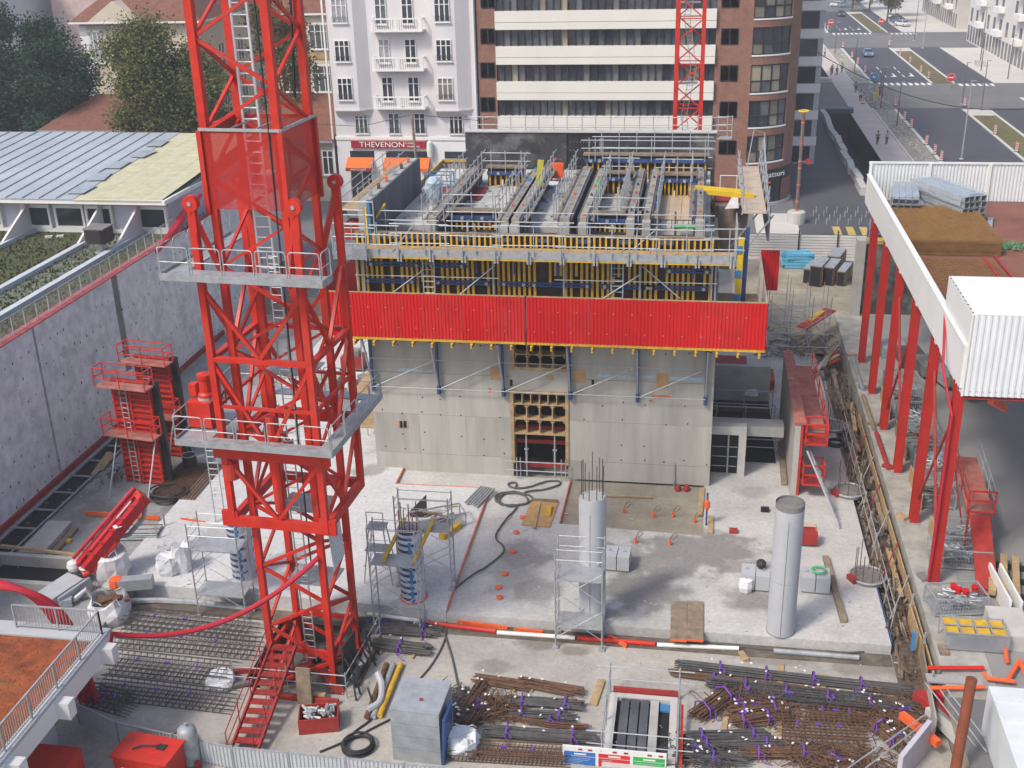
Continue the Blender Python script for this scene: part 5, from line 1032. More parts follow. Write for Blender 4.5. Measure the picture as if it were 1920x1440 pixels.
k = MB(); [k.tube((1.0,76.3,z1+z),(2.0,76.3,z1+z),.03) for z in (.1,.5,1.0)]; [k.tube((x,76.3,z1-.3),(x,76.3,z1+1.1),.03) for x in (1.1,1.7,2.0)]; k.box(1.05,2.0,76,76.6,z1-.4,z1-.3); k.build('end_cage', galv, bw)
# scaffold grid in front of the black wall on the right
sg_ = T('tube_scaffold', 'light tube scaffold in front of the right half of the black wall', 'scaffold', (-3, 74.6, 13)); xa, xb = PY(1128,270,74.5).x, PY(1328,270,74.5).x
k = MB(); [k.tube((xa-.6,74.5,z),(xb+.3,74.5,z),.03) for z in (13.9,14.6,15.2,15.9)]; k.build('ledger', galv, sg_)
for i in range(7): x = xa+(xb-xa)*i/6; MB().tube((x,74.5,12.2),(x,74.5,16.3),.032).build('standard', galv, sg_)
# beige hoarding behind the left of the core
hx = PY(830,330,80).x; hh = T('beige_hoarding', 'beige corrugated hoarding with yellow timber rails left of the black wall', 'hoarding', (hx, 80, 8)); ztop = PY(850,298,80).z
MB().corr((hx,80),(PY(874,330,80).x+.6,80),8,ztop-.15,.3,.06,(0,-1)).build('sheet', mat('beige_sheet', (.46,.42,.36), .6, var=.2, scale=.8), hh); MB().corr((hx,80),(hx,72.5),8,ztop-.2,.3,.06,(-1,0)).build('sheet', MATS['beige_sheet'], hh)
for z in (ztop-.1,ztop-2.2): MB().box(hx,hx+3.4,79.85,79.95,z-.1,z+.1).build('timber_rail', yel, hh); MB().box(hx+.05,hx+.15,72.5,79.8,z-.1,z+.1).build('timber_rail', yel, hh)
MB().bar((hx+.2,72.6,9),(hx+.2,72.6,ztop-.3),.2).build('blue_post', blue, hh)
# ================================================================== RIGHT: STEEL CANOPY ON RED COLUMNS
pl_ = MB(); pl_.box(10.45,12.4,38.5,84,FZ,GZ+.02); S(pl_, 'plinth', mat('grubby_concrete', (.36,.345,.31), .9, var=.35, scale=1.1, bump=.2, dirt=(.20,.175,.14), dirt_amt=.7))
strip('site_yard', yardm, 12.42, 40, 20, 98, .006)
colred = mat('column_red', (.40,.018,.012), .5, var=.2, scale=1, dirt=(.24,.03,.02), dirt_amt=.4)
can = T('steel_canopy', 'storage deck on tall red steel columns with white fascia at the right', 'canopy', (11.2, 60, GZ)); FXc = 11.05
for i,y in enumerate((74.04,68.68,63.35,57.86,52.41,46.91)):
    c_ = MB(); c_.ibeam((11.25,y,GZ+.06),(11.25,y,10.95),.42,.46,.03,(0,1,0)); o = c_.build('column', colred, can); MB().box(10.95,11.55,y-.35,y+.35,GZ+.022,GZ+.06).build('base_plate', galvd, o)
    s_ = MB(); s_.box(11.07,11.43,y-.21,y+.21,9.6,9.64); s_.build('stiffener', colred, o); MB().box(11.1,11.35,y-.6,y-.3,10.72,10.99).build('bracket_plate', white, o)
for y in (74.04,63.35,52.41): MB().ibeam((11.3,y,10.8),(24,y,10.8),.3,.4,.03).build('cross_beam', redd, can)
MB().ibeam((11.25,45.9,10.78),(24,45.9,10.78),.3,.35,.03).build('cross_beam', redd, can)
for x in (24,):
    for y in (74,57,46.9): MB().ibeam((x,y,GZ),(x,y,10.7),.4,.42,.03).build('column', redd, can)
for y in (63.35,52.41): MB().tube((11.3,y,2.2),(11.3,y-5.3,9.5),.07,6).build('wind_brace', redd, can); MB().tube((11.3,y-5.3,2.2),(11.3,y,9.5),.07,6).build('wind_brace', redd, can)
deckm = mat('rusty_deck', (.21,.085,.055), .85, var=.3, scale=.5, bump=.15, dirt=(.14,.07,.05), dirt_amt=.6)
MB().box(FXc+.15,26,45.9,77.6,11.0,11.2).build('deck', deckm, can)
ny = 5
for i in range(ny): a = 45.9+(77.75-45.9)*i/ny; MB().box(FXc-.05,FXc+.14,a+.005,45.9+(77.75-45.9)*(i+1)/ny-.005,11.02,12.85).build('fascia_panel', white, can)
MB().box(FXc-.09,FXc+.2,45.9,77.8,12.853,12.93).build('fascia_cap', white, can)
fm = mat('white_corrugated', (.62,.635,.63), .5, var=.08, scale=.6, dirt=(.52,.53,.53))
for i in range(4): a = FXc+.15+i*3.75; MB().corr((a,77.8),(a+3.7,77.8),11.2,13.62,.22,.05,(0,-1)).build('parapet_sheet', fm, can); MB().box(a-.12,a+.06,77.66,77.86,11.2,13.66).build('parapet_post', white, can)
MB().box(FXc,26,77.7,77.9,13.63,13.74).build('parapet_cap', white, can)
# white clad plant box at the near corner
bx0, bx1, by0, by1, bz0, bz1 = 11.12, 17, 45.75, 50.85, 10.75, 14.3
MB().corr((bx0,by0),(bx1,by0),bz0,bz1,.26,.035,(0,-1)).build('box_front', fm, can)
MB().box(bx0-.02,bx0,by0,by1,bz0,bz1-.002).build('box_side', white, can)
b = MB(); k = 20
for i in range(k): ya, yb = by0+(by1-by0)*i/k, by0+(by1-by0)*(i+1)/k; d_ = .03 if i%2 else 0; b.quad((bx0-.02,ya,bz1+d_),(bx1,ya,bz1+d_),(bx1,yb,bz1+d_),(bx0-.02,yb,bz1+d_)); b.quad((bx0-.02,yb,bz1),(bx1,yb,bz1),(bx1,yb,bz1+.03),(bx0-.02,yb,bz1+.03))
b.build('box_roof', white, can); MB().box(bx0,bx1,by1,by1+.05,11.2,bz1).build('box_rear', white, can); MB().bar((bx0-.03,by0-.03,bz0),(bx0-.03,by0-.03,bz1+.03),.07).build('corner_trim', white, can)
b = MB(); [b.obox((bx0+.02,by0+.2+i*.17,bz1+.015),(.05,.05,.04)) for i in range(29)]; tag(b.build('rivets', frame, can), kind='stuff')
MB().path([PY(1772,590,50.4),PY(1770,640,49),PY(1768,690,48),(11.0,46.5,9.5),(11.0,46.55,4),(10.98,46.6,1.2)],.06,6).build('red_cable', redh, can)
MB().bar((12.4,46.2,10.4),(14.2,50.5,8.2),.25,.3).build('hanging_beam', orange, can)
# stored goods on the deck
DZ = 11.2
def sections(px, py, label, nx, nz, L, rz, sz=.36):
    p = G(px,py,DZ); t = T('section_bundle', label, 'bundle', (p.x,p.y,DZ), rz); b = None
    for i in range(nx):
        for j in range(nz):
            if b is None: q_ = MB(); [q_.box(-sz/2,sz/2,0,L,zz,zz+.02) for zz in (.02,sz-.02)]; [q_.box(xx,xx+.02,0,L,.041,sz-.021) for xx in (-sz/2,sz/2-.02)]; q_.quad((-sz/2+.03,.5,.04),(sz/2-.03,.5,.04),(sz/2-.03,.5,sz-.02),(-sz/2+.03,.5,sz-.02)); b = q_.mesh('box_section', alu)
            o = bpy.data.objects.new('box_section', b); COL.objects.link(o); o.parent = t; o.location = ((i-(nx-1)/2)*(sz+.03)+(j%2)*.06, random.uniform(-.05,.05), j*(sz+.02))
    b2 = MB(); n_ = 14
    for i in range(n_):
        for k in range(8): pass
    prof = [(-nx*sz*.66,nz*sz*.75),(-nx*sz*.58,nz*sz+.12),(0,nz*sz+.22),(nx*sz*.58,nz*sz+.14),(nx*sz*.66,nz*sz*.7)]; ys = [.15,L*.35,L*.7,L-.2]
    vs = [(x+random.uniform(-.06,.06),y,z+random.uniform(-.08,.1)) for y in ys for x,z in prof]; b2.add(vs,[(i*5+k,i*5+k+1,(i+1)*5+k+1,(i+1)*5+k) for i in range(3) for k in range(4)]); b2.build('plastic_wrap', mat('clear_wrap', (.50,.55,.60), .2, var=.3, scale=3, alpha=.4) if 'clear_wrap' not in MATS else MATS['clear_wrap'], t, local=True)
sections(1692,418,'left bundle of wrapped silver box sections on the canopy deck',4,4,5.0,R(-8)); sections(1822,425,'right tall bundle of wrapped silver box sections on the canopy deck',4,5,5.5,R(25))
for i,(px,py,s_) in enumerate(((1715,395,1.2),(1745,385,1.3),(1765,405,1.1),(1735,410,.8))):
    p = G(px,py,DZ); b = MB(); b.lathe([(.0,.75),(.35,.7),(.7,.5),(.85,.2),(.8,0)],(0,0,0),8); rr = random.Random(i); b.v = [(p.x+x*s_*rr.uniform(.75,1.2),p.y+y*s_*rr.uniform(.75,1.2),DZ+z*s_*rr.uniform(.6,1.2)) for x,y,z in b.v]; tag(b.build('sheeting_heap', bagw), ['leftmost','rear','rightmost','front small'][i]+' heap of crumpled white sheeting between the silver bundles', 'sheeting')
def mats_stack(px0,py0,px1,py1,label,n,step=.10,dz=.04,m=None,name='mesh_stack'):
    a, c_ = G(px0,py0,DZ), G(px1,py1,DZ); t = T(name, label, 'mesh', ((a.x+c_.x)/2,(a.y+c_.y)/2,DZ)); W, D = abs(c_.x-a.x), abs(c_.y-a.y); src = None
    for j in range(n):
        b = MB(); k1 = int(W/.16); k2 = int(D/.3)
        if src is None:
            for i in range(k1+1): b.bar((-W/2+W*i/k1,-D/2,0),(-W/2+W*i/k1,D/2,0),.02)
            for i in range(k2+1): b.bar((-W/2,-D/2+D*i/k2,.02),(W/2,-D/2+D*i/k2,.02),.02)
            src = b.mesh('mesh_sheet', mat('mesh_rust', (.30,.16,.055), .85, var=.3, scale=2) if 'mesh_rust' not in MATS else MATS['mesh_rust'])
        o = bpy.data.objects.new('mesh_sheet', src); COL.objects.link(o); o.parent = t; o.location = (random.uniform(-.03,.03),random.uniform(-.03,.03),.04+j*dz)
    return t
mats_stack(1703,478,1822,415,'thick stack of rusty reinforcement mesh on the canopy deck',19,dz=.05); mats_stack(1740,565,1860,490,'single layer of rusty mesh lying behind the white box',2)
p = G(1888,465,DZ); b = MB(); rr = random.Random(8)
for _ in range(500): x, y = rr.gauss(0,.7), rr.gauss(0,.35); b.bar((p.x+x,p.y+y,DZ+.05+abs(rr.gauss(0,.1))),(p.x+x+rr.gauss(0,.2),p.y+y+rr.gauss(0,.2),DZ+.05+abs(rr.gauss(0,.12))),.03)
tag(b.build('green_net', mat('green_netting', (.13,.26,.13), .8, var=.3)), 'heap of green netting on the rusty deck', 'netting')
for i,(pa,pb) in enumerate((((1845,485),(1905,560)),((1865,480),(1919,545)))): tag(MB().bar(G(*pa,DZ+.1),G(*pb,DZ+.1),.14,.12).build('steel_angle', redd), ['left','right'][i]+' of two red steel bars lying on the rusty deck', 'steel bar')
tag(MB().bar(G(1857,410,DZ+.1),G(1854,440,DZ+.1),.3,.2).build('silver_profile', alu), 'short silver profile lying alone on the rusty deck', 'profile')
t = T('leaning_rack', 'small rusty hoop rack leaning on the white parapet', 'rack', (PY(1740,355,77.5).x,77.5,DZ)); b = MB(); b.path([(-.6,0,0),(-.6,0,1.5),(.6,0,1.5),(.6,0,0)],.05,5); b.build('hoop', rust, t, local=True)
# ================================================================== ON THE SLAB: columns, scaffold towers, blocks
colm = mat('column_concrete', (.40,.41,.425), .8, var=.09, scale=1.4, bump=.06, dirt=(.33,.335,.34), dirt_amt=.4)
def ccol(px, py, r, h, label, rods, ring):
    p = G(px,py,0); t = T('concrete_column', label, 'column', (p.x,p.y+.35,0)); zj = h*.42
    MB().cyl((0,0),r,0,zj-.008,44).build('shaft', colm, t, local=True); MB().cyl((0,0),r,zj+.008,h-.25,44).build('shaft', colm, t, local=True); MB().cyl((0,0),r-.01,zj-.008,zj+.008,44,cap=False).build('joint', concd, t, local=True)
    MB().cyl((0,0),r-.004,h-.25,h,44,cap=False).build('rim', concd if ring else colm, t, local=True); MB().cyl((0,0),r-.03,h-.26,h-(.10 if ring else .04),44).build('top', concd if ring else conc, t, local=True)
    MB().obox((-.05,-r-.001,h*.45),(.025,.012,h*.88)).build('form_seam', concd, t, local=True)
    for i in range(rods): a = 6.283*i/rods+.3; MB().tube((r*.8*math.cos(a),r*.8*math.sin(a),h-.1),(r*.8*math.cos(a),r*.8*math.sin(a),h+1.35+.25*(i%3)),.022,5).build('rebar', rebar, t, local=True)
    b = MB(); b.cyl((0,0),r+.03,0,.03,40); b.build('base', concd, t, local=True)
ccol(1109,1166,.60,6.3,'tall round concrete column with reinforcement bars sticking out of its top',9,False); ccol(1464,1190,.61,6.45,'tall round concrete column on the right without bars',0,True)
p = G(772,1128,.15); fcol = T('column_form', 'column in blue and white striped cardboard form inside a scaffold', 'column form', (p.x,p.y+.4,.15))
tubew = mat('printed_form_white', (.50,.52,.56), .6, var=.2, scale=3)
def cardboard(t, h, r=.58):
    MB().lathe([(r,0),(r,h),(r-.03,h),(r-.03,h-.5)],(0,0,0),32).build('tube', tubew, t, local=True); MB().cyl((0,0),r-.04,0,h-.45,24).build('fill', concd, t, local=True); n_ = int(h/.32)
    for i in range(n_):
        z = .2+i*.32; b = MB(); a0 = (i%2)*.35; pts = [((r+.006)*math.cos(a),(r+.006)*math.sin(a),z) for a in [a0+2*math.pi*k/32 for k in range(27)]]
        vs = []; [vs.extend([(x,y,zz-.075),(x,y,zz+.075)]) for x,y,zz in pts]; b.add(vs,[(2*k,2*k+2,2*k+3,2*k+1) for k in range(26)]); b.build('blue_band', blue, t, local=True)
    vs = [((r+.009)*math.cos(a),(r+.009)*math.sin(a),z) for z in (.05,h-.1) for a in (R(-72),R(-79),R(-86))]; MB().add(vs,[(0,1,4,3),(1,2,5,4)]).build('blue_seam', blueb, t, local=True)
cardboard(fcol, 3.6); MB().cyl((0,0),.66,0,.05,28).build('orange_ring', orange, fcol, local=True)
for i in range(7): a = i*.9; MB().tube((.42*math.cos(a),.42*math.sin(a),3.0),(.45*math.cos(a),.45*math.sin(a),4.7+.2*(i%2)),.025,5).build('rebar', rust if i%2 else redd, fcol, local=True)
p4 = G(455,1085,.15); fc4 = T('column_form', 'column in blue and white cardboard form half hidden behind the crane mast', 'column form', (p4.x,p4.y+.3,.15)); cardboard(fc4, 3.4)
# frame scaffold towers
def hframe(t, x, y0, y1, z0, z1, legs=.035):
    b = MB(); [b.tube((x,y,z0),(x,y,z1),legs,6) for y in (y0,y1)]; n_ = int((z1-z0)/.42)
    for i in range(n_): z = z0+.25+i*.42; b.tube((x,y0,z),(x,y1,z+.0),.02,4)
    return b.build('frame', galv, t)
def tower(label, xa, xb, ya, yb, zf_, zt, decks, lean=0):
    t = T('scaffold_tower', label, 'scaffold', ((xa+xb)/2,ya,zf_))
    for x in (xa,xb): hframe(t, x, ya, yb, zf_+.1, zt)
    for x in (xa,xb):
        for y in (ya,yb): MB().obox((x,y,zf_+.05),(.26,.26,.09)).build('base_plate', galvd, t)
    for z in decks: MB().box(xa+.04,xb-.04,ya-.02,yb,z,z+.06).build('deck', grate, t); MB().box(xa+.04,xb-.04,ya+(yb-ya)*.52,yb,z,z+.06).build('deck', grate, t) if False else None
    zz = zf_+.5
    while zz+1.6 < zt+.2:
        for y in (ya,yb): MB().tube((xa,y,zz),(xb,y,zz+1.5),.018,4).build('cross_brace', galv, t); MB().tube((xb,y,zz),(xa,y,zz+1.5),.018,4).build('cross_brace', galv, t)
        zz += 1.9
    [MB().tube((xa,y,zt-dz),(xb,y,zt-dz),.02,4).build('guard_rail', galv, t) for y in (ya,yb) for dz in (.1,.6)]; return t
a, c_ = G(1043,1208,FZ), G(1128,1222,FZ); tower('scaffold tower in front of the round column with bars', a.x, c_.x, 41.9, 43.1, FZ, 4.6, (2.95,.55))
a, c_ = G(703,1182,FZ), G(790,1185,FZ); tower('front scaffold tower of the striped column form', a.x, c_.x, 42.1, 43.05, FZ, 4.9, (3.0,))
tower('rear scaffold tower behind the striped column form', a.x+.5, c_.x+.9, 44.9, 45.7, .15, 5.0, (3.2,))
a, c_ = G(378,1147,FZ), G(467,1152,FZ); tower('scaffold tower left of the crane mast', a.x, c_.x, 42.3, 43.5, FZ, 4.4, (3.0,.6))
for i,(x,y,z) in enumerate(((a.x-.4,44.6,2.9),)): pass
for k,(dx,l) in enumerate(((-.75,'left yellow timber laid across the scaffold of the striped form'),(.62,'right yellow timber laid across the scaffold of the striped form'))): q_ = fcol.location; tag(MB().bar((q_.x+dx,42.2,3.2),(q_.x+dx+.15,45.6,3.45),.16,.12).build('timber_beam', yel), l, 'beam')
# step platform left of the form
q_ = G(715,1085,.15); t = T('step_platform', 'folding grey step platform left of the striped column form', 'step ladder', (q_.x,q_.y,.15)); b = MB(); [b.bar((sx*.7,sy*.5,0),(sx*.35,sy*.25,2.9),.05) for sx in (-1,1) for sy in (-1,1)]; b.build('leg_frame', galv, t, local=True); MB().box(-.45,.45,-.35,.35,2.9,2.96).build('tread', galvd, t, local=True); MB().box(-.6,.6,-.35,.35,1.7,1.75).build('tread', galvd, t, local=True); b = MB(); [b.tube((sx*.4,-.3,2.9),(sx*.4,-.3,3.8),.025,5) for sx in (-1,1)]; b.tube((-.4,-.3,3.8),(.4,-.3,3.8),.025,5); b.build('guard_rail', galv, t, local=True)
# stillage with timbers behind the form
q_ = G(820,985,.15); t = T('steel_stillage', 'open steel stillage full of timber offcuts behind the striped form', 'stillage', (q_.x,q_.y,.15), R(28)); b = MB(); [b.bar((-1.4,y,z),(1.4,y,z),.07) for y in (-.55,.55) for z in (.1,.75)]; [b.bar((x,-.55,.1),(x,-.55,.75),.06) for x in (-1.4,-.5,.4,1.4)]; [b.bar((x,.55,.1),(x,.55,.75),.06) for x in (-1.4,1.4)]; [b.bar((x,-.55,.75),(x,.55,.75),.06) for x in (-1.4,1.4)]; b.build('frame', galv, t, local=True); MB().box(-1.4,1.4,-.55,.55,.02,.08).build('floor', galvd, t, local=True)
rr = random.Random(12)
for i in range(9): MB().obox((rr.uniform(-.4,.9),rr.uniform(-.3,.3),.3+i*.07),(rr.uniform(.6,1.3),.12,.06),rr.uniform(-.8,.8)).build('timber', wood if i%2 else woodd, t, local=True)
q_ = G(845,1000,.15); tag(MB().obox((q_.x,q_.y,.3),(.35,1.5,.3),R(-25)).build('timber_pack', yel), 'short pack of yellow timbers beside the steel stillage', 'timber')
q_ = G(782,970,.15); tag(MB().add([(q_.x-.6,q_.y,.16),(q_.x+.5,q_.y,.16),(q_.x+.55,q_.y+.1,1.5),(q_.x-.6,q_.y+.3,.2),(q_.x+.5,q_.y+.3,.2)],[(0,1,2),(3,2,4),(0,2,3),(1,4,2)]).build('dark_sheet', frame), 'dark triangular sheet standing behind the striped form', 'sheet')
# bundle of props on the pale pour
q_ = G(897,935,.15); t = T('prop_bundle', 'small bundle of galvanised props lying by the orange edge', 'props', (q_.x,q_.y,.15), R(-15))
for i in range(6): MB().tube((-.4+i*.16,-.9+random.uniform(-.15,.15),.1),(-.4+i*.16,1.2,.1),.06,7).build('prop', galv, t, local=True)
# coiled hose
b = MB(); pts = []; c0 = G(962,938,0); h_ = .06
pts += [G(838,1140,0),G(850,1110),G(880,1085),G(912,1065),G(940,1043),G(944,1028),G(930,1012),G(935,995),G(950,975)]
for i in range(28): a = -1.2-i*.62; pts.append(Vector((c0.x+(.9+.18*math.sin(i))*math.cos(a), c0.y+(.75+.1*math.cos(i*1.7))*math.sin(a), 0)))
pts += [G(985,925),G(1020,920),G(1045,913),G(1050,906),G(1030,904),G(1000,913),G(975,918),G(955,914),G(955,908),G(968,908),G(966,918)]
def smooth(P, k=5):
    o = []
    for i in range(len(P)-1):
        p0, p1, p2, p3 = P[max(i-1,0)], P[i], P[i+1], P[min(i+2,len(P)-1)]
        for j in range(k): t = j/k; o.append(.5*((2*p1)+(p2-p0)*t+(2*p0-5*p1+4*p2-p3)*t*t+(3*p1-p0-3*p2+p3)*t**3))
    return o+[P[-1]]
pts = smooth([Vector(p) for p in pts]); b.path([(p.x,p.y,.07+.02*(i%7)*.3) for i,p in enumerate(pts)],.05,6); hosem = mat('grey_hose', (.085,.085,.082), .6, var=.2); tag(b.build('coiled_hose', hosem), 'long dark hose coiled before the core door and running to the slab edge', 'hose')
# plywood sheet with battens
q_ = G(1013,965,0); t = T('plywood_sheet', 'orange brown plywood sheet with two battens near the hose coil', 'plywood', (q_.x,q_.y,0)); MB().obox((0,0,.05),(1.5,2.6,.04),R(-3)).build('sheet', ply, t, local=True); MB().obox((-.15,-.3,.11),(.16,2.7,.06),R(2)).build('batten', wood, t, local=True); MB().obox((.42,.2,.14),(.28,1.0,.12)).build('batten', yel, t, local=True)
MB().obox((.1,1.35,.12),(1.4,.06,.2)).build('edge', woodd, t, local=True)
# counterweight blocks
def blocks(px, py, label, w=2.0, d=1.05, h=.85):
    q_ = G(px,py,0); t = T('concrete_block', label, 'block', (q_.x,q_.y,0), R(-3)); MB().box(-w/2,-.02,-d/2,d/2,.1,h).build('block_half', precast, t, local=True); MB().box(.02,w/2,-d/2,d/2,.1,h).build('block_half', precast, t, local=True); MB().box(-w/2+.15,w/2-.15,-d/2+.05,d/2-.05,.0,.1).build('bearer', woodd, t, local=True); b = MB(); [b.path([(x-.1,0,h),(x,0,h+.14),(x+.1,0,h)],.02,5) for x in (-w*.3,w*.3)]; b.build('lifting_eye', galv, t, local=True); return t
blocks(1158,1062,'pair of concrete blocks right of the column with bars',1.2); blocks(1415,1098,'pair of concrete blocks with a plastic bag left of the bare column',1.3); blocks(1527,1103,'pair of concrete blocks with green rope right of the bare column',1.3)
q_ = G(1398,1108,0); tag(MB().lathe([(.05,.7),(.3,.65),(.36,.3),(.28,.02)],(q_.x,q_.y,0),9).build('plastic_bag', bagw), 'crumpled plastic bag leaning on the concrete blocks', 'bag')
q_ = G(1535,1070,.95); tag(MB().ring((q_.x,q_.y,1.0),.3,.05).build('green_rope', MATS['green_paint']), 'coil of green rope on the right concrete blocks', 'rope'); q_ = G(1427,1062,.95); tag(MB().lathe([(.22,0),(.24,.2),(.16,.3),(.0,.32)],(q_.x,q_.y,.97),9).build('dark_bag', rubber), 'dark bag lying on the left concrete blocks', 'bag')
# ramp of two planks
for i,px in enumerate((1273,1304)): a, c_ = G(px,1128,.06), G(px-1,1200,.06); b = MB(); b.bar((a.x,a.y,.06),(c_.x,c_.y,.05),.72,.07); o = tag(b.build('ramp_plank', woodd), ['left','right'][i]+' weathered plank of the ramp down from the slab', 'plank'); o2 = MB().bar((c_.x-.36,c_.y-.03,.05),(c_.x+.36,c_.y-.03,.05),.05,.10).build('orange_end', orange, o)
# small slab things
for i,(px,py) in enumerate(((1192,1018),(1256,1022),(1170,962),(1225,970),(1302,980),(1262,970))):
    z = 0 if i < 2 else -.1; q_ = G(px,py,z); t = T('lifting_loop', ORD[i]+' orange lifting socket with wire loop near the brown recess, counted from the left front', 'lifting loop', (q_.x,q_.y,z)); MB().cyl((0,0),.07,0,.3,8).build('socket', orange, t, local=True); b = MB(); b.path([(0,0,.3),(.12,0,.6),(.3,0,.75),(.35,0,.55),(.1,0,.3)],.015,4); b.build('loop', rebar, t, local=True)
for i,(px,py) in enumerate(((962,1036),(947,1078),(935,1103),(937,1122),(968,1000),(980,972))): q_ = G(px,py,0); tag(MB().lathe([(.12,0),(.16,.04),(.16,.10),(.0,.14)],(q_.x,q_.y,0),8).build('orange_cap', orange), ORD[i]+' orange plastic cap on the slab beside the hose', 'cap')
for i,(px,py,c2) in enumerate(((1434,958,dark),(1375,998,redd))): q_ = G(px,py,0); tag(MB().obox((q_.x,q_.y,.09),(.42,.34,.18)).build('duct_box', c2), ['dark small box set in the slab behind the bare column','brown small box set in the slab left of the bare column'][i], 'box')
q_ = G(1150,933,-.1); tag(MB().bar((q_.x-.8,q_.y,0),(q_.x+2.1,q_.y+.1,0),.10,.08).build('batten', wood), 'long thin batten lying in the brown recess', 'batten')
for i,(pa,pb,l) in enumerate((((1317,915),(1312,965),'long plank on edge at the right side of the brown recess'),((1333,968),(1332,1000),'short plank beside the brown recess corner'))): a, c_ = G(*pa,.05), G(*pb,.05); tag(MB().bar(a,c_,.28,.10).build('plank', wood), l, 'plank')
q_ = G(1324,985,0); t = T('safety_post', 'post with orange hazard wraps at the corner of the brown recess', 'post', (q_.x,q_.y,0)); MB().tube((0,0,0),(0,0,1.9),.05,6).build('pole', blue, t, local=True); MB().lathe([(.06,0),(.16,.15),(.14,.5),(.06,.65)],(0,0,.9),8).build('wrap', orange, t, local=True)
for i,px in enumerate((1271,1287)): q_ = G(px,920,-.1); tag(MB().lathe([(.16,0),(.2,.1),(.12,.35),(.02,.4)],(q_.x,q_.y,-.1),8).build('red_can', redd), ['left','right'][i]+' small red can at the foot of the core wall', 'can')
q_ = G(1515,1020,0); t = T('red_compressor', 'small red machine with hoop handle right of the bare column', 'machine', (q_.x,q_.y,0)); MB().box(-.4,.4,-.35,.35,.15,.8).build('body', redd, t, local=True); MB().path([(-.35,0,.8),(-.3,0,1.15),(.3,0,1.15),(.35,0,.8)],.035,6).build('handle', yel, t, local=True); [MB().cyl((x,0),.12,0,.15,10).build('wheel', rubber, t, local=True) for x in (-.3,.3)]
a, c_ = G(1548,1045,.1), G(1582,1165,.1); tag(MB().bar(a,c_,.28,.22).build('timber_baulk', woodd), 'long dirty timber baulk lying diagonally right of the bare column', 'timber')
# low door structure right of the core: dark opening with pale jamb, sunken yard behind with rails
q_ = G(1385,892,0); tj = T('side_opening', 'dark doorway with pale concrete jamb right of the core wall', 'doorway', (2.2, q_.y, 0)); ho = PY(1385,815,q_.y).z
MB().box(2.75,3.15,q_.y-.1,q_.y+.5,0,ho).build('jamb', concl, tj); MB().box(1.25,3.15,q_.y-.1,q_.y+.5,ho+.002,ho+.5).build('lintel', concl, tj); MB().box(1.25,2.74,q_.y+.3,q_.y+.4,.01,ho).build('void', dark, tj); MB().tube((2.2,q_.y+.1,0),(2.2,q_.y+.1,ho),.05,8).build('prop', galv, tj); b = MB(); [b.tube((1.3,q_.y+.15,z),(2.7,q_.y+.15,z),.02,4) for z in (.5,1.1,1.7)]; b.build('guard_rail', galv, tj)
MB().box(1.25,5.2,q_.y+.52,q_.y+1.6,ho-.3,ho+.3).build('ledge', conc, tj)
pit2 = T('sunken_bay', 'dark sunken bay with tube rails between core and red panel', 'bay', (3.4, 64, 0)); MB().box(1.3,5.0,q_.y+1.8,69,.004,.02).build('dark_floor', dark, pit2); MB().box(1.3,5.0,69,69.4,0,2.4).build('rear_wall', conc, pit2)
for y in (61,63.5,66): b = MB(); [b.tube((1.3,y,z),(5.2,y,z),.03,5) for z in (.6,1.1,2.0)]; [b.tube((x,y,0),(x,y,2.2),.03,5) for x in (1.6,3.3,5.0)]; b.build('guard_rail', galv, pit2)
for k_,y in enumerate((62,65)): MB().box(1.3,4.8,y,y+.3,1.0,1.25).build('red_beam', rust, pit2)
q_ = G(1400,690,0); t = T('red_skip', 'red steel tray behind the sunken bay under the screen', 'skip', (3.0,70.5,0)); MB().box(-1.8,.6,-.3,2.4,.3,1.6).build('tray', redd, t, local=True); MB().box(.65,2.4,0,2.0,.2,.9).build('tray', redd, t, local=True)
q_ = G(1420,690,0); tag(MB().lathe([(.0,1.0),(.6,.95),(1.0,.6),(1.05,.2),(.9,0)],(3.9,69.9,.2),9).build('white_bundle', bagw), 'white wrapped bundle lying on the red tray', 'bundle')
# wall formwork with red platforms, running along Y
rp = T('red_wall_form', 'long wall form with red working platforms and baskets right of the core', 'formwork', (5.9, 57, 0))
MB().box(5.55,5.85,56.4,67,0,4.2).build('form_face', conc, rp); MB().box(5.86,5.98,56.42,67,0,4.25).build('steel_back', red, rp); MB().box(5.5,6.1,56.35,67.05,4.252,4.34).build('top_rail', MATS.get('faded_red') or mat('faded_red', (.40,.13,.10), .75, var=.4, scale=2, dirt=(.42,.36,.32)), rp)
for i in range(2): y = 57+i*4.8; MB().box(6.06,7.2,y,y+4.6,3.55,3.62).build('platform', mat('faded_red', (.40,.13,.10), .75, var=.4, scale=2, dirt=(.42,.36,.32)) if 'faded_red' not in MATS else MATS['faded_red'], rp); b = MB(); [b.bar((7.2,y,z),(7.2,y+4.6,z),.05) for z in (4.1,4.65)]; [b.bar((7.2,yy,3.6),(7.2,yy,4.7),.05) for yy in (y,y+2.3,y+4.5)]; b.build('guard_rail', red, rp)
for z in (.9,3.3):
    b = MB(); [b.bar((x,y,z),(x,y,z+1.15),.07) for x in (6.1,7.2) for y in (56.0,57.0)]; [b.bar((6.1,y,zz),(7.2,y,zz),.07) for y in (56.0,57.0) for zz in (z,z+.6,z+1.15)]; [b.bar((x,56.0,zz),(x,57.0,zz),.07) for x in (6.1,7.2) for zz in (z,z+.6,z+1.15)]; b.build('basket', red, rp); MB().box(6.1,7.2,56.0,57.0,z-.05,z-.001).build('basket_floor', redd, rp)
for i,(pa,pb) in enumerate((((1525,905),(1568,975)),((1515,940),(1575,990)),((1535,880),(1565,960)))): a, c_ = G(*pa,0), G(*pb,.05); MB().tube((6.2,a.y,3.0),c_,.06,6).build('push_pull_prop', galv, rp)
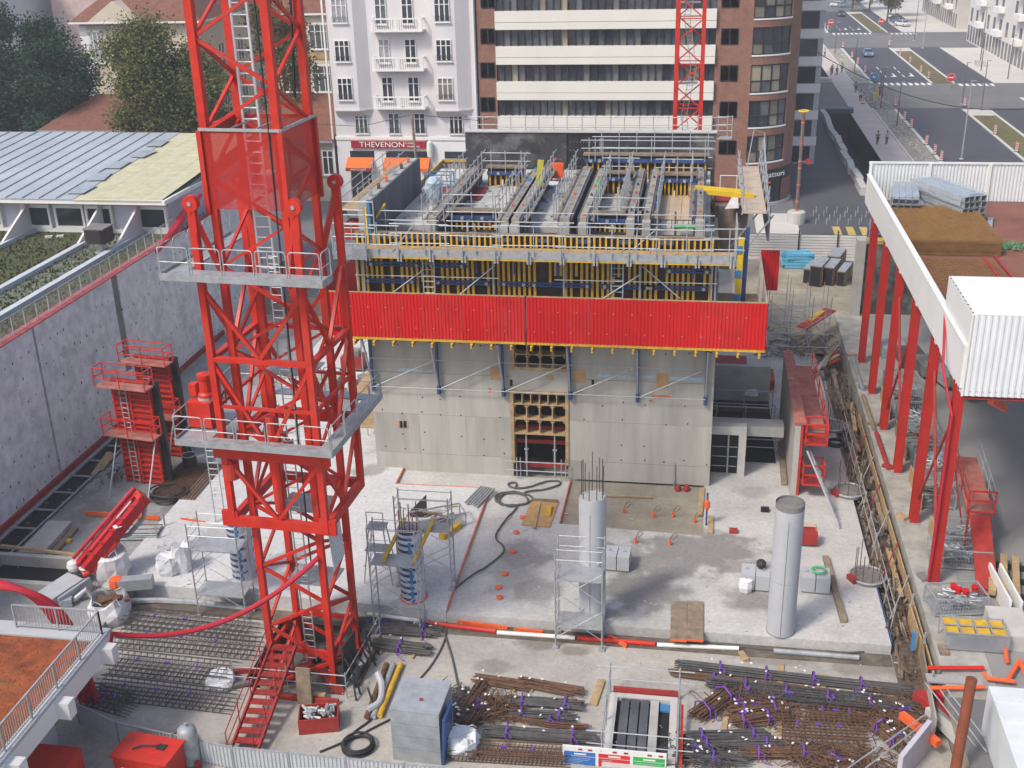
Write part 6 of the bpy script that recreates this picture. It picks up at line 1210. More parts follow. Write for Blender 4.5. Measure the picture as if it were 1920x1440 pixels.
MB().bar((5.3,57.5,.1),(5.4,63,.1),.3,.14).build('kicker', woodd, rp)
# capped pile rings with starter bars
for i,(px,py,n_) in enumerate(((1627,1082,9),(1592,922,7),(1562,800,6))):
    q_ = G(px,py,.06); t = T('starter_ring', ['nearest','middle','farthest'][i]+' round starter bar ring beside the trench', 'reinforcement', (q_.x,q_.y,0)); MB().cyl((0,0),.85,0,.16,28).build('ring', concd, t, local=True); MB().ring((0,0,.17),.83,.05).build('rim', galv, t, local=True); [MB().tube((.62*math.cos(6.283*k/n_),.62*math.sin(6.283*k/n_),.1),(.62*math.cos(6.283*k/n_),.62*math.sin(6.283*k/n_),1.5+.3*(k%2)),.022,5).build('rebar', rust, t, local=True) for k in range(n_)]; MB().obox((-.75,-.35,.1),(.25,.6,.3),.5).build('red_block', redd, t, local=True)
q_ = G(1566,833,0); b = MB(); [b.ring((q_.x,q_.y,.06+j*.07),.5-.05*j,.05) for j in range(3)]; tag(b.build('hose_coil', rubber), 'black coil of hose on the slab near the far starter ring', 'hose')
# ================================================================== LEFT YARD
def form_tower(label, px0, px1, pyb, h, dy=0, levels=(.52,.98), grow=1.0):
    a, c_ = G(px0,pyb,-.05), G(px1,pyb,-.05); y = a.y+dy; w = c_.x-a.x; t = T('column_formwork', label, 'formwork', ((a.x+c_.x)/2,y,-.05), R(-8)); H = h
    MB().box(-w/2,w/2,-.02,.10,0,H).build('form_face', redd, t, local=True); MB().box(w/2+.02,w/2+.42,.05,.25,0,H).build('side_panel', black, t, local=True)
    n_ = int(H/.34)
    rb = MB().box(-w/2,w/2,-.13,-.03,0,.10).mesh('rib', red)
    for i in range(n_): o = bpy.data.objects.new('rib', rb); COL.objects.link(o); o.parent = t; o.location = (0,0,.12+i*.34)
    for x in (-w/2+.05,-.1,w/2-.05): MB().box(x-.05,x+.05,-.17,-.135,0,H).build('soldier', red, t, local=True)
    ladder(MB(),(-w*.18,-.25,.1),(-w*.18,-.25,H),.4,.3,.02).build('ladder', galv, t, local=True)
    for f in levels:
        z = H*f; x0, x1 = -w/2-.35, w/2+.35; MB().box(x0,x1,-1.0,-.2,z-.08,z).build('platform', MATS['faded_red'], t, local=True); b = MB()
        for zz in (.5,1.05): b.bar((x0,-1.0,z+zz),(x1,-1.0,z+zz),.05); b.bar((x0,-1.0,z+zz),(x0,-.15,z+zz),.05); b.bar((x1,-1.0,z+zz),(x1,-.15,z+zz),.05); b.bar((x0,-.15,z+zz),(x1,-.15,z+zz),.05)
        for x in (x0,(x0+x1)/2,x1): b.bar((x,-1.0,z),(x,-1.0,z+1.05),.05)
        b.bar((x0,-.15,z),(x0,-.15,z+1.05),.05); b.bar((x1,-.15,z),(x1,-.15,z+1.05),.05); b.build('guard_rail', red, t, local=True)
    for x in (-w/2,w/2): MB().tube((x,-.2,H*.5),(x+.25,-2.2,0),.045,6).build('push_pull_prop', galv, t, local=True)
    return t
form_tower('front red column formwork with two railed platforms near the left wall', 238, 318, 903, 6.4)
form_tower('rear red column formwork behind the other near the left wall', 262, 335, 868, 6.4, 1.2, (.45,.98))
# concrete placing boom
tb = G(165,1135,FZ); bt = T('placing_boom', 'red folded concrete placing boom on a grey pump stand', 'concrete pump', (tb.x,tb.y,FZ)); p0 = PY(150,1062,tb.y+1.0); p1 = PY(258,930,tb.y+3.2)
boomr = mat('boom_red', (.42,.012,.018), .42, var=.2, scale=2, dirt=(.28,.05,.05), dirt_amt=.5)
dv = p1-p0; nv = Vector((.42,-.25,.05))
for k in (0,1): MB().bar(p0+nv*k*1.25, p1+nv*k*1.25, .40, .5).build('boom_section', boomr, bt)
for f_ in (.12,.28,.45,.62,.8,.95): MB().bar(p0+dv*f_+nv*-.35+Vector((0,0,.1)), p0+dv*f_+nv*1.7+Vector((0,0,.1)), .10, .58).build('boom_clamp', redd, bt)
MB().tube(p0+dv*.15+nv*.62+Vector((0,0,.38)), p0+dv*.6+nv*.62+Vector((0,0,.38)), .10, 8).build('hydraulic_cylinder', redh, bt); MB().tube(p0+dv*.6+nv*.62+Vector((0,0,.38)), p0+dv*.85+nv*.62+Vector((0,0,.36)), .055, 8).build('cylinder_rod', galv, bt); MB().obox(tuple(p0+dv*.55+nv*1.25+Vector((.02,-.1,.27))),(.35,.35,.03),.8).build('label_plate', white, bt)
MB().path([p0+Vector((.1,0,.0)),p0+Vector((.4,-.3,-.25)),p0+nv*1.4+dv*.10+Vector((0,0,-.35)),p0+nv*1.4+dv*.5+Vector((0,0,-.3))],.16,8).build('delivery_pipe', red, bt)
MB().path([p0+dv*.02+Vector((-.35,0,.35)),p1+Vector((-.1,0,.45))],.10,8).build('delivery_pipe', redh, bt)
MB().path([p1,p1+Vector((.3,-.1,.1)),p1+Vector((.45,-.2,-.35)),p1+Vector((.3,-.3,-1.0)),p1+Vector((-.5,-.5,-1.9)),p1+Vector((-1.4,-.7,-2.1))],.12,8).build('end_hose', galvd, bt)
MB().lathe([(.0,.3),(.26,.22),(.32,0),(.26,-.2),(.0,-.25)],tuple(p0+Vector((-.35,0,0))),12).build('pivot_cap', white, bt); b = MB(); b.ring(tuple(p0+Vector((.35,-.1,.05))),.25,.06); b.build('pipe_clamp', white, bt); MB().bar(p1-dv*.03+nv*.6,p1+dv*.04+nv*.6,.95,.6).build('boom_knuckle', red, bt)
q_ = p0+Vector((-.9,-2.0,-.75)); MB().bar(p0+Vector((-.15,-.25,-.6)),q_,1.15,.5).build('stand_hood', precast, bt); MB().bar(p0+Vector((.6,-.3,-.8)),q_+Vector((.8,0,-.2)),.16,.9).build('stand_side', alu, bt); MB().bar(p0+Vector((-.1,-.2,-.7)),(p0.x-.1,p0.y-.2,FZ),.5,.5).build('stand_post', galvd, bt); MB().bar(q_,(q_.x,q_.y,FZ),.4,.4).build('stand_post', galvd, bt); MB().obox(tuple(q_+Vector((1.0,.3,-.2))),(.5,.6,.6),.4).build('valve_block', alu, bt); MB().path([q_+Vector((1.2,.5,-.2)),q_+Vector((1.7,.9,.2)),q_+Vector((2.1,.9,-.4)),q_+Vector((2.0,.5,-1.6))],.16,8).build('hydraulic_pipe', alu, bt)
# grey arm with orange end lying beside
a, c_ = G(225,1112,0), G(290,1108,0); t = T('outrigger_arm', 'short grey outrigger arm with orange end beside the pump stand', 'outrigger', (a.x,a.y,FZ)); MB().bar((a.x,a.y,.5),(c_.x,c_.y,.55),.5,.55).build('arm', alu, t); MB().lathe([(.3,-.3),(.34,0),(.3,.3),(.0,.35)],(a.x-.1,a.y,.5),10).build('end_cap', orange, t)
def bigbag(px, py, z, label, w, h, fill=None, open_=False, seed=1):
    q_ = G(px,py,z); rr = random.Random(seed); t = T('bulk_bag', label, 'bag', (q_.x,q_.y,z), rr.uniform(0,.6)); b = MB(); n_ = 12; prof = [(.90,0),(1.06,.25),(1.08,.55),(1.0,.85),(.94,1.0)]
    vs = []
    for r_,zz in prof:
        for k in range(n_): a = 2*math.pi*k/n_; sq = 1/max(abs(math.cos(a)),abs(math.sin(a)))*.5+.5; vs.append((r_*sq*w/2*math.cos(a)*rr.uniform(.9,1.08), r_*sq*w/2*math.sin(a)*rr.uniform(.9,1.08), zz*h*(rr.uniform(.85,1.15) if zz == 1.0 else 1)))
    fs = [(i*n_+k,i*n_+(k+1)%n_,(i+1)*n_+(k+1)%n_,(i+1)*n_+k) for i in range(4) for k in range(n_)]
    if not open_: vs.append((0,0,h*.8)); fs += [(4*n_+k,4*n_+(k+1)%n_,5*n_) for k in range(n_)]
    b.add(vs,fs); b.build('sack', bagw, t, local=True)
    if fill: b = MB(); [b.obox((rr.gauss(0,w*.17),rr.gauss(0,w*.17),h*.82+rr.uniform(-.05,.1)),(.3,.25,.15),rr.uniform(0,3)) for _ in range(26)]; tag(b.build('rubble', fill, t, local=True), kind='stuff')
    b = MB(); [b.path([(sx*w*.4,sy*w*.4,h*.9),(sx*w*.3,sy*w*.3,h*1.12),(sx*w*.1,sy*w*.35,h*.95)],.02,4) for sx in (-1,1) for sy in (-1,1)]; b.build('loop', white, t, local=True); return t
bigbag(318,1072,.15,'white bulk bag slumped left of the scaffold, the lower of the pair',1.1,.9,seed=3); bigbag(344,1068,.15,'upright white bulk bag left of the scaffold, taller of the pair',.9,1.35,seed=5); bigbag(213,1085,-.05,'white bulk bag standing under the red boom',1.6,1.7,seed=7); bigbag(210,1160,FZ,'open white bulk bag filled with brown rubble at the end of the pump stand',1.7,1.2,rust,True,seed=9)
q_ = G(420,1290,FZ); bigbag(415,1285,FZ,'crumpled white bag lying on the rebar cages beside the crane',1.2,.45,seed=14)
# stacks, planks and openings on the left deck
q_ = G(262,1005,-.05); t = T('prop_stillage', 'stillage of galvanised props behind the red boom', 'stillage', (q_.x,q_.y,-.05), R(8))
for i in range(10):
    for j in range(3): MB().tube((-1.1+random.uniform(-.1,.1),-.5+i*.11,.12+j*.12),(1.1,-.5+i*.11,.12+j*.12),.05,6).build('prop', [galv,galvd,galv,rust][(i+j)%4], t, local=True)
b = MB(); [b.bar((x,y,0),(x,y,.9),.07) for x in (-1.15,1.15) for y in (-.62,.7)]; b.build('rack', galvd, t, local=True)
a, c_ = G(60,1050,-.05), G(115,990,-.05); t = T('precast_stair_slab', 'long grey precast slab lying on the left deck', 'slab', (a.x,a.y,-.05)); MB().bar((a.x,a.y,.18),(c_.x,c_.y,.18),1.3,.42).build('slab', conc, t); MB().bar((a.x+.9,a.y-.1,.05),(c_.x+.9,c_.y-.1,.05),.3,.2).build('bearer', woodd, t)
q_ = G(123,1018,-.05); tag(MB().obox((q_.x,q_.y,.05),(.6,.3,.15),.2).build('wood_block', yel), 'small orange wood block beside the precast slab', 'block')
for i,(pa,pb,l) in enumerate((((175,890),(205,848),'weathered plank leaning by the left wall, nearer one'),((188,882),(213,850),'weathered plank leaning by the left wall, farther one'))): a, c_ = G(*pa,.05), G(*pb,.3); tag(MB().bar(a,c_,.3,.08).build('plank', wood), l, 'plank')
fr = T('floor_opening_frame', 'steel ladder frame over dark openings along the left wall', 'frame', (-34.3,52,0)); b = MB(); [b.bar((-35.2,y,.1),(-33.9,y,.1),.10,.08) for y in (46,48,50,52,54,56,58,60)]; [b.bar((x,45.5,.1),(x,60.5,.1),.10,.08) for x in (-35.2,-33.9)]; b.build('grid', galvd, fr); MB().box(-35.2,-33.9,45.5,60.5,-.03,-.02).build('void', dark, fr)
b = MB(); rr = random.Random(17)
for i in range(26): x, y = -32.6+rr.uniform(-.6,.6), 54+rr.uniform(-1.2,1.2); b.path([(x,y,0),(x+rr.uniform(-.3,.3),y+.1,.5),(x+rr.uniform(-.6,.6),y+rr.uniform(-.6,.6),.25)],.025,4)
tag(b.build('rebar_tangle', rebar), 'tangle of loose grey rebar ends by the frame along the left wall', 'reinforcement')
q_ = G(330,930,0); b = MB(); rr = random.Random(19)
for j in range(7): b.ring((q_.x+rr.uniform(-.6,.3),q_.y+rr.uniform(-.7,.2),.05+.05*j),rr.uniform(.6,1.1),.05,24,5,rr.uniform(.6,1))
tag(b.build('cable_heap', rubber), 'heap of coiled black cables behind the red boom', 'cable')
t = mats_stack(0,0,10,10,'rusty mesh pile lying beside the column formwork',1) if False else None
a, c_ = G(318,935,0), G(385,880,0); t = T('mesh_pile', 'rusty reinforcement mesh pile between column formwork and crane', 'mesh', ((a.x+c_.x)/2,(a.y+c_.y)/2,0)); W, D = 2.6, 4.2
for j in range(4): b = MB(); [b.bar((-W/2+W*i/13,-D/2,.05+j*.06),(-W/2+W*i/13,D/2,.05+j*.06),.025) for i in range(14)]; [b.bar((-W/2,-D/2+D*i/20,.07+j*.06),(W/2,-D/2+D*i/20,.07+j*.06),.025) for i in range(21)]; b.build('mesh_sheet', rust, t, local=True)
q_ = G(358,880,-.05); t = T('steel_drum', 'dark steel drum standing behind the lower crane platform', 'drum', (q_.x,q_.y,-.05)); MB().lathe([(.0,.02),(.4,.02),(.42,.3),(.4,.32),(.42,.6),(.4,.95),(.0,.93)],(0,0,0),16).build('body', frame, t, local=True); MB().ring((0,0,.95),.4,.03).build('rim', galvd, t, local=True)
a, c_ = G(415,985,0), G(375,875,0); b = MB(); ladder(b,(a.x,a.y,0),(a.x-.6,a.y+1.2,5.0),.55,.32,.025); tag(b.build('ladder', galv), 'grey aluminium ladder leaning behind the crane mast', 'ladder')
for i,(pa,pb,l) in enumerate((((160,965),(300,975),'long orange edge board across the left deck'),((340,978),(385,985),'short orange board left of the crane mast'),((320,1108),(362,1116),'left orange board on the dirt strip'),((375,1118),(415,1124),'middle orange board on the dirt strip'),((440,1122),(480,1128),'right orange board on the dirt strip'),((40,1035),(75,995),'red rail piece beside the dark opening at far left'))): a, c_ = G(*pa,0 if i < 2 else FZ), G(*pb,0 if i < 2 else FZ); tag(MB().bar((a.x,a.y,a.z+.12),(c_.x,c_.y,c_.z+.12),.08,.22).build('edge_board', orange if i != 5 else redd), l, 'board')
tag(MB().path([G(235,1128,FZ+.12),G(300,1126,FZ+.12),G(370,1130,FZ+.12),G(480,1142,FZ+.12)],.16,8).build('drain_pipe', galvd), 'thick grey pipe lying along the dirt strip left of the crane', 'pipe')
# concrete hopper opening at far left
t = T('concrete_hopper', 'grey open concrete pit frame at the left edge', 'pit', (-28.6,41.5,FZ)); x0, y0 = G(0,1105,0).x-1.5, G(20,1110,0).y
for (xa,xb,ya,yb) in ((x0,x0+5.2,y0,y0+.3),(x0,x0+5.2,y0+2.3,y0+2.6),(x0+4.9,x0+5.2,y0+.3,y0+2.3),(x0,x0+.3,y0+.3,y0+2.3)): MB().box(xa,xb,ya,yb,FZ,.55).build('side', conc, t)
MB().box(x0+.3,x0+4.9,y0+.3,y0+2.3,-.04,-.03).build('void', dark, t)
for i,y in enumerate((y0+2.9,)): tag(MB().bar((x0,y,.7),(x0+6.8,y-.4,.6),.14,.12).build('timber_rail', wood), 'yellowish timber rail behind the concrete pit frame', 'timber')
# ================================================================== NEAR LEFT: building with red sedum roof
RX, RY, RZ = -22.2, 34.7, 4.0
nb_ = T('sedum_roof_building', 'white building corner with orange red sedum roof at the lower left', 'building', (-26,30,FZ)); sedr = mat('red_sedum', (.26,.068,.024), .95, var=.5, scale=1.6, bump=.5, dirt=(.12,.10,.035), dirt_amt=.6)
MB().box(-42,RX-.35,12,RY-.9,RZ-.10,RZ).build('sedum_bed', sedr, nb_); MB().box(-42,RX,12,RY,RZ-.9,RZ-.103).build('roof_slab', white, nb_); MB().box(RX-.34,RX,12,RY,RZ-.1,RZ+.05).build('coping', precast, nb_); MB().box(-42,RX-.345,RY-.85,RY,RZ-.1,RZ+.04).build('coping', precast, nb_)
for y in (33.9,30.6,27.4,24): MB().box(RX+.002,RX+.5,y-.22,y+.22,RZ-.9,RZ-.2).build('corbel', white, nb_)
MB().box(-42,RX-2.2,12,RY-1.6,FZ,RZ-.91).build('wall', plaster, nb_)
b = MB(); rr = random.Random(23)
for _ in range(9000):
    x, y = rr.uniform(-33,RX-.4), rr.uniform(18,RY-.95); s_ = rr.uniform(.015,.035); a = rr.uniform(0,6.28); b.add([(x-s_*math.cos(a),y-s_*math.sin(a),RZ-.01),(x+s_*math.cos(a),y+s_*math.sin(a),RZ-.01),(x+rr.uniform(-.03,.03),y,RZ+s_*1.4)],[(0,1,2)])
tag(b.build('sedum_tufts', leafmat('red_sedum_leaf', (.32,.085,.028), (.10,.13,.04)), nb_), kind='stuff')
rl = T('balustrade', 'galvanised bar balustrade round the red sedum roof', 'railing', (RX-.17,RY-.4,RZ+.05))
def balus(p, q_):
    p, q_ = Vector(p), Vector(q_); L = (q_-p).length; d = (q_-p)/L; up = Vector((0,0,1)); MB().bar(p+up*1.05,q_+up*1.05,.06,.05).build('top_rail', galv, rl); MB().bar(p+up*.12,q_+up*.12,.05,.04).build('bottom_rail', galv, rl); k = int(L/1.6)
    for i in range(k+1): c_ = p+d*L*i/k; MB().bar(c_,c_+up*1.03,.06).build('post', galv, rl)
    b = MB(); k = int(L/.13); [b.bar(p+d*(i+.5)*L/k+up*.14,p+d*(i+.5)*L/k+up*1.03,.018) for i in range(k)]; tag(b.build('balusters', galv, rl), kind='stuff')
balus((RX-.17,14,RZ+.05),(RX-.17,RY-.4,RZ+.05)); balus((RX-.17,RY-.4,RZ+.05),(-26.0,RY-.4,RZ+.05)); balus((-27.4,RY-.4,RZ+.05),(-34,RY-.4,RZ+.05))
# red pump hoses over the roof edge and across to the crane
for k in range(4):
    o_ = k*.22; pts = smooth([Vector((-34,31.6-o_*.5,RZ+.25)),Vector((-29.6,33.4-o_*.5,RZ+.9)),Vector((-27.6,34.6-o_*.4,RZ+1.75-o_*.12)),Vector((-26.0+o_*.9,35.0-o_*.3,RZ+1.35)),Vector((-25.0+o_*1.0,35.3,RZ-.4)),Vector((-24.6+o_*1.0,35.4,FZ+.2))],6); tag(MB().path(pts,.13,8).build('pump_hose', redh), ['front','second','third','rear'][k]+' of four thick red hoses arching over the roof edge', 'hose')
ca = Vector((RX+.1,RY+.1,RZ-.3)); cb = PY(597,1045,CY-1.7); pts = [ca+(cb-ca)*(i/20)+Vector((0,0,-2.3*4*(i/20)*(1-i/20)*.55)) for i in range(21)]; pts = [Vector((RX-.05,RY-.3,RZ-.6)),Vector((RX+.02,RY,RZ-.15))]+pts
tag(MB().path(pts,.11,8).build('pump_hose', redh), 'single red hose sagging from the sedum roof across to the crane mast', 'hose')
# generator, tank, red container below the building
q_ = G(287,1462,FZ); t = T('generator', 'red generator box with dark vents at the bottom left', 'generator', (q_.x,q_.y,FZ), R(-6)); MB().box(-1.05,1.05,-.7,.7,.1,1.45).build('casing', red, t, local=True); MB().box(-1.18,1.18,-.73,.73,1.452,1.52).build('lid', red, t, local=True); MB().box(.15,.95,-.73,-.702,.25,.75).build('vent_grille', frame, t, local=True); MB().box(.35,.7,.0,.3,1.522,1.56).build('top_grille', frame, t, local=True); MB().path([(-.5,-.2,1.56),(-.2,0,1.6),(.3,.1,1.6),(.4,.15,1.58)],.04,5).build('cable', rubber, t, local=True); MB().box(-.75,-.45,-.71,-.702,.9,1.05).build('badge', white, t, local=True); MB().box(-1.1,1.1,-.6,.6,0,.1).build('skid', frame, t, local=True)
q_ = G(360,1432,FZ); t = T('gas_tank', 'upright grey pressure tank beside the red generator', 'tank', (q_.x,q_.y,FZ)); MB().lathe([(.0,.05),(.36,.08),(.38,.2),(.38,1.5),(.33,1.7),(.18,1.8),(.0,1.82)],(0,0,0),20).build('shell', galvd, t, smooth=True, local=True); MB().cyl((0,0),.06,1.8,1.95,10).build('valve', galv, t, local=True); MB().box(.3,.5,-.35,-.2,.0,.4).build('red_valve', redd, t, local=True)
t = T('red_container', 'red steel container under the eaves of the sedum roof building', 'container', (-22.4,29.2,FZ), 0); MB().box(-1.2,.55,-1.3,1.6,.1,2.0).build('body', red, t, local=True); MB().box(-1.2,.9,-1.3,1.6,.0,.1).build('skid', frame, t, local=True); MB().box(.55,.58,-.6,.6,.3,1.8).build('door', redd, t, local=True)
tag(MB().path(smooth([Vector((-20.9,31.4,FZ+.15)),Vector((-20.2,33.4,FZ+.15)),Vector((-19.4,34.2,FZ+.15)),Vector((-18.8,33.6,FZ+.15))],5),.12,8).build('supply_hose', redh), 'curved red hose on the ground behind the generator', 'hose')
# site fence of ribbed sheet
def fencerun(pts, label, m, h=1.05):
    t = T('site_fence', label, 'fence', tuple(pts[0])); src = None
    for i in range(len(pts)-1):
        a, c_ = Vector(pts[i]), Vector(pts[i+1]); L = (c_-a).length; k = max(1,round(L/2.2)); d = (c_-a)/k; nn = Vector((d.y,-d.x,0)).normalized()
        for j in range(k):
            s0, s1 = a+d*j, a+d*(j+1); MB().corr((s0.x,s0.y),(s1.x-.03*d.normalized().x,s1.y),a.z+.05,a.z+h,.16,.04,(nn.x,nn.y)).build('sheet', m, t); MB().bar((s0.x,s0.y,a.z),(s0.x,s0.y,a.z+h+.08),.07).build('post', galvd, t); MB().bar((s0.x,s0.y,a.z+h),(s1.x,s1.y,a.z+h),.06).build('top_rail', galv, t)
fm2 = mat('fence_sheet', (.50,.52,.53), .5, .2, var=.12, scale=1, dirt=(.38,.38,.38))
fencerun([G(150,1358,FZ),G(225,1395,FZ),G(440,1442,FZ),G(760,1474,FZ),G(1080,1500,FZ)],'low ribbed sheet fence along the front of the yard',fm2)
# rebar cages on the yard floor
def cage(label, pa, pb, w, h, n, m=rebar, step=.30):
    a, c_ = G(*pa,FZ), G(*pb,FZ); d = c_-a; L = d.length; rz = math.atan2(d.y,d.x); t = T('rebar_cage', label, 'reinforcement', (a.x,a.y,FZ), rz); b = MB()
    for i in range(int(L/step)): x = i*step; b.path([(x,0,.04),(x,w,.04),(x+.12,w,h),(x+.12,0,h),(x,0,.04)],.015,4,False); b.bar((x,0,.04),(x+.12+.15,w*.5,h),.018); b.bar((x+.27,w*.5,h),(x+.3,w,.04),.018)
    for j in range(n): y = w*j/(n-1); b.bar((-.2,y,.05),(L+.2,y,.05),.022); b.bar((-.2,y,h),(L+.2,y,h),.022)
    for j in range(3): b.bar((-.1,0,.05+h*j/2),(L,0,.05+h*j/2),.025); b.bar((-.1,w,.05+h*j/2),(L,w,.05+h*j/2),.025)
    tag(b.build('bars', m, t, local=True), kind='stuff'); b = MB(); [b.obox((L*f,w*.5,h+.04),(.25,.08,.05),f*7) for f in (.2,.45,.7)]; b.build('purple_tie', purple, t, local=True); return t
cage('rear rebar cage lying left of the crane',(215,1215),(480,1240),1.0,.55,4); cage('second rebar cage left of the crane',(235,1180),(470,1205),1.1,.5,4); cage('third rebar cage left of the crane, below the red hose',(205,1265),(430,1290),1.1,.5,5); cage('front rebar cage left of the crane',(175,1310),(425,1340),1.0,.45,5); cage('short dense rebar cage at the fence on the left',(150,1322),(230,1345),.9,.5,6)
# ================================================================== FRONT YARD
def bundle(label, pa, pb, w, n, m, h=3, straps=2, r=.035, tags=3, z=FZ, name='rebar_bundle', bow=0):
    a, c_ = G(*pa,z), G(*pb,z); d = c_-a; L = d.length; t = T(name, label, 'reinforcement', (a.x,a.y,z), math.atan2(d.y,d.x)); b = MB(); rr = random.Random(label)
    for i in range(n):
        y = rr.uniform(-w/2,w/2); zz = .12+rr.random()*r*2*h*(1-abs(y)/w*.9); s_, e_ = rr.uniform(-.25,.25), L+rr.uniform(-.3,.3); b.path([(s_,y,zz),((s_+e_)/2,y+rr.uniform(-.05,.05)+bow,zz+rr.uniform(-.02,.02)),(e_,y+rr.uniform(-.08,.08),zz)],r*rr.uniform(.7,1.0),5)
    tag(b.build('bars', m, t, local=True), kind='stuff')
    straps = (straps*2+2)//3
    for i in range(straps):
        x = L*(.18+.62*i/max(1,straps-1)) if straps > 1 else L*.5; q_ = MB(); H = r*2*h+.2; q_.path([(x,-w/2-.05,.05),(x+.02,-w/2,H*.8),(x+.05,0,H+.05),(x,w/2,H*.8),(x,w/2+.05,.05)],.038,5); q_.path([(x,-w*.4,H),(x+.25,-w*.6,H*.7),(x+.15,-w*.8,.1),(x+.5,-w,.03)],.022,4); q_.build('strap', purple, t, local=True)
    for i in range(tags): MB().obox((rr.uniform(.1,L),rr.uniform(-w/2,w/2),r*2*h+.22),(.11,.07,.02),rr.uniform(0,3),rr.uniform(-.4,.4)).build('paper_tag', white, t, local=True)
    for x in (L*.2,L*.8): MB().box(x-.06,x+.06,-w*.7,w*.7,.0,.1).build('bearer', wood, t, local=True)
    return t
bundle('rear bundle of short brown bars beside the aluminium box',(895,1280),(985,1292),.5,26,rust,4,0); bundle('brown bars with ragged ends behind the purple strapped bundles',(980,1285),(1085,1305),.5,28,rust,4,0); bundle('upper grey bar bundle with purple straps',(955,1320),(1085,1328),.55,34,rebar,4,3); bundle('middle grey bar bundle with purple straps',(955,1345),(1070,1352),.45,26,rebar,4,2); bundle('single thick brown bar pack across the grey bundles',(960,1352),(1100,1370),.22,14,rust,4,1,bow=-.1); bundle('largest grey bar bundle with purple straps nearest the sign',(915,1378),(1112,1392),.75,60,rebar,5,2)
bundle('fan of brown bars leaning beside the aluminium box',(850,1370),(905,1290),.5,26,rust,5,0,tags=6); bundle('second fan of brown bars beside the aluminium box',(880,1365),(915,1318),.5,20,rust,5,0,tags=4); bundle('dark bars stacked right behind the aluminium box',(842,1385),(868,1300),.4,18,rebar,5,0,tags=7)
bundle('long dark bar bundle across the right yard, farthest row',(1275,1252),(1700,1300),.55,44,rebar,4,5,tags=6); bundle('thin rusty bars in front of the farthest row',(1262,1268),(1690,1322),.35,20,rust,3,3,tags=8); bundle('second long dark bar row of the right yard',(1330,1285),(1705,1335),.7,40,rebar,4,5,tags=8)
bundle('tied sheaf of brown stirrups on the right yard',(1305,1352),(1368,1308),.75,40,rust,7,2,tags=2); bundle('tangled brown offcuts in purple straps',(1375,1345),(1465,1335),.7,26,rust,5,3,tags=5); bundle('second tangle of brown offcuts nearer the shaft',(1375,1362),(1450,1352),.6,22,rust,5,2,tags=5)
bundle('grey bars tied in purple right of the shaft',(1285,1388),(1440,1385),.5,26,rebar,4,3,tags=3); bundle('long grey bars below them right of the shaft',(1290,1405),(1470,1402),.4,22,rebar,4,2,tags=4); bundle('rusty bars with purple straps at the bottom edge',(1395,1420),(1530,1418),.5,28,rust,4,3,tags=3); bundle('dark bars at the bottom edge right of the sign',(1270,1425),(1400,1432),.5,26,rebar,4,1,tags=2); bundle('rusty bar heap tied in purple at the right fence',(1640,1365),(1690,1410),.6,24,rust,6,2,tags=6)
def cage2(label, pa, pb, w, h, n, m, step=.2):
    t = cage(label, pa, pb, w, h, n, m, step); return t
cage2('big square rusty rebar cage on the right yard',(1465,1400),(1625,1410),1.5,.55,9,rust); cage2('flat rebar cage under the long dark rows',(1340,1312),(1660,1345),.8,.4,6,rebar,.25); cage2('rusty mesh cage between long rows and square cage',(1520,1352),(1625,1362),.8,.3,6,rust); cage2('long low rusty cage along the front fence',(850,1428),(1060,1440),.7,.5,6,rust,.16)
cage2('dark rebar cage lying at the slab edge left of the scaffold',(660,1182),(800,1192),.5,.3,5,rebar)
bundle('upper dark rebar pile right of the crane foot',(690,1180),(820,1190),.8,46,rebar,4,2,tags=4); bundle('lower dark rebar pile right of the crane foot',(700,1212),(800,1225),.8,46,rebar,4,1,tags=2)
# bearers of timber under the right rows
for i,(pa,pb) in enumerate((((1465,1245),(1460,1400)),((1545,1265),(1540,1340)),((1362,1340),(1350,1410)))): a, c_ = G(*pa,FZ+.04), G(*pb,FZ+.04); tag(MB().bar(a,c_,.22,.08).build('bearer_plank', wood), ['middle','right','left'][i]+' long timber bearer under the bar rows of the right yard', 'plank')
# aluminium box
a, c_ = G(735,1425,FZ), G(835,1430,FZ); t = T('aluminium_chest', 'tall aluminium sheet clad box in the front yard', 'box', ((a.x+c_.x)/2,a.y+1.0,FZ), R(-2)); w = (c_.x-a.x)*.92; H = PY(735,1332,a.y).z-FZ
for j in range(4): MB().box(-w/2,w/2,-1.0,-.97,H*j/4+.008,H*(j+1)/4-.008).build('front_sheet', alu, t, local=True); MB().box(w/2-.03,w/2,-.97,1.0,H*j/4+.004,H*(j+1)/4-.004).build('side_sheet', alu, t, local=True); MB().box(-w/2-.02,w/2+.02,-1.02+j*.51,-1.02+(j+1)*.51-.006,H+.001,H+.03).build('lid_sheet', alu, t, local=True)
MB().box(-w/2+.01,w/2-.04,-.96,.99,.0,H-.01).build('core', galvd, t, local=True); MB().obox((.1,-.3,H+.05),(.12,.12,.08)).build('lid_knob', redd, t, local=True); MB().obox((w/2+.12,-.4,H*.45),(.12,1.2,H*.9),0,0,.06).build('leaning_sheet', blue, t, local=True)
bigbag(868,1408,FZ,'pale blue bag beside the aluminium box',1.2,.9,seed=31)
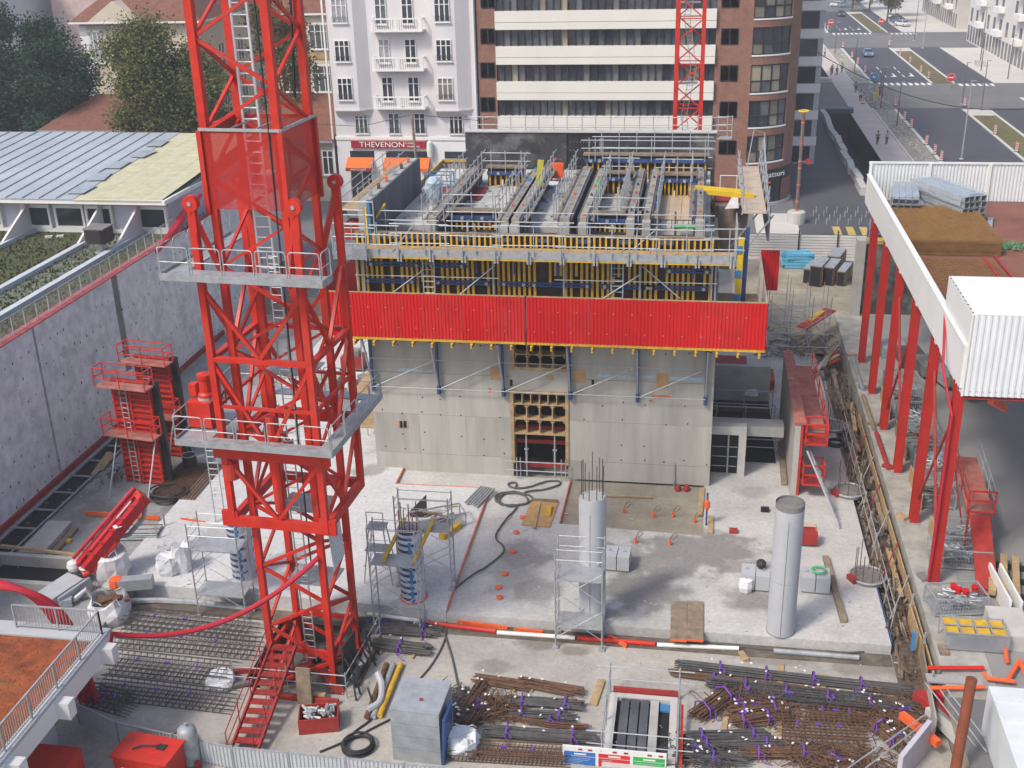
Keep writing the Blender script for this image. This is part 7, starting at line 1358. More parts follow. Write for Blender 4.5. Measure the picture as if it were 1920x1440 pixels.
# shaft opening with guard
sa, sb_ = G(1158,1315,FZ), G(1252,1322,FZ); x0, x1, y1, y0 = sa.x, sb_.x+.1, sa.y, G(1155,1430,FZ).y-.3
sh = T('shaft_opening', 'rectangular dark shaft opening with concrete kerb and planks in the front yard', 'shaft', ((x0+x1)/2,y0,FZ))
for (xa,xb,ya,yb) in ((x0-.3,x0,y0,y1),(x1,x1+.3,y0,y1),(x0-.3,x1+.3,y1,y1+.25),(x0-.3,x1+.3,y0-.25,y0)): MB().box(xa,xb,ya,yb,FZ,FZ+.25).build('kerb', concl, sh)
MB().box(x0,x1,y0,y1,FZ+.01,FZ+.02).build('void', dark, sh)
for i in range(4): xx = x0+.16+i*.40; MB().box(xx,xx+.34,y0+.02,y1-.05,FZ+.04,FZ+.22).build('plank', [form,form,form,conc][i], sh)
MB().box(x0-.2,x1+.3,y1+.3,y1+.42,FZ+.1,FZ+.45).build('toe_board', redd, sh); MB().box(x0+1.75,x1-.02,y1-.5,y1-.1,FZ+.03,FZ+.12).build('blue_pipe', blueb, sh)
b = MB(); X0, X1, Y0, Y1 = x0-.35, x1+.35, y0+.4, y1+.5; [b.tube((x,y,FZ),(x,y,FZ+1.5),.035,6) for x in (X0,X1) for y in (Y0,(Y0+Y1)/2,Y1)]; [b.tube((X0-.6,y,FZ+z),(X1+.6,y,FZ+z),.025,5) for y in (Y0,Y1) for z in (.75,1.35)]; [b.tube((x,Y0-.4,FZ+z),(x,Y1+.3,FZ+z),.025,5) for x in (X0,X1) for z in (.75,1.35)]; b.build('guard_rail', galv, sh)
MB().bar((X1+.15,y0,FZ+.4),(X1+.15,y1-.6,FZ+.5),.10,.16).build('red_rail', red, sh)
# information board
a, c_ = PY(1055,1398,34.6), PY(1250,1412,34.6); W = c_.x-a.x; sg = T('site_sign', 'white site notice board with blue, red and green panels at the bottom edge', 'sign', ((a.x+c_.x)/2,34.6,FZ)); zt = (a.z+c_.z)/2-FZ; H = 2.2
MB().box(-W/2,W/2,-.03,.03,zt-H,zt).build('board', white, sg, local=True)
for x in (-W/2+.2,W/2-.2): MB().box(x-.05,x+.05,.031,.13,0,zt-.1).build('post', galvd, sg, local=True)
for i,m_ in enumerate((mat('sign_blue', (.03,.14,.42), .5, var=.08), mat('sign_red', (.52,.022,.03), .5, var=.08), mat('sign_green', (.03,.33,.07), .5, var=.08))):
    pw_ = W/3; xa = -W/2+i*pw_+.06; xb = -W/2+(i+1)*pw_-.06; o = MB().box(xa,xb,-.042,-.032,zt-H+.05,zt-.24).build('panel', m_, sg, local=True)
    MB().box(xa,xb,-.047,-.043,zt-.44,zt-.425).build('panel_rule', white, o, local=True); q_ = MB(); rr = random.Random(i)
    [q_.box(xa+.1+.05*(k%2),xa+.12+rr.uniform(.3,xb-xa-.2),-.046,-.043,zt-.55-k*.075,zt-.535-k*.075) for k in range(8)]; tag(q_.build('print_lines', mat('pale_print', (.45,.55,.65), .6) if 'pale_print' not in MATS else MATS['pale_print'], o, local=True), kind='stuff')
    for k in (0,1): MB().obox((xa+.62+k*.42*(1 if i else .9),-.04,zt-.12),(.16,.012,.075)).build('logo', redd, o, local=True)
    MB().box(xa+.38,xb-.35,-.047,-.043,zt-.37,zt-.30).build('title_bar', white, o, local=True)
# pipes, hoses and boards along the slab front
def lay(pa, pb, r, m, label, name='pipe', z=FZ, cat='pipe', n=10):
    a, c_ = G(*pa,z), G(*pb,z); return tag(MB().tube((a.x,a.y,z+r+.02),(c_.x,c_.y,z+r+.02),r,n).build(name, m), label, cat)
lay((800,1172),(930,1188),.11,red,'left red pipe lying along the slab front'); lay((932,1190),(1078,1200),.10,white,'left white pipe section between the red pipes'); lay((1082,1200),(1228,1212),.11,red,'right red pipe lying along the slab front'); lay((1232,1213),(1385,1220),.10,white,'right white pipe section before the ramp'); lay((690,1155),(788,1168),.10,white,'white pipe behind the striped column scaffold'); lay((1330,1200),(1640,1222),.05,rebar,'thin dark pipe at the foot of the slab'); lay((1450,1225),(1610,1238),.12,galvd,'grey channel lying right of the ramp'); lay((1380,1195),(1560,1212),.04,galv,'thin steel tube at the slab edge')
for i,(pa,pb,l) in enumerate((((805,1158),(850,1164),'left orange board under the slab edge'),((858,1166),(952,1178),'long orange board under the slab edge'),((965,1180),(1018,1186),'short orange board under the slab edge'),((1140,1192),(1175,1212),'slanting orange board across the red pipe'),((1550,1207),(1605,1211),'salmon board right of the bare column'))): a, c_ = G(*pa,FZ+.1), G(*pb,FZ+.1); tag(MB().bar(a,c_,.10,.2).build('edge_board', orange if i < 4 else edgem), l, 'board')
tag(MB().bar(G(1388,1222,FZ+.06),G(1400,1238,FZ+.06),.25,.10).build('wood_offcut', wood), 'short wood offcut at the end of the white pipe', 'offcut')
q_ = G(1625,1200,FZ); b = MB(); [b.ring((q_.x+.05*j,q_.y-.08*j,FZ+.1+.05*j),.85,.04,30,5) for j in range(2)]; b.path(smooth([G(1330,1205,FZ+.08),G(1450,1218,FZ+.08),G(1560,1225,FZ+.08),G(1620,1222,FZ+.08)],5),.05,5); tag(b.build('hose_loop', hosem), 'grey hose loop at the right front corner of the slab', 'hose')
for i,P in enumerate(((G(838,1142,FZ+.05),G(835,1195,FZ+.05),G(810,1245,FZ+.05),G(775,1285,FZ+.05)),(G(836,1195,FZ+.05),G(848,1235,FZ+.05),G(860,1290,FZ+.05)))): tag(MB().path(smooth(list(P),6),.045,6).build('supply_hose', hosem), ['dark hose running from the slab edge to the aluminium box','dark hose branching towards the rebar fans'][i], 'hose')
for i,(pa,pb,m_,l) in enumerate((((725,1250),(688,1350),rust,'rusty pipe beside the crane foot'),((738,1250),(700,1350),galv,'grey pipe beside the crane foot'),((752,1250),(712,1348),yel,'yellow pipe beside the crane foot'))): lay(pa,pb,.12,m_,l)
b = MB(); P = smooth([G(690,1330,FZ+.3),G(712,1315,FZ+.3),G(716,1285,FZ+.3),G(708,1262,FZ+.5)],6); b.path(P,.14,8); tag(b.build('flexible_duct', precast), 'pale curved flexible duct beside the crane foot', 'duct')
q_ = G(672,1402,FZ); b = MB(); [b.ring((q_.x,q_.y,FZ+.06+.06*j),.62-.06*(j%3),.045,26,5) for j in range(5)]; tag(b.build('cable_coil', rubber), 'black cable coil on the ground before the crane', 'cable')
for i,P in enumerate(((G(600,1410,FZ+.04),G(660,1385,FZ+.04),G(710,1360,FZ+.04),G(760,1335,FZ+.04)),(G(690,1290,FZ+.4),G(700,1340,FZ+.1),G(665,1372,FZ+.05),G(640,1400,FZ+.05)))): tag(MB().path(smooth(list(P),6),.05,5).build('power_cable', rubber), ['black cable running to the aluminium box','black cable hanging down at the crane foot'][i], 'cable')
q_ = G(600,1360,FZ); t = T('red_tool_bin', 'red tool bin full of fittings before the crane foot', 'bin', (q_.x,q_.y,FZ), R(15)); b = MB(); [b.box(*s_) for s_ in ((-.8,.8,-.5,-.45,0,.7),(-.8,.8,.45,.5,0,.7),(-.8,-.75,-.45,.45,0,.7),(.75,.8,-.45,.45,0,.7),(-.75,.75,-.45,.45,.02,.1))]; b.build('bin', redd, t, local=True); b = MB(); rr = random.Random(41); [b.obox((rr.uniform(-.6,.6),rr.uniform(-.35,.35),.5+rr.uniform(0,.3)),(.3,.08,.08),rr.uniform(0,3),rr.uniform(-1,1)) for _ in range(40)]; tag(b.build('fittings', galv, t, local=True), kind='stuff')
for i,(pa,pb,l) in enumerate((((1128,1275),(1112,1322),'pale plank lying left of the shaft opening'),)): a, c_ = G(*pa,FZ+.05), G(*pb,FZ+.05); tag(MB().bar(a,c_,.32,.10).build('plank', wood), l, 'plank')
def stirrups(label, px, py, n, w, d, m=rust, seed=0):
    q_ = G(px,py,FZ); rr = random.Random(seed+300); t = T('stirrup_heap', label, 'reinforcement', (q_.x,q_.y,FZ)); b = MB()
    for _ in range(n):
        c_ = Vector((rr.gauss(0,w),rr.gauss(0,d),.06+abs(rr.gauss(0,.16)))); m3 = Matrix.Rotation(rr.uniform(0,3.1),3,'Z') @ Matrix.Rotation(rr.gauss(0,.45),3,'X'); a_, e_ = rr.uniform(.15,.45), rr.uniform(.1,.3); b.path([c_+m3 @ Vector(v_) for v_ in ((-a_,-e_,0),(a_,-e_,0),(a_,e_,0),(-a_,e_,0),(-a_,-e_*.8,0))],.018,4,False)
    for _ in range(n//3): c_ = Vector((rr.gauss(0,w),rr.gauss(0,d),.08+abs(rr.gauss(0,.15)))); a_ = rr.uniform(0,6.3); L_ = rr.uniform(.4,1.1); b.bar(c_,c_+Vector((L_*math.cos(a_),L_*math.sin(a_),rr.uniform(-.05,.2))),.04)
    tag(b.build('stirrups', m, t, local=True), kind='stuff'); [MB().path([(x_+rr.uniform(-.25,.25),y_+rr.uniform(-.2,.2),.3+rr.uniform(0,.15)) for _ in range(5)],.022,4).build('strap', purple, t, local=True) for x_,y_ in [(rr.gauss(0,w*.6),rr.gauss(0,d*.6)) for _ in range(3)]];  [MB().obox((rr.gauss(0,w),rr.gauss(0,d),.42),(.12,.08,.02),rr.uniform(0,3),rr.uniform(-.5,.5)).build('paper_tag', white, t, local=True) for _ in range(5)]
stirrups('heap of loose rusty stirrups between the bar fans and purple bundles',925,1335,110,.6,.4,seed=1); stirrups('heap of stirrups beside the brown offcut tangles',1425,1330,150,.9,.45,seed=2); stirrups('heap of stirrups at the right end of the bar rows',1670,1350,150,.7,.6,seed=3); stirrups('heap of bent bars against the aluminium box',852,1340,120,.35,.7,rebar,seed=4); stirrups('heap of stirrups below the square cage',1560,1428,130,1.2,.3,seed=5); stirrups('heap of dark offcuts right of the shaft',1320,1420,90,.6,.35,rebar,seed=6)
b = MB(); rr = random.Random(51)
for _ in range(260):
    px, py = rr.uniform(560,1700), rr.uniform(1180,1430); q_ = G(px,py,FZ); s_ = rr.uniform(.02,.07); b.obox((q_.x,q_.y,FZ+.02),(s_,s_*rr.uniform(1,2.5),.02),rr.uniform(0,3))
for _ in range(420):
    px, py = rr.choice(((rr.uniform(860,1660),rr.uniform(930,1190)),(rr.uniform(240,700),rr.uniform(880,1110)),(rr.uniform(30,330),rr.uniform(900,1080)))); q_ = G(px,py,.16 if px < 830 else 0); z_ = (.15 if -27.6 < q_.x < -10 and q_.y > 43.5 else (0 if q_.x > -11 else -.05)); q_ = G(px,py,z_); s_ = rr.uniform(.015,.06); b.obox((q_.x,q_.y,z_+.02),(s_,s_*rr.uniform(1,4),.03),rr.uniform(0,3))
tag(b.build('litter', mat('paper_litter', (.50,.48,.45), .8, var=.6, scale=7)), 'scattered scraps and litter on the yard floor', 'litter', kind='stuff')
# ================================================================== RIGHT EDGE: trench, cages, stairs, container
tr = T('edge_trench', 'narrow trench with rebar ladder between slab and plinth', 'trench', (9.7,60,FZ)); MB().box(9.06,10.43,40,84,FZ+.004,FZ+.02).build('floor', MATS['dark_dirt'], tr)
b = MB(); [b.bar((9.3,40.5+i*.32,.05),(9.95,40.5+i*.32,.05),.03) for i in range(34)]; [b.bar((x,40.3,.04),(x,51.6,.04),.035) for x in (9.35,9.9)]; tag(b.build('rebar_ladder', rust, tr), kind='stuff')
for i in range(12):
    y = 47+i*3.0; x = 9.3+random.Random(i).uniform(0,.8); tag(MB().bar((x,y,.05+.06*(i%3)),(x+random.Random(i+9).uniform(-.25,.25),y+4.2,.1),.24,.07).build('formwork_plank', woodd if i%3 else wood), ORD[i]+' plank along the edge trench, counted from the front', 'plank')
b = MB(); rr = random.Random(81)
for _ in range(420): x, y = rr.uniform(9.1,10.4), rr.uniform(41,83); b.bar((x,y,rr.uniform(-.45,.15)),(x+rr.uniform(-.3,.3),y+rr.uniform(-1.6,1.6),rr.uniform(-.4,.35)),rr.uniform(.03,.12),rr.uniform(.03,.06))
tag(b.build('trench_debris', mat('brown_debris', (.16,.12,.085), .9, var=.7, scale=3, dirt=(.33,.27,.2), dirt_amt=.8)), 'broken boards and bars heaped in the edge trench', 'debris', kind='stuff')
tag(MB().bar((10.25,40.2,.45),(10.2,66,.5),.06,.5).build('trench_board', wood), 'long yellowish edge board along the plinth side of the trench', 'board'); tag(MB().bar((9.06,43.3,-.2),(8.98,49,-.2),.05,.5).build('slab_edge_form', blue), 'dark edge form on the right side of the slab', 'form')
rt_ = T('tube_railing', 'leaning tube guard rail along the trench on the right', 'railing', (9.1,52,0)); b = MB()
for i in range(10): y = 44.5+i*2.1; b.tube((9.15,y,-.3),(9.3,y,1.2),.028,5); b.tube((9.25,y,1.1),(9.25,y+2.1,1.05),.024,5); b.tube((9.2,y,.55),(9.2,y+2.1,.5),.024,5)
b.build('rail', galv, rt_); [MB().tube((9.2,45+i*3.1,.1),(10.3,47.5+i*3.1,.9),.03,5).build('brace', redd if i%2 else galv, rt_) for i in range(6)]
# steel cages and bins behind the columns
def bin_(label, px, py, w, d, h, fillm=None, kind='mesh', z=GZ+.01, rz=0, seed=0):
    q_ = G(px,py,z); t = T('steel_bin', label, 'bin', (q_.x,q_.y,z), rz); b = MB(); [b.bar((x,y,0),(x,y,h),.06) for x in (-w/2,w/2) for y in (-d/2,d/2)]; [b.bar((-w/2,y,zz),(w/2,y,zz),.05) for y in (-d/2,d/2) for zz in (.1,h)]; [b.bar((x,-d/2,zz),(x,d/2,zz),.05) for x in (-w/2,w/2) for zz in (.1,h)]; b.build('frame', galv, t, local=True); g = MB(); k = int(w/.12); [g.bar((-w/2+w*i/k,y,.1),(-w/2+w*i/k,y,h),.014) for i in range(1,k) for y in (-d/2,d/2)]; k2 = int(d/.12); [g.bar((x,-d/2+d*i/k2,.1),(x,-d/2+d*i/k2,h),.014) for i in range(1,k2) for x in (-w/2,w/2)]; [g.bar((-w/2,y,.1+h*i/5),(w/2,y,.1+h*i/5),.014) for i in range(1,5) for y in (-d/2,d/2)]; tag(g.build('mesh_sides', galv, t, local=True), kind='stuff'); MB().box(-w/2,w/2,-d/2,d/2,.05,.09).build('floor', galvd, t, local=True)
    if fillm: rr = random.Random(seed); b = MB(); [b.tube((rr.uniform(-w*.42,w*.2),rr.uniform(-d*.4,d*.4),h*.5+rr.uniform(-.1,.3)),(rr.uniform(-w*.1,w*.44),rr.uniform(-d*.4,d*.4),h*.5+rr.uniform(-.1,.3)),.045,5) for _ in range(30)]; tag(b.build('fittings', fillm, t, local=True), kind='stuff'); [MB().lathe([(.0,0),(.13,0),(.16,.22),(.0,.26)],(rr.uniform(-w*.1,w*.4),rr.uniform(-d*.4,d*.4),h*.8),8).build('red_cap', redp, t, local=True) for _ in range(4 if seed == 2 else 0)]
    return t
bin_('steel cage of long tubes behind the nearest red column',1795,1055,2.6,1.3,1.0,galv,seed=1); bin_('tilted steel cage full of clamps and red caps',1790,1140,2.3,1.3,.9,galv,seed=2,rz=.2); bin_('steel cage with shelves behind the nearest red column',1800,1015,2.5,1.2,.9,galvd,seed=3); bin_('far steel cage of scaffold parts between the red columns',1745,880,1.8,2.6,.9,galv,seed=4); bin_('dark steel bin with blue lid between the red columns',1750,940,1.8,1.6,.8,rebar,seed=5); bin_('grey steel cage behind the fourth red column',1715,800,1.8,2.6,1.0,galvd,seed=6); bin_('third grey steel cage under the canopy',1700,770,2.0,2.2,1.1,rebar,seed=8); bin_('rusty steel cage under the canopy',1725,840,2.0,2.2,1.0,rust,seed=9); bin_('far grey steel cage near the back wall',1690,735,2.0,2.4,1.0,galv,seed=7)
q_ = G(1822,1208,GZ); t = T('yellow_crate', 'mesh crate with eight compartments of yellow couplers', 'crate', (q_.x,q_.y,GZ+.01)); b = MB(); [b.bar((-1.25+i*.625,-.6,.9),(-1.25+i*.625,.6,.9),.05) for i in range(5)]; [b.bar((-1.25,y,.9),(1.25,y,.9),.05) for y in (-.6,0,.6)]; [b.bar((x,y,0),(x,y,.9),.05) for x in (-1.25,1.25) for y in (-.6,.6)]; b.build('frame', galv, t, local=True); [MB().obox((-.94+i*.625,-.3+j*.6,.78),(.5,.48,.16)).build('yellow_couplers', yel, t, local=True) for i in range(4) for j in range(2)]; MB().box(-1.25,1.25,-.62,-.6,.1,.85).build('front_mesh', MATS['fine_mesh'], t, local=True)
t = T('concrete_kerb_block', 'large pale concrete block beside the yellow crate', 'block', (13.6,42.8,GZ+.01)); MB().box(-.75,.75,-.9,1.3,0,.7).build('block', concl, t, local=True)
for i in range(2): tag(MB().bar((13.9+i*.45,44.2,GZ+.5),(13.7+i*.45,47.3,GZ+.5),.10,.9).build('insulation_slab', white), ['left','right'][i]+' white panel standing on edge in the right yard', 'panel')
q_ = G(1882,1092,GZ); t = T('timber_pallet', 'stack of timber beams on a dark rack in the right yard', 'timber', (q_.x,q_.y,GZ+.01), R(-12)); [MB().box(-.7+i*.5,-.4+i*.5,-1.7,1.7,.25,.5).build('beam', wood, t, local=True) for i in range(3)]; [MB().box(-1.1,1.0,y,y+.15,0,.24).build('bearer', frame, t, local=True) for y in (-1.3,0,1.2)]; MB().box(-.9,.7,-1.4,1.4,.505,.53).build('top_board', woodd, t, local=True) if False else None
# red stair bridge with walkway between columns and yard
a, c_ = G(1808,858,3.0), G(1838,960,3.0); t = T('red_gangway', 'red steel gangway with railings and legs right of the columns', 'gangway', (a.x,c_.y,GZ+.01)); MB().bar((a.x,a.y,3),(c_.x,c_.y,3),1.2,.12).build('deck', MATS['faded_red'], t)
for sx in (-.62,.62): b = MB(); [b.tube((a.x+sx,a.y,3+z),(c_.x+sx,c_.y,3+z),.03,5) for z in (.5,1.05)]; [b.tube((a.x+(c_.x-a.x)*f+sx,a.y+(c_.y-a.y)*f,3),(a.x+(c_.x-a.x)*f+sx,a.y+(c_.y-a.y)*f,4.1),.03,5) for f in (0,.33,.66,1)]; b.build('handrail', redd if sx < 0 else galv, t)
for (x,y) in ((a.x-.5,a.y),(a.x+.5,a.y),(c_.x-.5,c_.y),(c_.x+.5,c_.y)): MB().bar((x,y,GZ+.01),(x,y,3),.09).build('leg', redd, t)
b = MB(); [b.bar((c_.x-.6,c_.y-.05,z),(c_.x+.6,c_.y-.05,z),.07) for z in (3.0,3.6,4.1)]; [b.bar((c_.x+sx,c_.y-.05,2.9),(c_.x+sx,c_.y-.05,4.1),.07) for sx in (-.6,.6)]; b.build('end_gate', red, t); MB().bar((c_.x,c_.y,2.8),(c_.x-.3,c_.y-4.2,GZ+.1),.9,.08).build('ramp', redd, t); MB().bar((a.x-.5,a.y,2.9),(c_.x-.5,c_.y,GZ+.2),.07).build('brace', redd, t)
# orange tubular frames, red rails and post in the right foreground
for i,(P,l) in enumerate((([(1740,1252),(1845,1252)],'red top rail of the mesh barrier at the right front'),([(1745,1290),(1845,1288)],'orange lower rail of the mesh barrier at the right front'),([(1845,1262),(1852,1272),(1902,1278)],'orange bent tube lying in the right yard'),([(1890,1275),(1912,1238)],'orange slanting tube of the tripod in the right yard'),([(1885,1205),(1888,1240)],'short orange upright in the right yard'),([(1912,1240),(1935,1290)],'orange tube at the right edge of the photograph'))): pts = [G(x,y,GZ+.25) for x,y in P]; tag(MB().path(pts,.09,7).build('barrier_tube', [red,orange,orange,orange,orange,orange][i]), l, 'tube')
a, c_ = G(1735,1262,GZ+.1), G(1845,1285,GZ+.1); tag(MB().box(a.x,c_.x,c_.y,a.y,GZ+.02,GZ+.1).build('mesh_barrier', mat('mesh_panel_grey', (.33,.32,.31), .7, var=.2, scale=6)), 'grey mesh barrier panel lying between red and orange rails', 'barrier')
rpst = G(1790,1450,GZ); tt = PY(1822,1272,rpst.y+.6); tag(MB().tube((rpst.x,rpst.y,GZ),tuple(tt),.19,14).build('rusty_pile', mat('rusty_brown_pile', (.20,.055,.025), .75, var=.25, scale=2)), 'thick rusty brown steel pipe standing at the bottom right', 'pipe')
for i,(pa,pb,m_,w,l) in enumerate((((1720,1300),(1870,1420),redd,.5,'upper red beam running down to the bottom right'),((1750,1290),(1895,1440),redp,.35,'outer red beam running down to the bottom right'),((1745,1330),(1850,1440),concl,.5,'pale beam between the red beams'),((1690,1340),(1760,1395),orange,.25,'short orange beam in the bottom right trench'))): a, c_ = G(*pa,.2), G(*pb,.2); tag(MB().bar(a,c_,w,.3).build('wale_beam', m_), l, 'beam')
for i,(pa,pb) in enumerate((((1760,1290),(1850,1410)),((1735,1280),(1830,1400)),((1770,1285),(1860,1400)))): a, c_ = G(*pa,1.2), G(*pb,1.2); tag(MB().tube(a,c_,.03,5).build('guard_tube', galv), ['middle','left','right'][i]+' grey tube rail above the red beams at the bottom right', 'rail')
for i,(pa,pb) in enumerate((((1590,1440),(1735,1340)),((1610,1450),(1730,1358)))): a, c_ = G(*pa,.6), G(*pb,.6); tag(MB().tube(a,c_,.03,5).build('guard_tube', galv), ['upper','lower'][i]+' slanting tube rail over the bar heap at the right', 'rail')
a, c_ = G(1682,1440,.2), G(1735,1380,.2); tag(MB().add([(a.x,a.y,FZ),(c_.x,c_.y,FZ),(c_.x,c_.y,1.0),(a.x,a.y,.8),(a.x+.15,a.y-.1,FZ),(c_.x+.15,c_.y-.1,FZ),(c_.x+.15,c_.y-.1,1.0),(a.x+.15,a.y-.1,.8)],[(0,1,2,3),(4,7,6,5),(3,2,6,7),(0,3,7,4),(1,5,6,2)]).build('grey_sheet', mat('lilac_sheet', (.44,.42,.48), .6, var=.15)), 'pale grey sheet panel standing at the bottom right', 'sheet')
t = T('wooden_fence_boards', 'leaning boards and posts closing the yard at the right', 'fence', (9.6,38,FZ)); 
for i,(pa,pb) in enumerate((((1700,1180),(1722,1250)),((1722,1255),(1735,1330)),((1735,1330),(1748,1400)))): a, c_ = G(*pa,FZ), G(*pb,FZ); MB().bar((a.x,a.y,.2),(c_.x,c_.y,.2),.06,1.3).build('board', [wood,woodd,conc][i], t); MB().tube((a.x,a.y,FZ),(a.x+.1,a.y,1.4),.04,5).build('post', galv, t)
MB().obox((G(1712,1205,.6).x,G(1712,1205,.6).y,.7),(.14,.2,.9)).build('blue_bag', blueb, t)
S(MB().box(10.47,16,20,38.45,FZ,GZ-.6), 'yard_edge', sand)
tag(MB().box(G(1855,1290,3).x,16.5,26,G(1880,1288,3.0).y,GZ-.59,3.0).build('site_container', mat('container_roof', (.60,.62,.62), .5, var=.1, scale=1, dirt=(.48,.5,.5))), 'pale container roof in the bottom right corner', 'container')
cont = bpy.data.objects['site_container']
for i in range(9): y = 27+i*1.1; MB().box(cont.location.x-2.5,cont.location.x+2.5,y,y+.25,3.002,3.05).build('roof_rib', MATS['container_roof'], cont)
# dark rear wall of the canopy yard with racks
t = T('yard_rear_wall', 'dark stained concrete wall behind the red columns', 'wall', (15,84.5,GZ)); MB().box(11.9,26,84,84.5,GZ-.9,6.4).build('wall', blk, t); MB().box(11.6,12.2,83.4,84.6,GZ-.9,6.8).build('end_pier', conc, t)
b = MB(); [b.tube((12.4,83.9,6.4+z),(16,83.9,6.4+z),.03,5) for z in (.3,.8,1.3)]; [b.tube((x,83.9,6.4),(x,83.9,8.0),.03,5) for x in (12.4,13.6,14.8,16)]; b.build('rail', galv, t); MB().box(12.3,13.8,84,84.4,6.41,6.9).build('yellow_load', yelp, t); MB().box(12.3,13.6,84,84.4,6.91,7.5).build('blue_load', blue, t)
for i in range(5): tag(MB().obox((13.5+i*.9,76-i*1.8,GZ+.4+.1*i),(1.6,2.2,.7),.1*i).build('material_rack', [galvd,rebar,concd,galv,woodd][i]), ORD[i]+' dim material rack under the canopy, counted from the back', 'rack')
# ================================================================== BACK RIGHT OF THE SITE
t = T('white_hoarding', 'white horizontal board hoarding at the back right of the site', 'hoarding', (9,97.6,GZ)); nbd = 9
MB().box(4.2,15.2,97.67,97.7,GZ+.15,GZ+.15+nbd*.24).build('backing', frame, t)
for i in range(nbd): MB().box(4.2,15.2,97.58,97.66,GZ+.15+i*.24,GZ+.15+i*.24+.19).build('board', mat('hoarding_white', (.62,.60,.55), .7, var=.1) if 'hoarding_white' not in MATS else MATS['hoarding_white'], t)
for px in (1497,1570): x = PY(px,460,97.5).x; MB().box(x-.05,x+.05,97.44,97.56,GZ,GZ+2.7).build('post', frame, t)
MB().box(4.2,15.2,97.3,98.0,GZ,GZ+.14).build('footing', concl, t)
q_ = G(1493,500,GZ); t = T('blue_beam_stack', 'stack of bright blue formwork beams at the back right', 'stack', (q_.x,q_.y,GZ+.01), R(4))
for j in range(5):
    for i in range(3): MB().obox((random.uniform(-.25,.25),-.5+i*.4,.15+j*.26),(2.3,.3,.22),random.uniform(-.12,.12)).build('beam', mat('cyan_paint', (.12,.42,.60), .5, var=.2) if 'cyan_paint' not in MATS else MATS['cyan_paint'], t, local=True)
for i,(px,py,w,h) in enumerate(((1513,532,.7,1.2),(1527,538,.9,1.7),(1551,536,.8,1.5),(1575,537,.6,1.2),(1560,512,1.0,1.4))):
    q_ = G(px,py,GZ); t = T('form_panel_stack', ORD[i]+' upright timber formwork panel of the row at the back right', 'formwork', (q_.x,q_.y,GZ+.01), R(-18)); MB().box(-w/2,w/2,0,2.6,.05,h).build('box', mat('dark_form_timber', (.17,.10,.06), .8, var=.35, scale=2) if 'dark_form_timber' not in MATS else MATS['dark_form_timber'], t, local=True); MB().box(-w/2-.02,w/2+.02,-.02,2.62,h+.002,h+.06).build('top', galvd, t, local=True); [MB().box(w/2,w/2+.06,.3+k*.7,.4+k*.7,.1,h-.05).build('stud', wood, t, local=True) for k in range(4)]; MB().box(-w/2+.05,w/2-.05,-.03,-.001,.1,h-.08).build('end_face', dark, t, local=True)
# scaffold stair and debris on the slope
ss = T('scaffold_stair', 'tube scaffold stair tower leaning over the slope behind the red panel', 'scaffold', (7.5,79,0)); xs_ = (5.2,6.6,8.0,9.2); ys_ = (76.5,79,81.5)
for x in xs_:
    for y in ys_: MB().tube((x,y,0),(x+.1,y,4.2+.5*((int(x*3)+int(y))%3)),.03,5).build('standard', galv, ss)
for y in ys_:
    for z in (1.0,2.0,3.2): MB().tube((4.8,y,z),(9.6,y,z+.05),.026,5).build('ledger', galv, ss)
for x in xs_[::2]:
    for z in (1.0,3.2): MB().tube((x,76.2,z),(x,81.8,z),.026,5).build('transom', galv, ss)
for (a,c_) in (((4.8,76.4,.3),(9.3,76.5,3.6)),((9.4,79,.4),(5.3,79,3.5)),((5.2,76.5,3),(6.6,81.5,.6))): MB().tube(a,c_,.028,5).build('diagonal', galv, ss)
for i in range(9): f = i/8; MB().obox((6.0+f*1.4,77.2+f*3.2,.4+f*2.4),(1.0,.3,.05),-.3).build('tread', galvd, ss)
MB().bar((7.6,78,1.9),(9.8,81,2.3),.9,.08).build('red_ramp', redd, ss); MB().bar((8.2,79,2.1),(9.2,80.6,2.3),.4,.1).build('yellow_board', yel, ss)
for i in range(5): tag(MB().bar((7.2+.4*i,72.6+i*.3,.25+.1*i),(10.0,75.4+i*.6,.6+.1*i),.25,.18).build('loose_beam', [redd,wood,redd,galvd,woodd][i]), ORD[i]+' loose beam lying at the head of the trench, from the front', 'beam')
b = MB(); rr = random.Random(61)
for _ in range(170): x, y = rr.uniform(5.2,10.2), rr.uniform(76,83.5); b.bar((x,y,rr.uniform(.05,.6)),(x+rr.uniform(-1,1),y+rr.uniform(-1,1),rr.uniform(.05,.8)),rr.uniform(.03,.08))
tag(b.build('scrap_heap', mat('mixed_scrap', (.20,.17,.15), .8, var=.7, scale=4, dirt=(.30,.06,.04), dirt_amt=.8)), 'heap of scrap tubes and boards on the slope behind the red panel', 'scrap', kind='stuff')
S(MB().add([(4.5,78,.005),(10.44,78,.005),(10.44,84,GZ),(4.5,84,GZ)],[(0,1,2,3)]), 'earth_slope', sand)
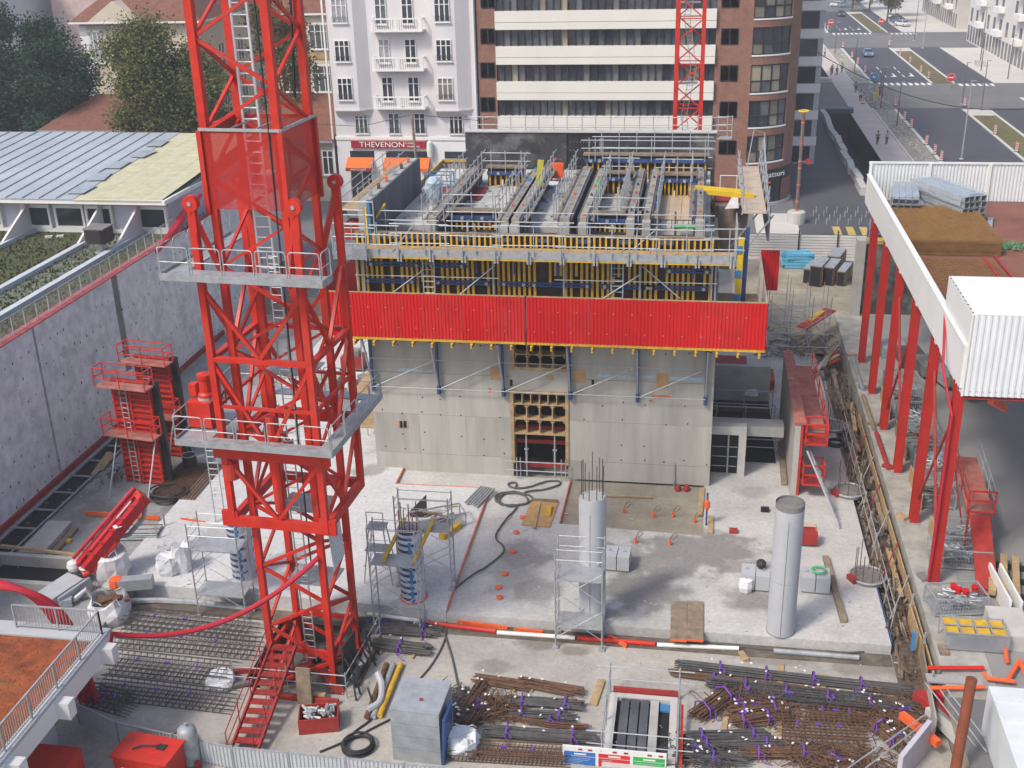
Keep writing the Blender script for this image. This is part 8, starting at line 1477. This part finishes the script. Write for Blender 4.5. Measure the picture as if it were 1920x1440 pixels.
# things left of the core seen through the crane
for i,(px,py,m_,l) in enumerate(((665,690,redd,'red machine left of the core behind the crane'),(640,770,galvd,'grey machine left of the core behind the crane'),(690,740,rust,'rusty stack left of the core behind the crane'))): q_ = G(px,py,.15); t = T('site_machine', l, 'machine', (q_.x,q_.y,.15), .3*i); MB().box(-.8,.8,-.6,.6,.15,1.0).build('body', m_, t, local=True); MB().box(-.5,.5,-.4,.4,1.002,1.4).build('top', concd, t, local=True); MB().box(-.9,.9,-.65,.65,.0,.14).build('skid', frame, t, local=True)
t = T('concrete_bench', 'grey concrete block left of the core wall', 'block', (G(660,685,.15).x-.2,66,.15)); MB().box(-1.2,1.2,-.8,.8,0,1.6).build('block', conc, t, local=True)
t = T('tube_scaffold', 'tube scaffold bay against the left side of the core', 'scaffold', (-18.6,60,.15)); [MB().tube((x,y,.15),(x,y,8.4),.035,5).build('standard', galv, t) for x in (-19.4,-18.0) for y in (58,61,64)]; [MB().tube((x,57.6,z),(x,64.4,z),.03,5).build('ledger', galv, t) for x in (-19.4,-18.0) for z in (2,4,6,8)]; [MB().box(-19.35,-18.05,58.1,63.9,z-.06,z-.001).build('deck', wood, t) for z in (2.1,4.1)]

# boards and pipes lying on the plinth between the columns
for i,(x,y,L,w,m_,l) in enumerate(((11.9,48.2,3.4,.06,wood,'nearest timber panel standing beside the bins on the plinth'),(11.8,53.6,3.4,.06,ply,'second timber panel standing on the plinth'),(11.9,59.2,3.6,.06,woodd,'third timber panel standing on the plinth'),(11.75,64.6,3.4,.06,wood,'farthest timber panel standing on the plinth'))): tag(MB().bar((x,y,GZ+.45),(x-.05,y+L,GZ+.45),w,.85).build('side_panel_board', m_), l, 'board')
for i,(x,y,L,r,m_) in enumerate(((10.8,58,4.5,.13,redd),(10.7,63,5,.12,woodd),(10.75,69,5.5,.12,galvd))): tag(MB().tube((x,y,GZ+.15),(x-.05,y+L,GZ+.15),r,9).build('plinth_pipe', m_), ['nearest','middle','farthest'][i]+' pipe lying along the inner edge of the plinth', 'pipe')
for i in range(7): y = 41.5+i*5.6; tag(MB().obox((10.75+.1*(i%2),y,GZ+.1),(.35,.6,.16),.3*i).build('plinth_block', [woodd,concd,wood,redd][i%4]), ORD[i]+' small block on the plinth edge, counted from the front', 'block')
# ================================================================== STREET: delineators, lamps, signs, cars, people
dl0 = None
def delineator(x, y, label):
    global dl0
    if dl0 is None:
        dl0 = T('delineator', label, 'delineator', (x,y,GZ+.06), group='striped delineators'); MB().box(-.16,.16,-.03,.03,.12,1.25).build('board', white, dl0, local=True); MB().obox((0,0,.06),(.5,.35,.12)).build('foot', rubber, dl0, local=True)
        for i in range(4): z = .22+i*.27; MB().add([(-.16,-.035,z),(.16,-.035,z+.16),(.16,-.035,z+.30),(-.16,-.035,z+.14)],[(0,1,2,3)]).build('stripe', redp, dl0, local=True)
        return dl0
    o = copy_tree(dl0); o.location = (x,y,GZ+.06); o['label'] = label; return o
near = sorted([(27.7,166),(27.7,160.2),(27.7,148.5),(27.7,142.7),(27.8,139)], key=lambda p: p[1])
for i,(x,y) in enumerate(near): delineator(x,y,ORD[i]+' nearest striped delineator on the left kerb before the crossing')
for i,(x,y) in enumerate(sorted([(28.1,224.6),(28.1,233.9),(28.1,213.6),(28.1,205.1),(28.6,202.8),(28.1,250.4)], key=lambda p: p[1])): delineator(x,y,ORD[i]+' nearest striped delineator on the left kerb beyond the crossing')
for i,(x,y) in enumerate(sorted([(37.5,237.4),(37.6,226.1),(37.5,213.4),(37.5,205.7),(37.6,253)], key=lambda p: p[1])): delineator(x,y,ORD[i]+' nearest striped delineator on the median beyond the crossing')
for i,(x,y) in enumerate([(37.4,144.6),(37.4,155.9),(37.9,177.8)]): delineator(x,y,ORD[i]+' nearest striped delineator on the median before the crossing')
for i,(x,y) in enumerate([(28.0,283),(27.9,289),(27.8,296),(27.8,303),(27.8,310)]): delineator(x,y,ORD[i]+' nearest striped delineator on the left kerb past the far crossing')
for i,(x,y,l) in enumerate(((23.8,180,'leftmost striped delineator by the pavement gap at the crossing'),(24.2,186,'second striped delineator by the pavement gap at the crossing'),(28.2,178,'striped delineator at the road corner by the crossing'))): delineator(x,y,l)
lampm = mat('brown_lamp_post', (.16,.12,.10), .6, var=.2)
lamps = [(48.9,221.4,10,'tall lamp post on a pale base on the right pavement'),(30.3,140.2,9,'grey pole leaning over the near carriageway'),(43.5,248.5,9,'lamp post at the far crossing right of the median'),(25.7,174.9,6,'lamp post at the end of the gravel verge'),(25.9,160.6,6,'lamp post in the middle of the gravel verge'),(26.3,213.6,6,'lamp post on the verge beyond the crossing'),(37.9,179.5,6,'left lamp post on the median tip'),(39.4,173.9,7,'right lamp post on the median tip'),(49.5,190,8,'lamp post at the right corner of the crossing'),(50,205,7,'slim post on the right pavement beyond the crossing'),(47.8,215,6,'slim post at the right kerb beyond the crossing'),(27.0,186,4.5,'short post beside the blue direction sign'),(44,262,8,'lamp post in the far cross street'),(39.5,262,7,'left lamp post in the far cross street'),(25.5,240,6,'far lamp post on the left verge')]
for x,y,h,l in lamps:
    t = T('lamp_post', l, 'lamp post', (x,y,GZ+.05)); MB().path([(0,0,0),(.02,0,h*.5),(.05,0,h)],[.10,.08,.05],7).build('pole', lampm if h != 9 else galv, t, local=True); MB().cyl((0,0),.25,0,.12,10).build('base', concl, t, local=True); MB().obox((.25,0,h),(.6,.2,.1)).build('head', galvd, t, local=True)
MB().obox((0,0,.5),(1.6,1.6,1.0)).build('pale_base', concl, bpy.data.objects['lamp_post'], local=True)
def roundsign(x, y, h, label, m, bar=None, r=.5):
    t = T('road_sign', label, 'road sign', (x,y,GZ+.05)); MB().tube((0,0,0),(0,0,h),.04,6).build('post', galv, t, local=True); b = MB(); b.cyl((0,0),r,-.02,.02,20); b.v = [(p[0],p[2]-.05,h+p[1]) for p in b.v]; d = b.build('disc', m, t, local=True); b = MB(); b.cyl((0,0),r+.05,-.015,.015,20); b.v = [(p[0],p[2],h+p[1]) for p in b.v]; b.build('rim', white, d, local=True)
    if bar == 'no': MB().box(-r*.7,r*.7,-.09,-.08,h-.1,h+.1).build('bar', white, d, local=True)
    if bar == 'arrow': MB().add([(-.3,-.09,h+.02),(0,-.09,h+.3),(0,-.09,h+.1),(.3,-.09,h+.1),(.3,-.09,h-.06),(0,-.09,h-.06),(0,-.09,h-.26)],[tuple(range(7))]).build('arrow', white, d, local=True)
p = G(1781,165,GZ); roundsign(p.x,p.y,1.6,'no entry sign on the median tip at the near crossing',redp,'no',.6); roundsign(28.3,279.5,2.2,'no entry sign on the left at the far crossing',redp,'no',.6); roundsign(39.5,281,2.2,'no entry sign on the median at the far crossing',redp,'no',.6); p = G(1635,185,GZ); roundsign(p.x,p.y,3.2,'blue round direction sign at the pavement works',blueb,'arrow',.6)
# site barriers and rubble at the pavement works
b = MB(); rr = random.Random(71)
for _ in range(420): x, y = rr.uniform(24.9,27.4), rr.choice((rr.uniform(176,198),rr.uniform(125,175),rr.uniform(201,248))); s_ = rr.uniform(.08,.3); b.obox((x,y,GZ+.05),(s_,s_,s_*.7),rr.uniform(0,3))
tag(b.build('rubble', concl), 'pale rubble scattered along the gravel verge', 'rubble', kind='stuff')
for i,(x,y,rz) in enumerate(((25.0,183,.2),(26.6,181,-.3),(26,187,.1),(25.2,191,1.2),(27.2,190,1.4))):
    t = T('crowd_barrier', ORD[i]+' grey barrier of the pavement works, counted from the front', 'barrier', (x,y,GZ+.02), rz); b = MB(); b.path([(-1.1,0,0),(-1.1,0,1.0),(1.1,0,1.0),(1.1,0,0)],.03,5); b.tube((-1.1,0,.2),(1.1,0,.2),.025,5); [b.tube((-1.0+k*.2,0,.2),(-1.0+k*.2,0,1.0),.014,4) for k in range(11)]; b.build('frame', galv, t, local=True); MB().box(-1.3,-.9,-.25,.25,0,.06).build('foot', galvd, t, local=True); MB().box(.9,1.3,-.25,.25,0,.06).build('foot', galvd, t, local=True)
for i,(x,y) in enumerate(((26.0,183.5),(27.0,188))): tag(MB().obox((x,y,GZ+.5),(.7,.5,1.0)).build('yellow_box', yelp), ['near','far'][i]+' yellow electrical box at the pavement works', 'box')
for i in range(10):
    y = 124+i*4.9; tag(MB().obox((17.0+.12*math.sin(i*1.7),y,GZ+.42),(.7,4.6,.85),.05*math.sin(i*2.3)).build('barrier_block', concl), ORD[i]+' pale concrete block along the left of the near street trench, from the front', 'barrier')
tag(MB().obox((19.2,172.5,GZ+.35),(4.6,1.8,.7)).build('trench_sheet', mat('dark_blue_sheet', (.06,.07,.10), .5, var=.4, scale=2)), 'crumpled dark sheet at the far end of the near trench', 'sheet'); tag(MB().box(17.5,21.3,201.8,203.8,GZ,GZ+.7).build('trench_wall', concl), 'pale wall closing the far street trench', 'wall')
t = T('bollard_field', 'rows of pale bollards on the dark forecourt before the trench', 'bollards', (13.2,109.8,GZ)); [MB().cyl((0.0+i*1.0-2.0+(j%2)*.4,j*1.5),.05,0,.6,6).build('bollard', galv, t, local=True) for i in range(6) for j in range(4)]
# cars
def car(x, y, rz, m, label):
    t = T('car', label, 'car', (x,y,GZ+.02), rz); prof = [(-2.1,.35),(-2.1,.75),(-1.9,.9),(-1.2,.98),(-.6,1.42),(.9,1.45),(1.6,1.05),(2.05,.95),(2.1,.4)]; n_ = len(prof); w = .84
    def wd(z): return w if z < 1.0 else w*.78
    vs = [(-wd(z),xx,z) for xx,z in prof]+[(wd(z),xx,z) for xx,z in prof]; MB().add(vs,[tuple(range(n_)),tuple(range(2*n_-1,n_-1,-1))]+[(i,i+n_,(i+1)%n_+n_,(i+1)%n_) for i in range(n_)]).build('body', m, t, local=True)
    MB().add([(-.66,-.62,1.40),(.66,-.62,1.40),(.76,-1.18,1.0),(-.76,-1.18,1.0)],[(0,3,2,1)]).move(0,-.025,.02).build('windscreen', glassd, t, local=True); MB().add([(-.66,.92,1.43),(.66,.92,1.43),(.76,1.58,1.07),(-.76,1.58,1.07)],[(0,1,2,3)]).move(0,.03,.02).build('rear_window', glassd, t, local=True)
    for sx in (-1,1): MB().add([(sx*.80,-1.0,1.02),(sx*.67,-.55,1.38),(sx*.67,.85,1.40),(sx*.80,1.4,1.04)],[(0,1,2,3)]).move(sx*.02,0,0).build('side_window', glassd, t, local=True)
    for sx in (-1,1):
        for yy in (-1.35,1.35): b = MB(); b.cyl((0,0),.32,-.1,.1,14); b.v = [(sx*.80+p[2],yy+p[0],.32+p[1]) for p in b.v]; wh = b.build('wheel', rubber, t, local=True); b = MB(); b.cyl((0,0),.17,-.11,.11,10); b.v = [(sx*.80+p[2],yy+p[0],.32+p[1]) for p in b.v]; b.build('rim', galv, wh, local=True)
    for sx in (-.6,.6): MB().obox((sx,-2.1,.7),(.35,.06,.16)).build('headlight', white, t, local=True); MB().obox((sx,2.09,.75),(.3,.06,.16)).build('tail_light', redp, t, local=True)
    return t
carb = mat('blue_car_paint', (.10,.19,.26), .3, var=.08, spec=.6); card = mat('dark_car_paint', (.05,.045,.05), .3, var=.1, spec=.6); carw = mat('silver_car_paint', (.55,.55,.56), .3, var=.06, spec=.6)
car(31.3,236.5,0,carb,'grey blue hatchback driving towards us beyond the crossing'); car(34.6,319,0,card,'dark car driving far up the avenue'); car(29.6,338,0,card,'dark parked car at the head of the avenue'); car(28.4,345,.1,carw,'white van like car at the head of the avenue'); car(36.5,347,1.4,carw,'silver parked car at the head of the avenue'); car(38.4,345,1.4,carb,'bluish parked car at the head of the avenue'); 
for i,(y,m_) in enumerate(((292,carw),(298,carb),(304,card),(310,carw))): car(46.0+i*.2,y,.5,m_,ORD[i]+' nearest car parked slantwise under the plane trees')
# people: one continuous skinned body, clothes and hair as children
def skinmesh(name, chain, edges, rad, m):
    me = bpy.data.meshes.new(name); me.from_pydata(chain, edges, []); ob = bpy.data.objects.new(name, me); COL.objects.link(ob); md = ob.modifiers.new('skin','SKIN'); sv = me.skin_vertices[0].data
    for i,r in enumerate(rad): sv[i].radius = (r,r*.8) if isinstance(r,float) else r
    sv[0].use_root = True; s_ = ob.modifiers.new('sub','SUBSURF'); s_.levels = 1; s_.render_levels = 1; dg = bpy.context.evaluated_depsgraph_get(); me2 = bpy.data.meshes.new_from_object(ob.evaluated_get(dg)); bpy.data.objects.remove(ob); me2.materials.clear(); me2.materials.append(m); return me2
skin = mat('skin', (.42,.26,.19), .6, var=.05); hairm = mat('dark_hair', (.04,.03,.025), .7); jean = mat('dark_trousers', (.035,.04,.06), .8, var=.2)
bodyv = [(0,0,.95),(0,0,1.15),(0,0,1.38),(0,-.01,1.50),(0,-.02,1.62),(0,-.03,1.72),(-.20,0,1.40),(-.26,.05,1.13),(-.25,-.06,.90),(.20,0,1.40),(.26,-.08,1.14),(.25,-.2,.94),(-.10,0,.92),(-.11,-.12,.50),(-.11,.02,.08),(-.11,-.12,.04),(.10,0,.92),(.11,.06,.50),(.11,.28,.12),(.11,.16,.05)]
bodye = [(0,1),(1,2),(2,3),(3,4),(4,5),(2,6),(6,7),(7,8),(2,9),(9,10),(10,11),(0,12),(12,13),(13,14),(14,15),(0,16),(16,17),(17,18),(18,19)]
bodyr = [.15,.13,.15,.06,.10,.07,.06,.045,.035,.06,.045,.035,.085,.06,.045,.04,.085,.06,.045,.04]
bm = skinmesh('body', bodyv, bodye, bodyr, skin); lv = [(0,0,.96),(-.10,0,.92),(-.11,-.12,.50),(-.11,.02,.12),(.10,0,.92),(.11,.06,.50),(.11,.27,.15)]; lm = skinmesh('trousers', lv, [(0,1),(1,2),(2,3),(0,4),(4,5),(5,6)], [.165,.105,.08,.065,.105,.08,.065], jean)
tv = [(0,0,.93),(0,0,1.15),(0,0,1.40),(-.20,0,1.40),(-.26,.05,1.14),(.20,0,1.40),(.26,-.08,1.15)]; te = [(0,1),(1,2),(2,3),(3,4),(2,5),(5,6)]; tr_ = [.17,.155,.165,.075,.058,.075,.058]
tops = {}
hm = MB().lathe([(.0,.14),(.07,.12),(.105,.05),(.105,-.02),(.09,-.08)],(0,.0,1.68),10).mesh('hair', hairm)
def person(x, y, rz, topm, label, rot=0):
    t = T('person', label, 'person', (x,y,GZ+.07), rz)
    if topm.name not in tops: tops[topm.name] = skinmesh('top', tv, te, tr_, topm)
    for nm,me in (('body',bm),('trousers',lm),('jacket',tops[topm.name]),('hair',hm)): o = bpy.data.objects.new(nm, me); COL.objects.link(o); o.parent = t
    return t
cW = mat('pale_shirt', (.55,.53,.55), .8); cR = mat('maroon_top', (.16,.035,.05), .8); cK = mat('black_coat', (.03,.03,.035), .8); cY = mat('hi_vis', (.60,.52,.08), .7); cB = mat('blue_shirt', (.14,.2,.32), .8); cL = mat('lilac_shirt', (.36,.30,.38), .8)
for x,y,rz,m_,l in ((21.8,148.3,.3,cR,'person in maroon top walking on the pavement, nearest pair, left'),(22.9,148.3,.1,cL,'person in lilac shirt walking on the pavement, nearest pair, right'),(23.6,181.7,3.0,cW,'person in pale shirt walking past the pavement works'),(23.8,189.8,3.2,cR,'person in dark red top standing beyond the pavement works'),(21.9,209.3,0,cR,'person in maroon top at the left of the far group'),(22.3,211.5,.2,cW,'person in white shirt in the middle of the far group'),(22.8,209,-.1,cK,'person in black coat in the far group'),(24.0,212.4,.1,cL,'person in lilac shirt at the right of the far group'),(22.0,236.1,2.9,cK,'person in black coat far up the pavement'),(22.4,236.6,3,cY,'person in yellow vest far up the pavement'),(23.1,235.1,.1,cW,'person in white shirt far up the pavement'),(27.2,187.5,.1,cK,'person in black coat beside the yellow boxes')): person(x,y,rz,m_,l)
# pole with orange collars, its base block and red disc; overhead wires and left pole
q_ = G(1492,418,GZ); t = T('timber_pole', 'brown pole with orange collars and concrete base before the brick corner', 'pole', (q_.x,q_.y,GZ)); hp = PY(1484,208,q_.y).z-GZ; MB().tube((0,0,0),(0,0,hp),.16,10).build('pole', lampm, t, local=True); MB().lathe([(.85,0),(.85,1.1),(.7,1.2),(.0,1.2)],(0,0,0),16).build('base_block', concl, t, local=True); [MB().lathe([(.18,-.07),(.19,0),(.18,.07)],(0,0,hp*f),10).build('collar', orange, t, local=True) for f in (.12,.2,.35,.5,.56,.72,.9,.97)]; MB().ring((0,0,hp),.45,.07).build('coiled_rope', yelp, t, local=True)
b = MB(); b.cyl((0,0),.30,-.03,.03,18); b.v = [(p[0]+.75,p[2],hp*.56+p[1]) for p in b.v]; b.build('red_disc', redd, t, local=True); MB().tube((0,0,hp*.56),(.75,.02,hp*.56),.03,5).build('arm', galvd, t, local=True)
q_ = PY(772,215,100); t = T('timber_pole', 'slim wooden cable pole in front of the shop sign', 'pole', (q_.x+.4,100,GZ)); MB().path([(0,0,0),(-.2,0,(q_.z-GZ)*.6),(-.4,0,q_.z-GZ)],.13,8).build('pole', woodd, t, local=True); MB().path([(-.4,0,q_.z-GZ),(-6,3,q_.z-GZ-1.6),(-14,8,q_.z-GZ-2.2)],.025,4).build('wire', rubber, t, local=True); MB().path([(-.4,0,q_.z-GZ),(5,4,q_.z-GZ-1.2),(9,10,q_.z-GZ-1.0)],.025,4).build('wire', rubber, t, local=True)
pA, pB = Vector((9.3,108,17.5)), Vector((34,128,9)); tag(MB().path([pA+(pB-pA)*(i/16)+Vector((0,0,-3.2*4*(i/16)*(1-i/16)*.6)) for i in range(17)],.035,4).build('overhead_cable', rubber), 'dark overhead cable hanging across the street trench', 'cable')
# ================================================================== HAZE over the whole place
hz = MB().box(-620,620,-170,1020,-5,40).build('haze', white); hz.data.materials.clear()
hm_ = bpy.data.materials.new('haze_air'); hm_.use_nodes = True; hn = hm_.node_tree.nodes; hl = hm_.node_tree.links; hn.remove(hn['Principled BSDF'])
pv = hn.new('ShaderNodeVolumePrincipled'); pv.inputs['Color'].default_value = (.93,.95,1.0,1); pv.inputs['Density'].default_value = .00048; pv.inputs['Anisotropy'].default_value = .2
hl.new(pv.outputs[0], hn['Material Output'].inputs['Volume']); hz.data.materials.append(hm_); tag(hz, 'thin pale haze over the whole site', 'haze', kind='stuff')
scene.cycles.volume_bounces = 1
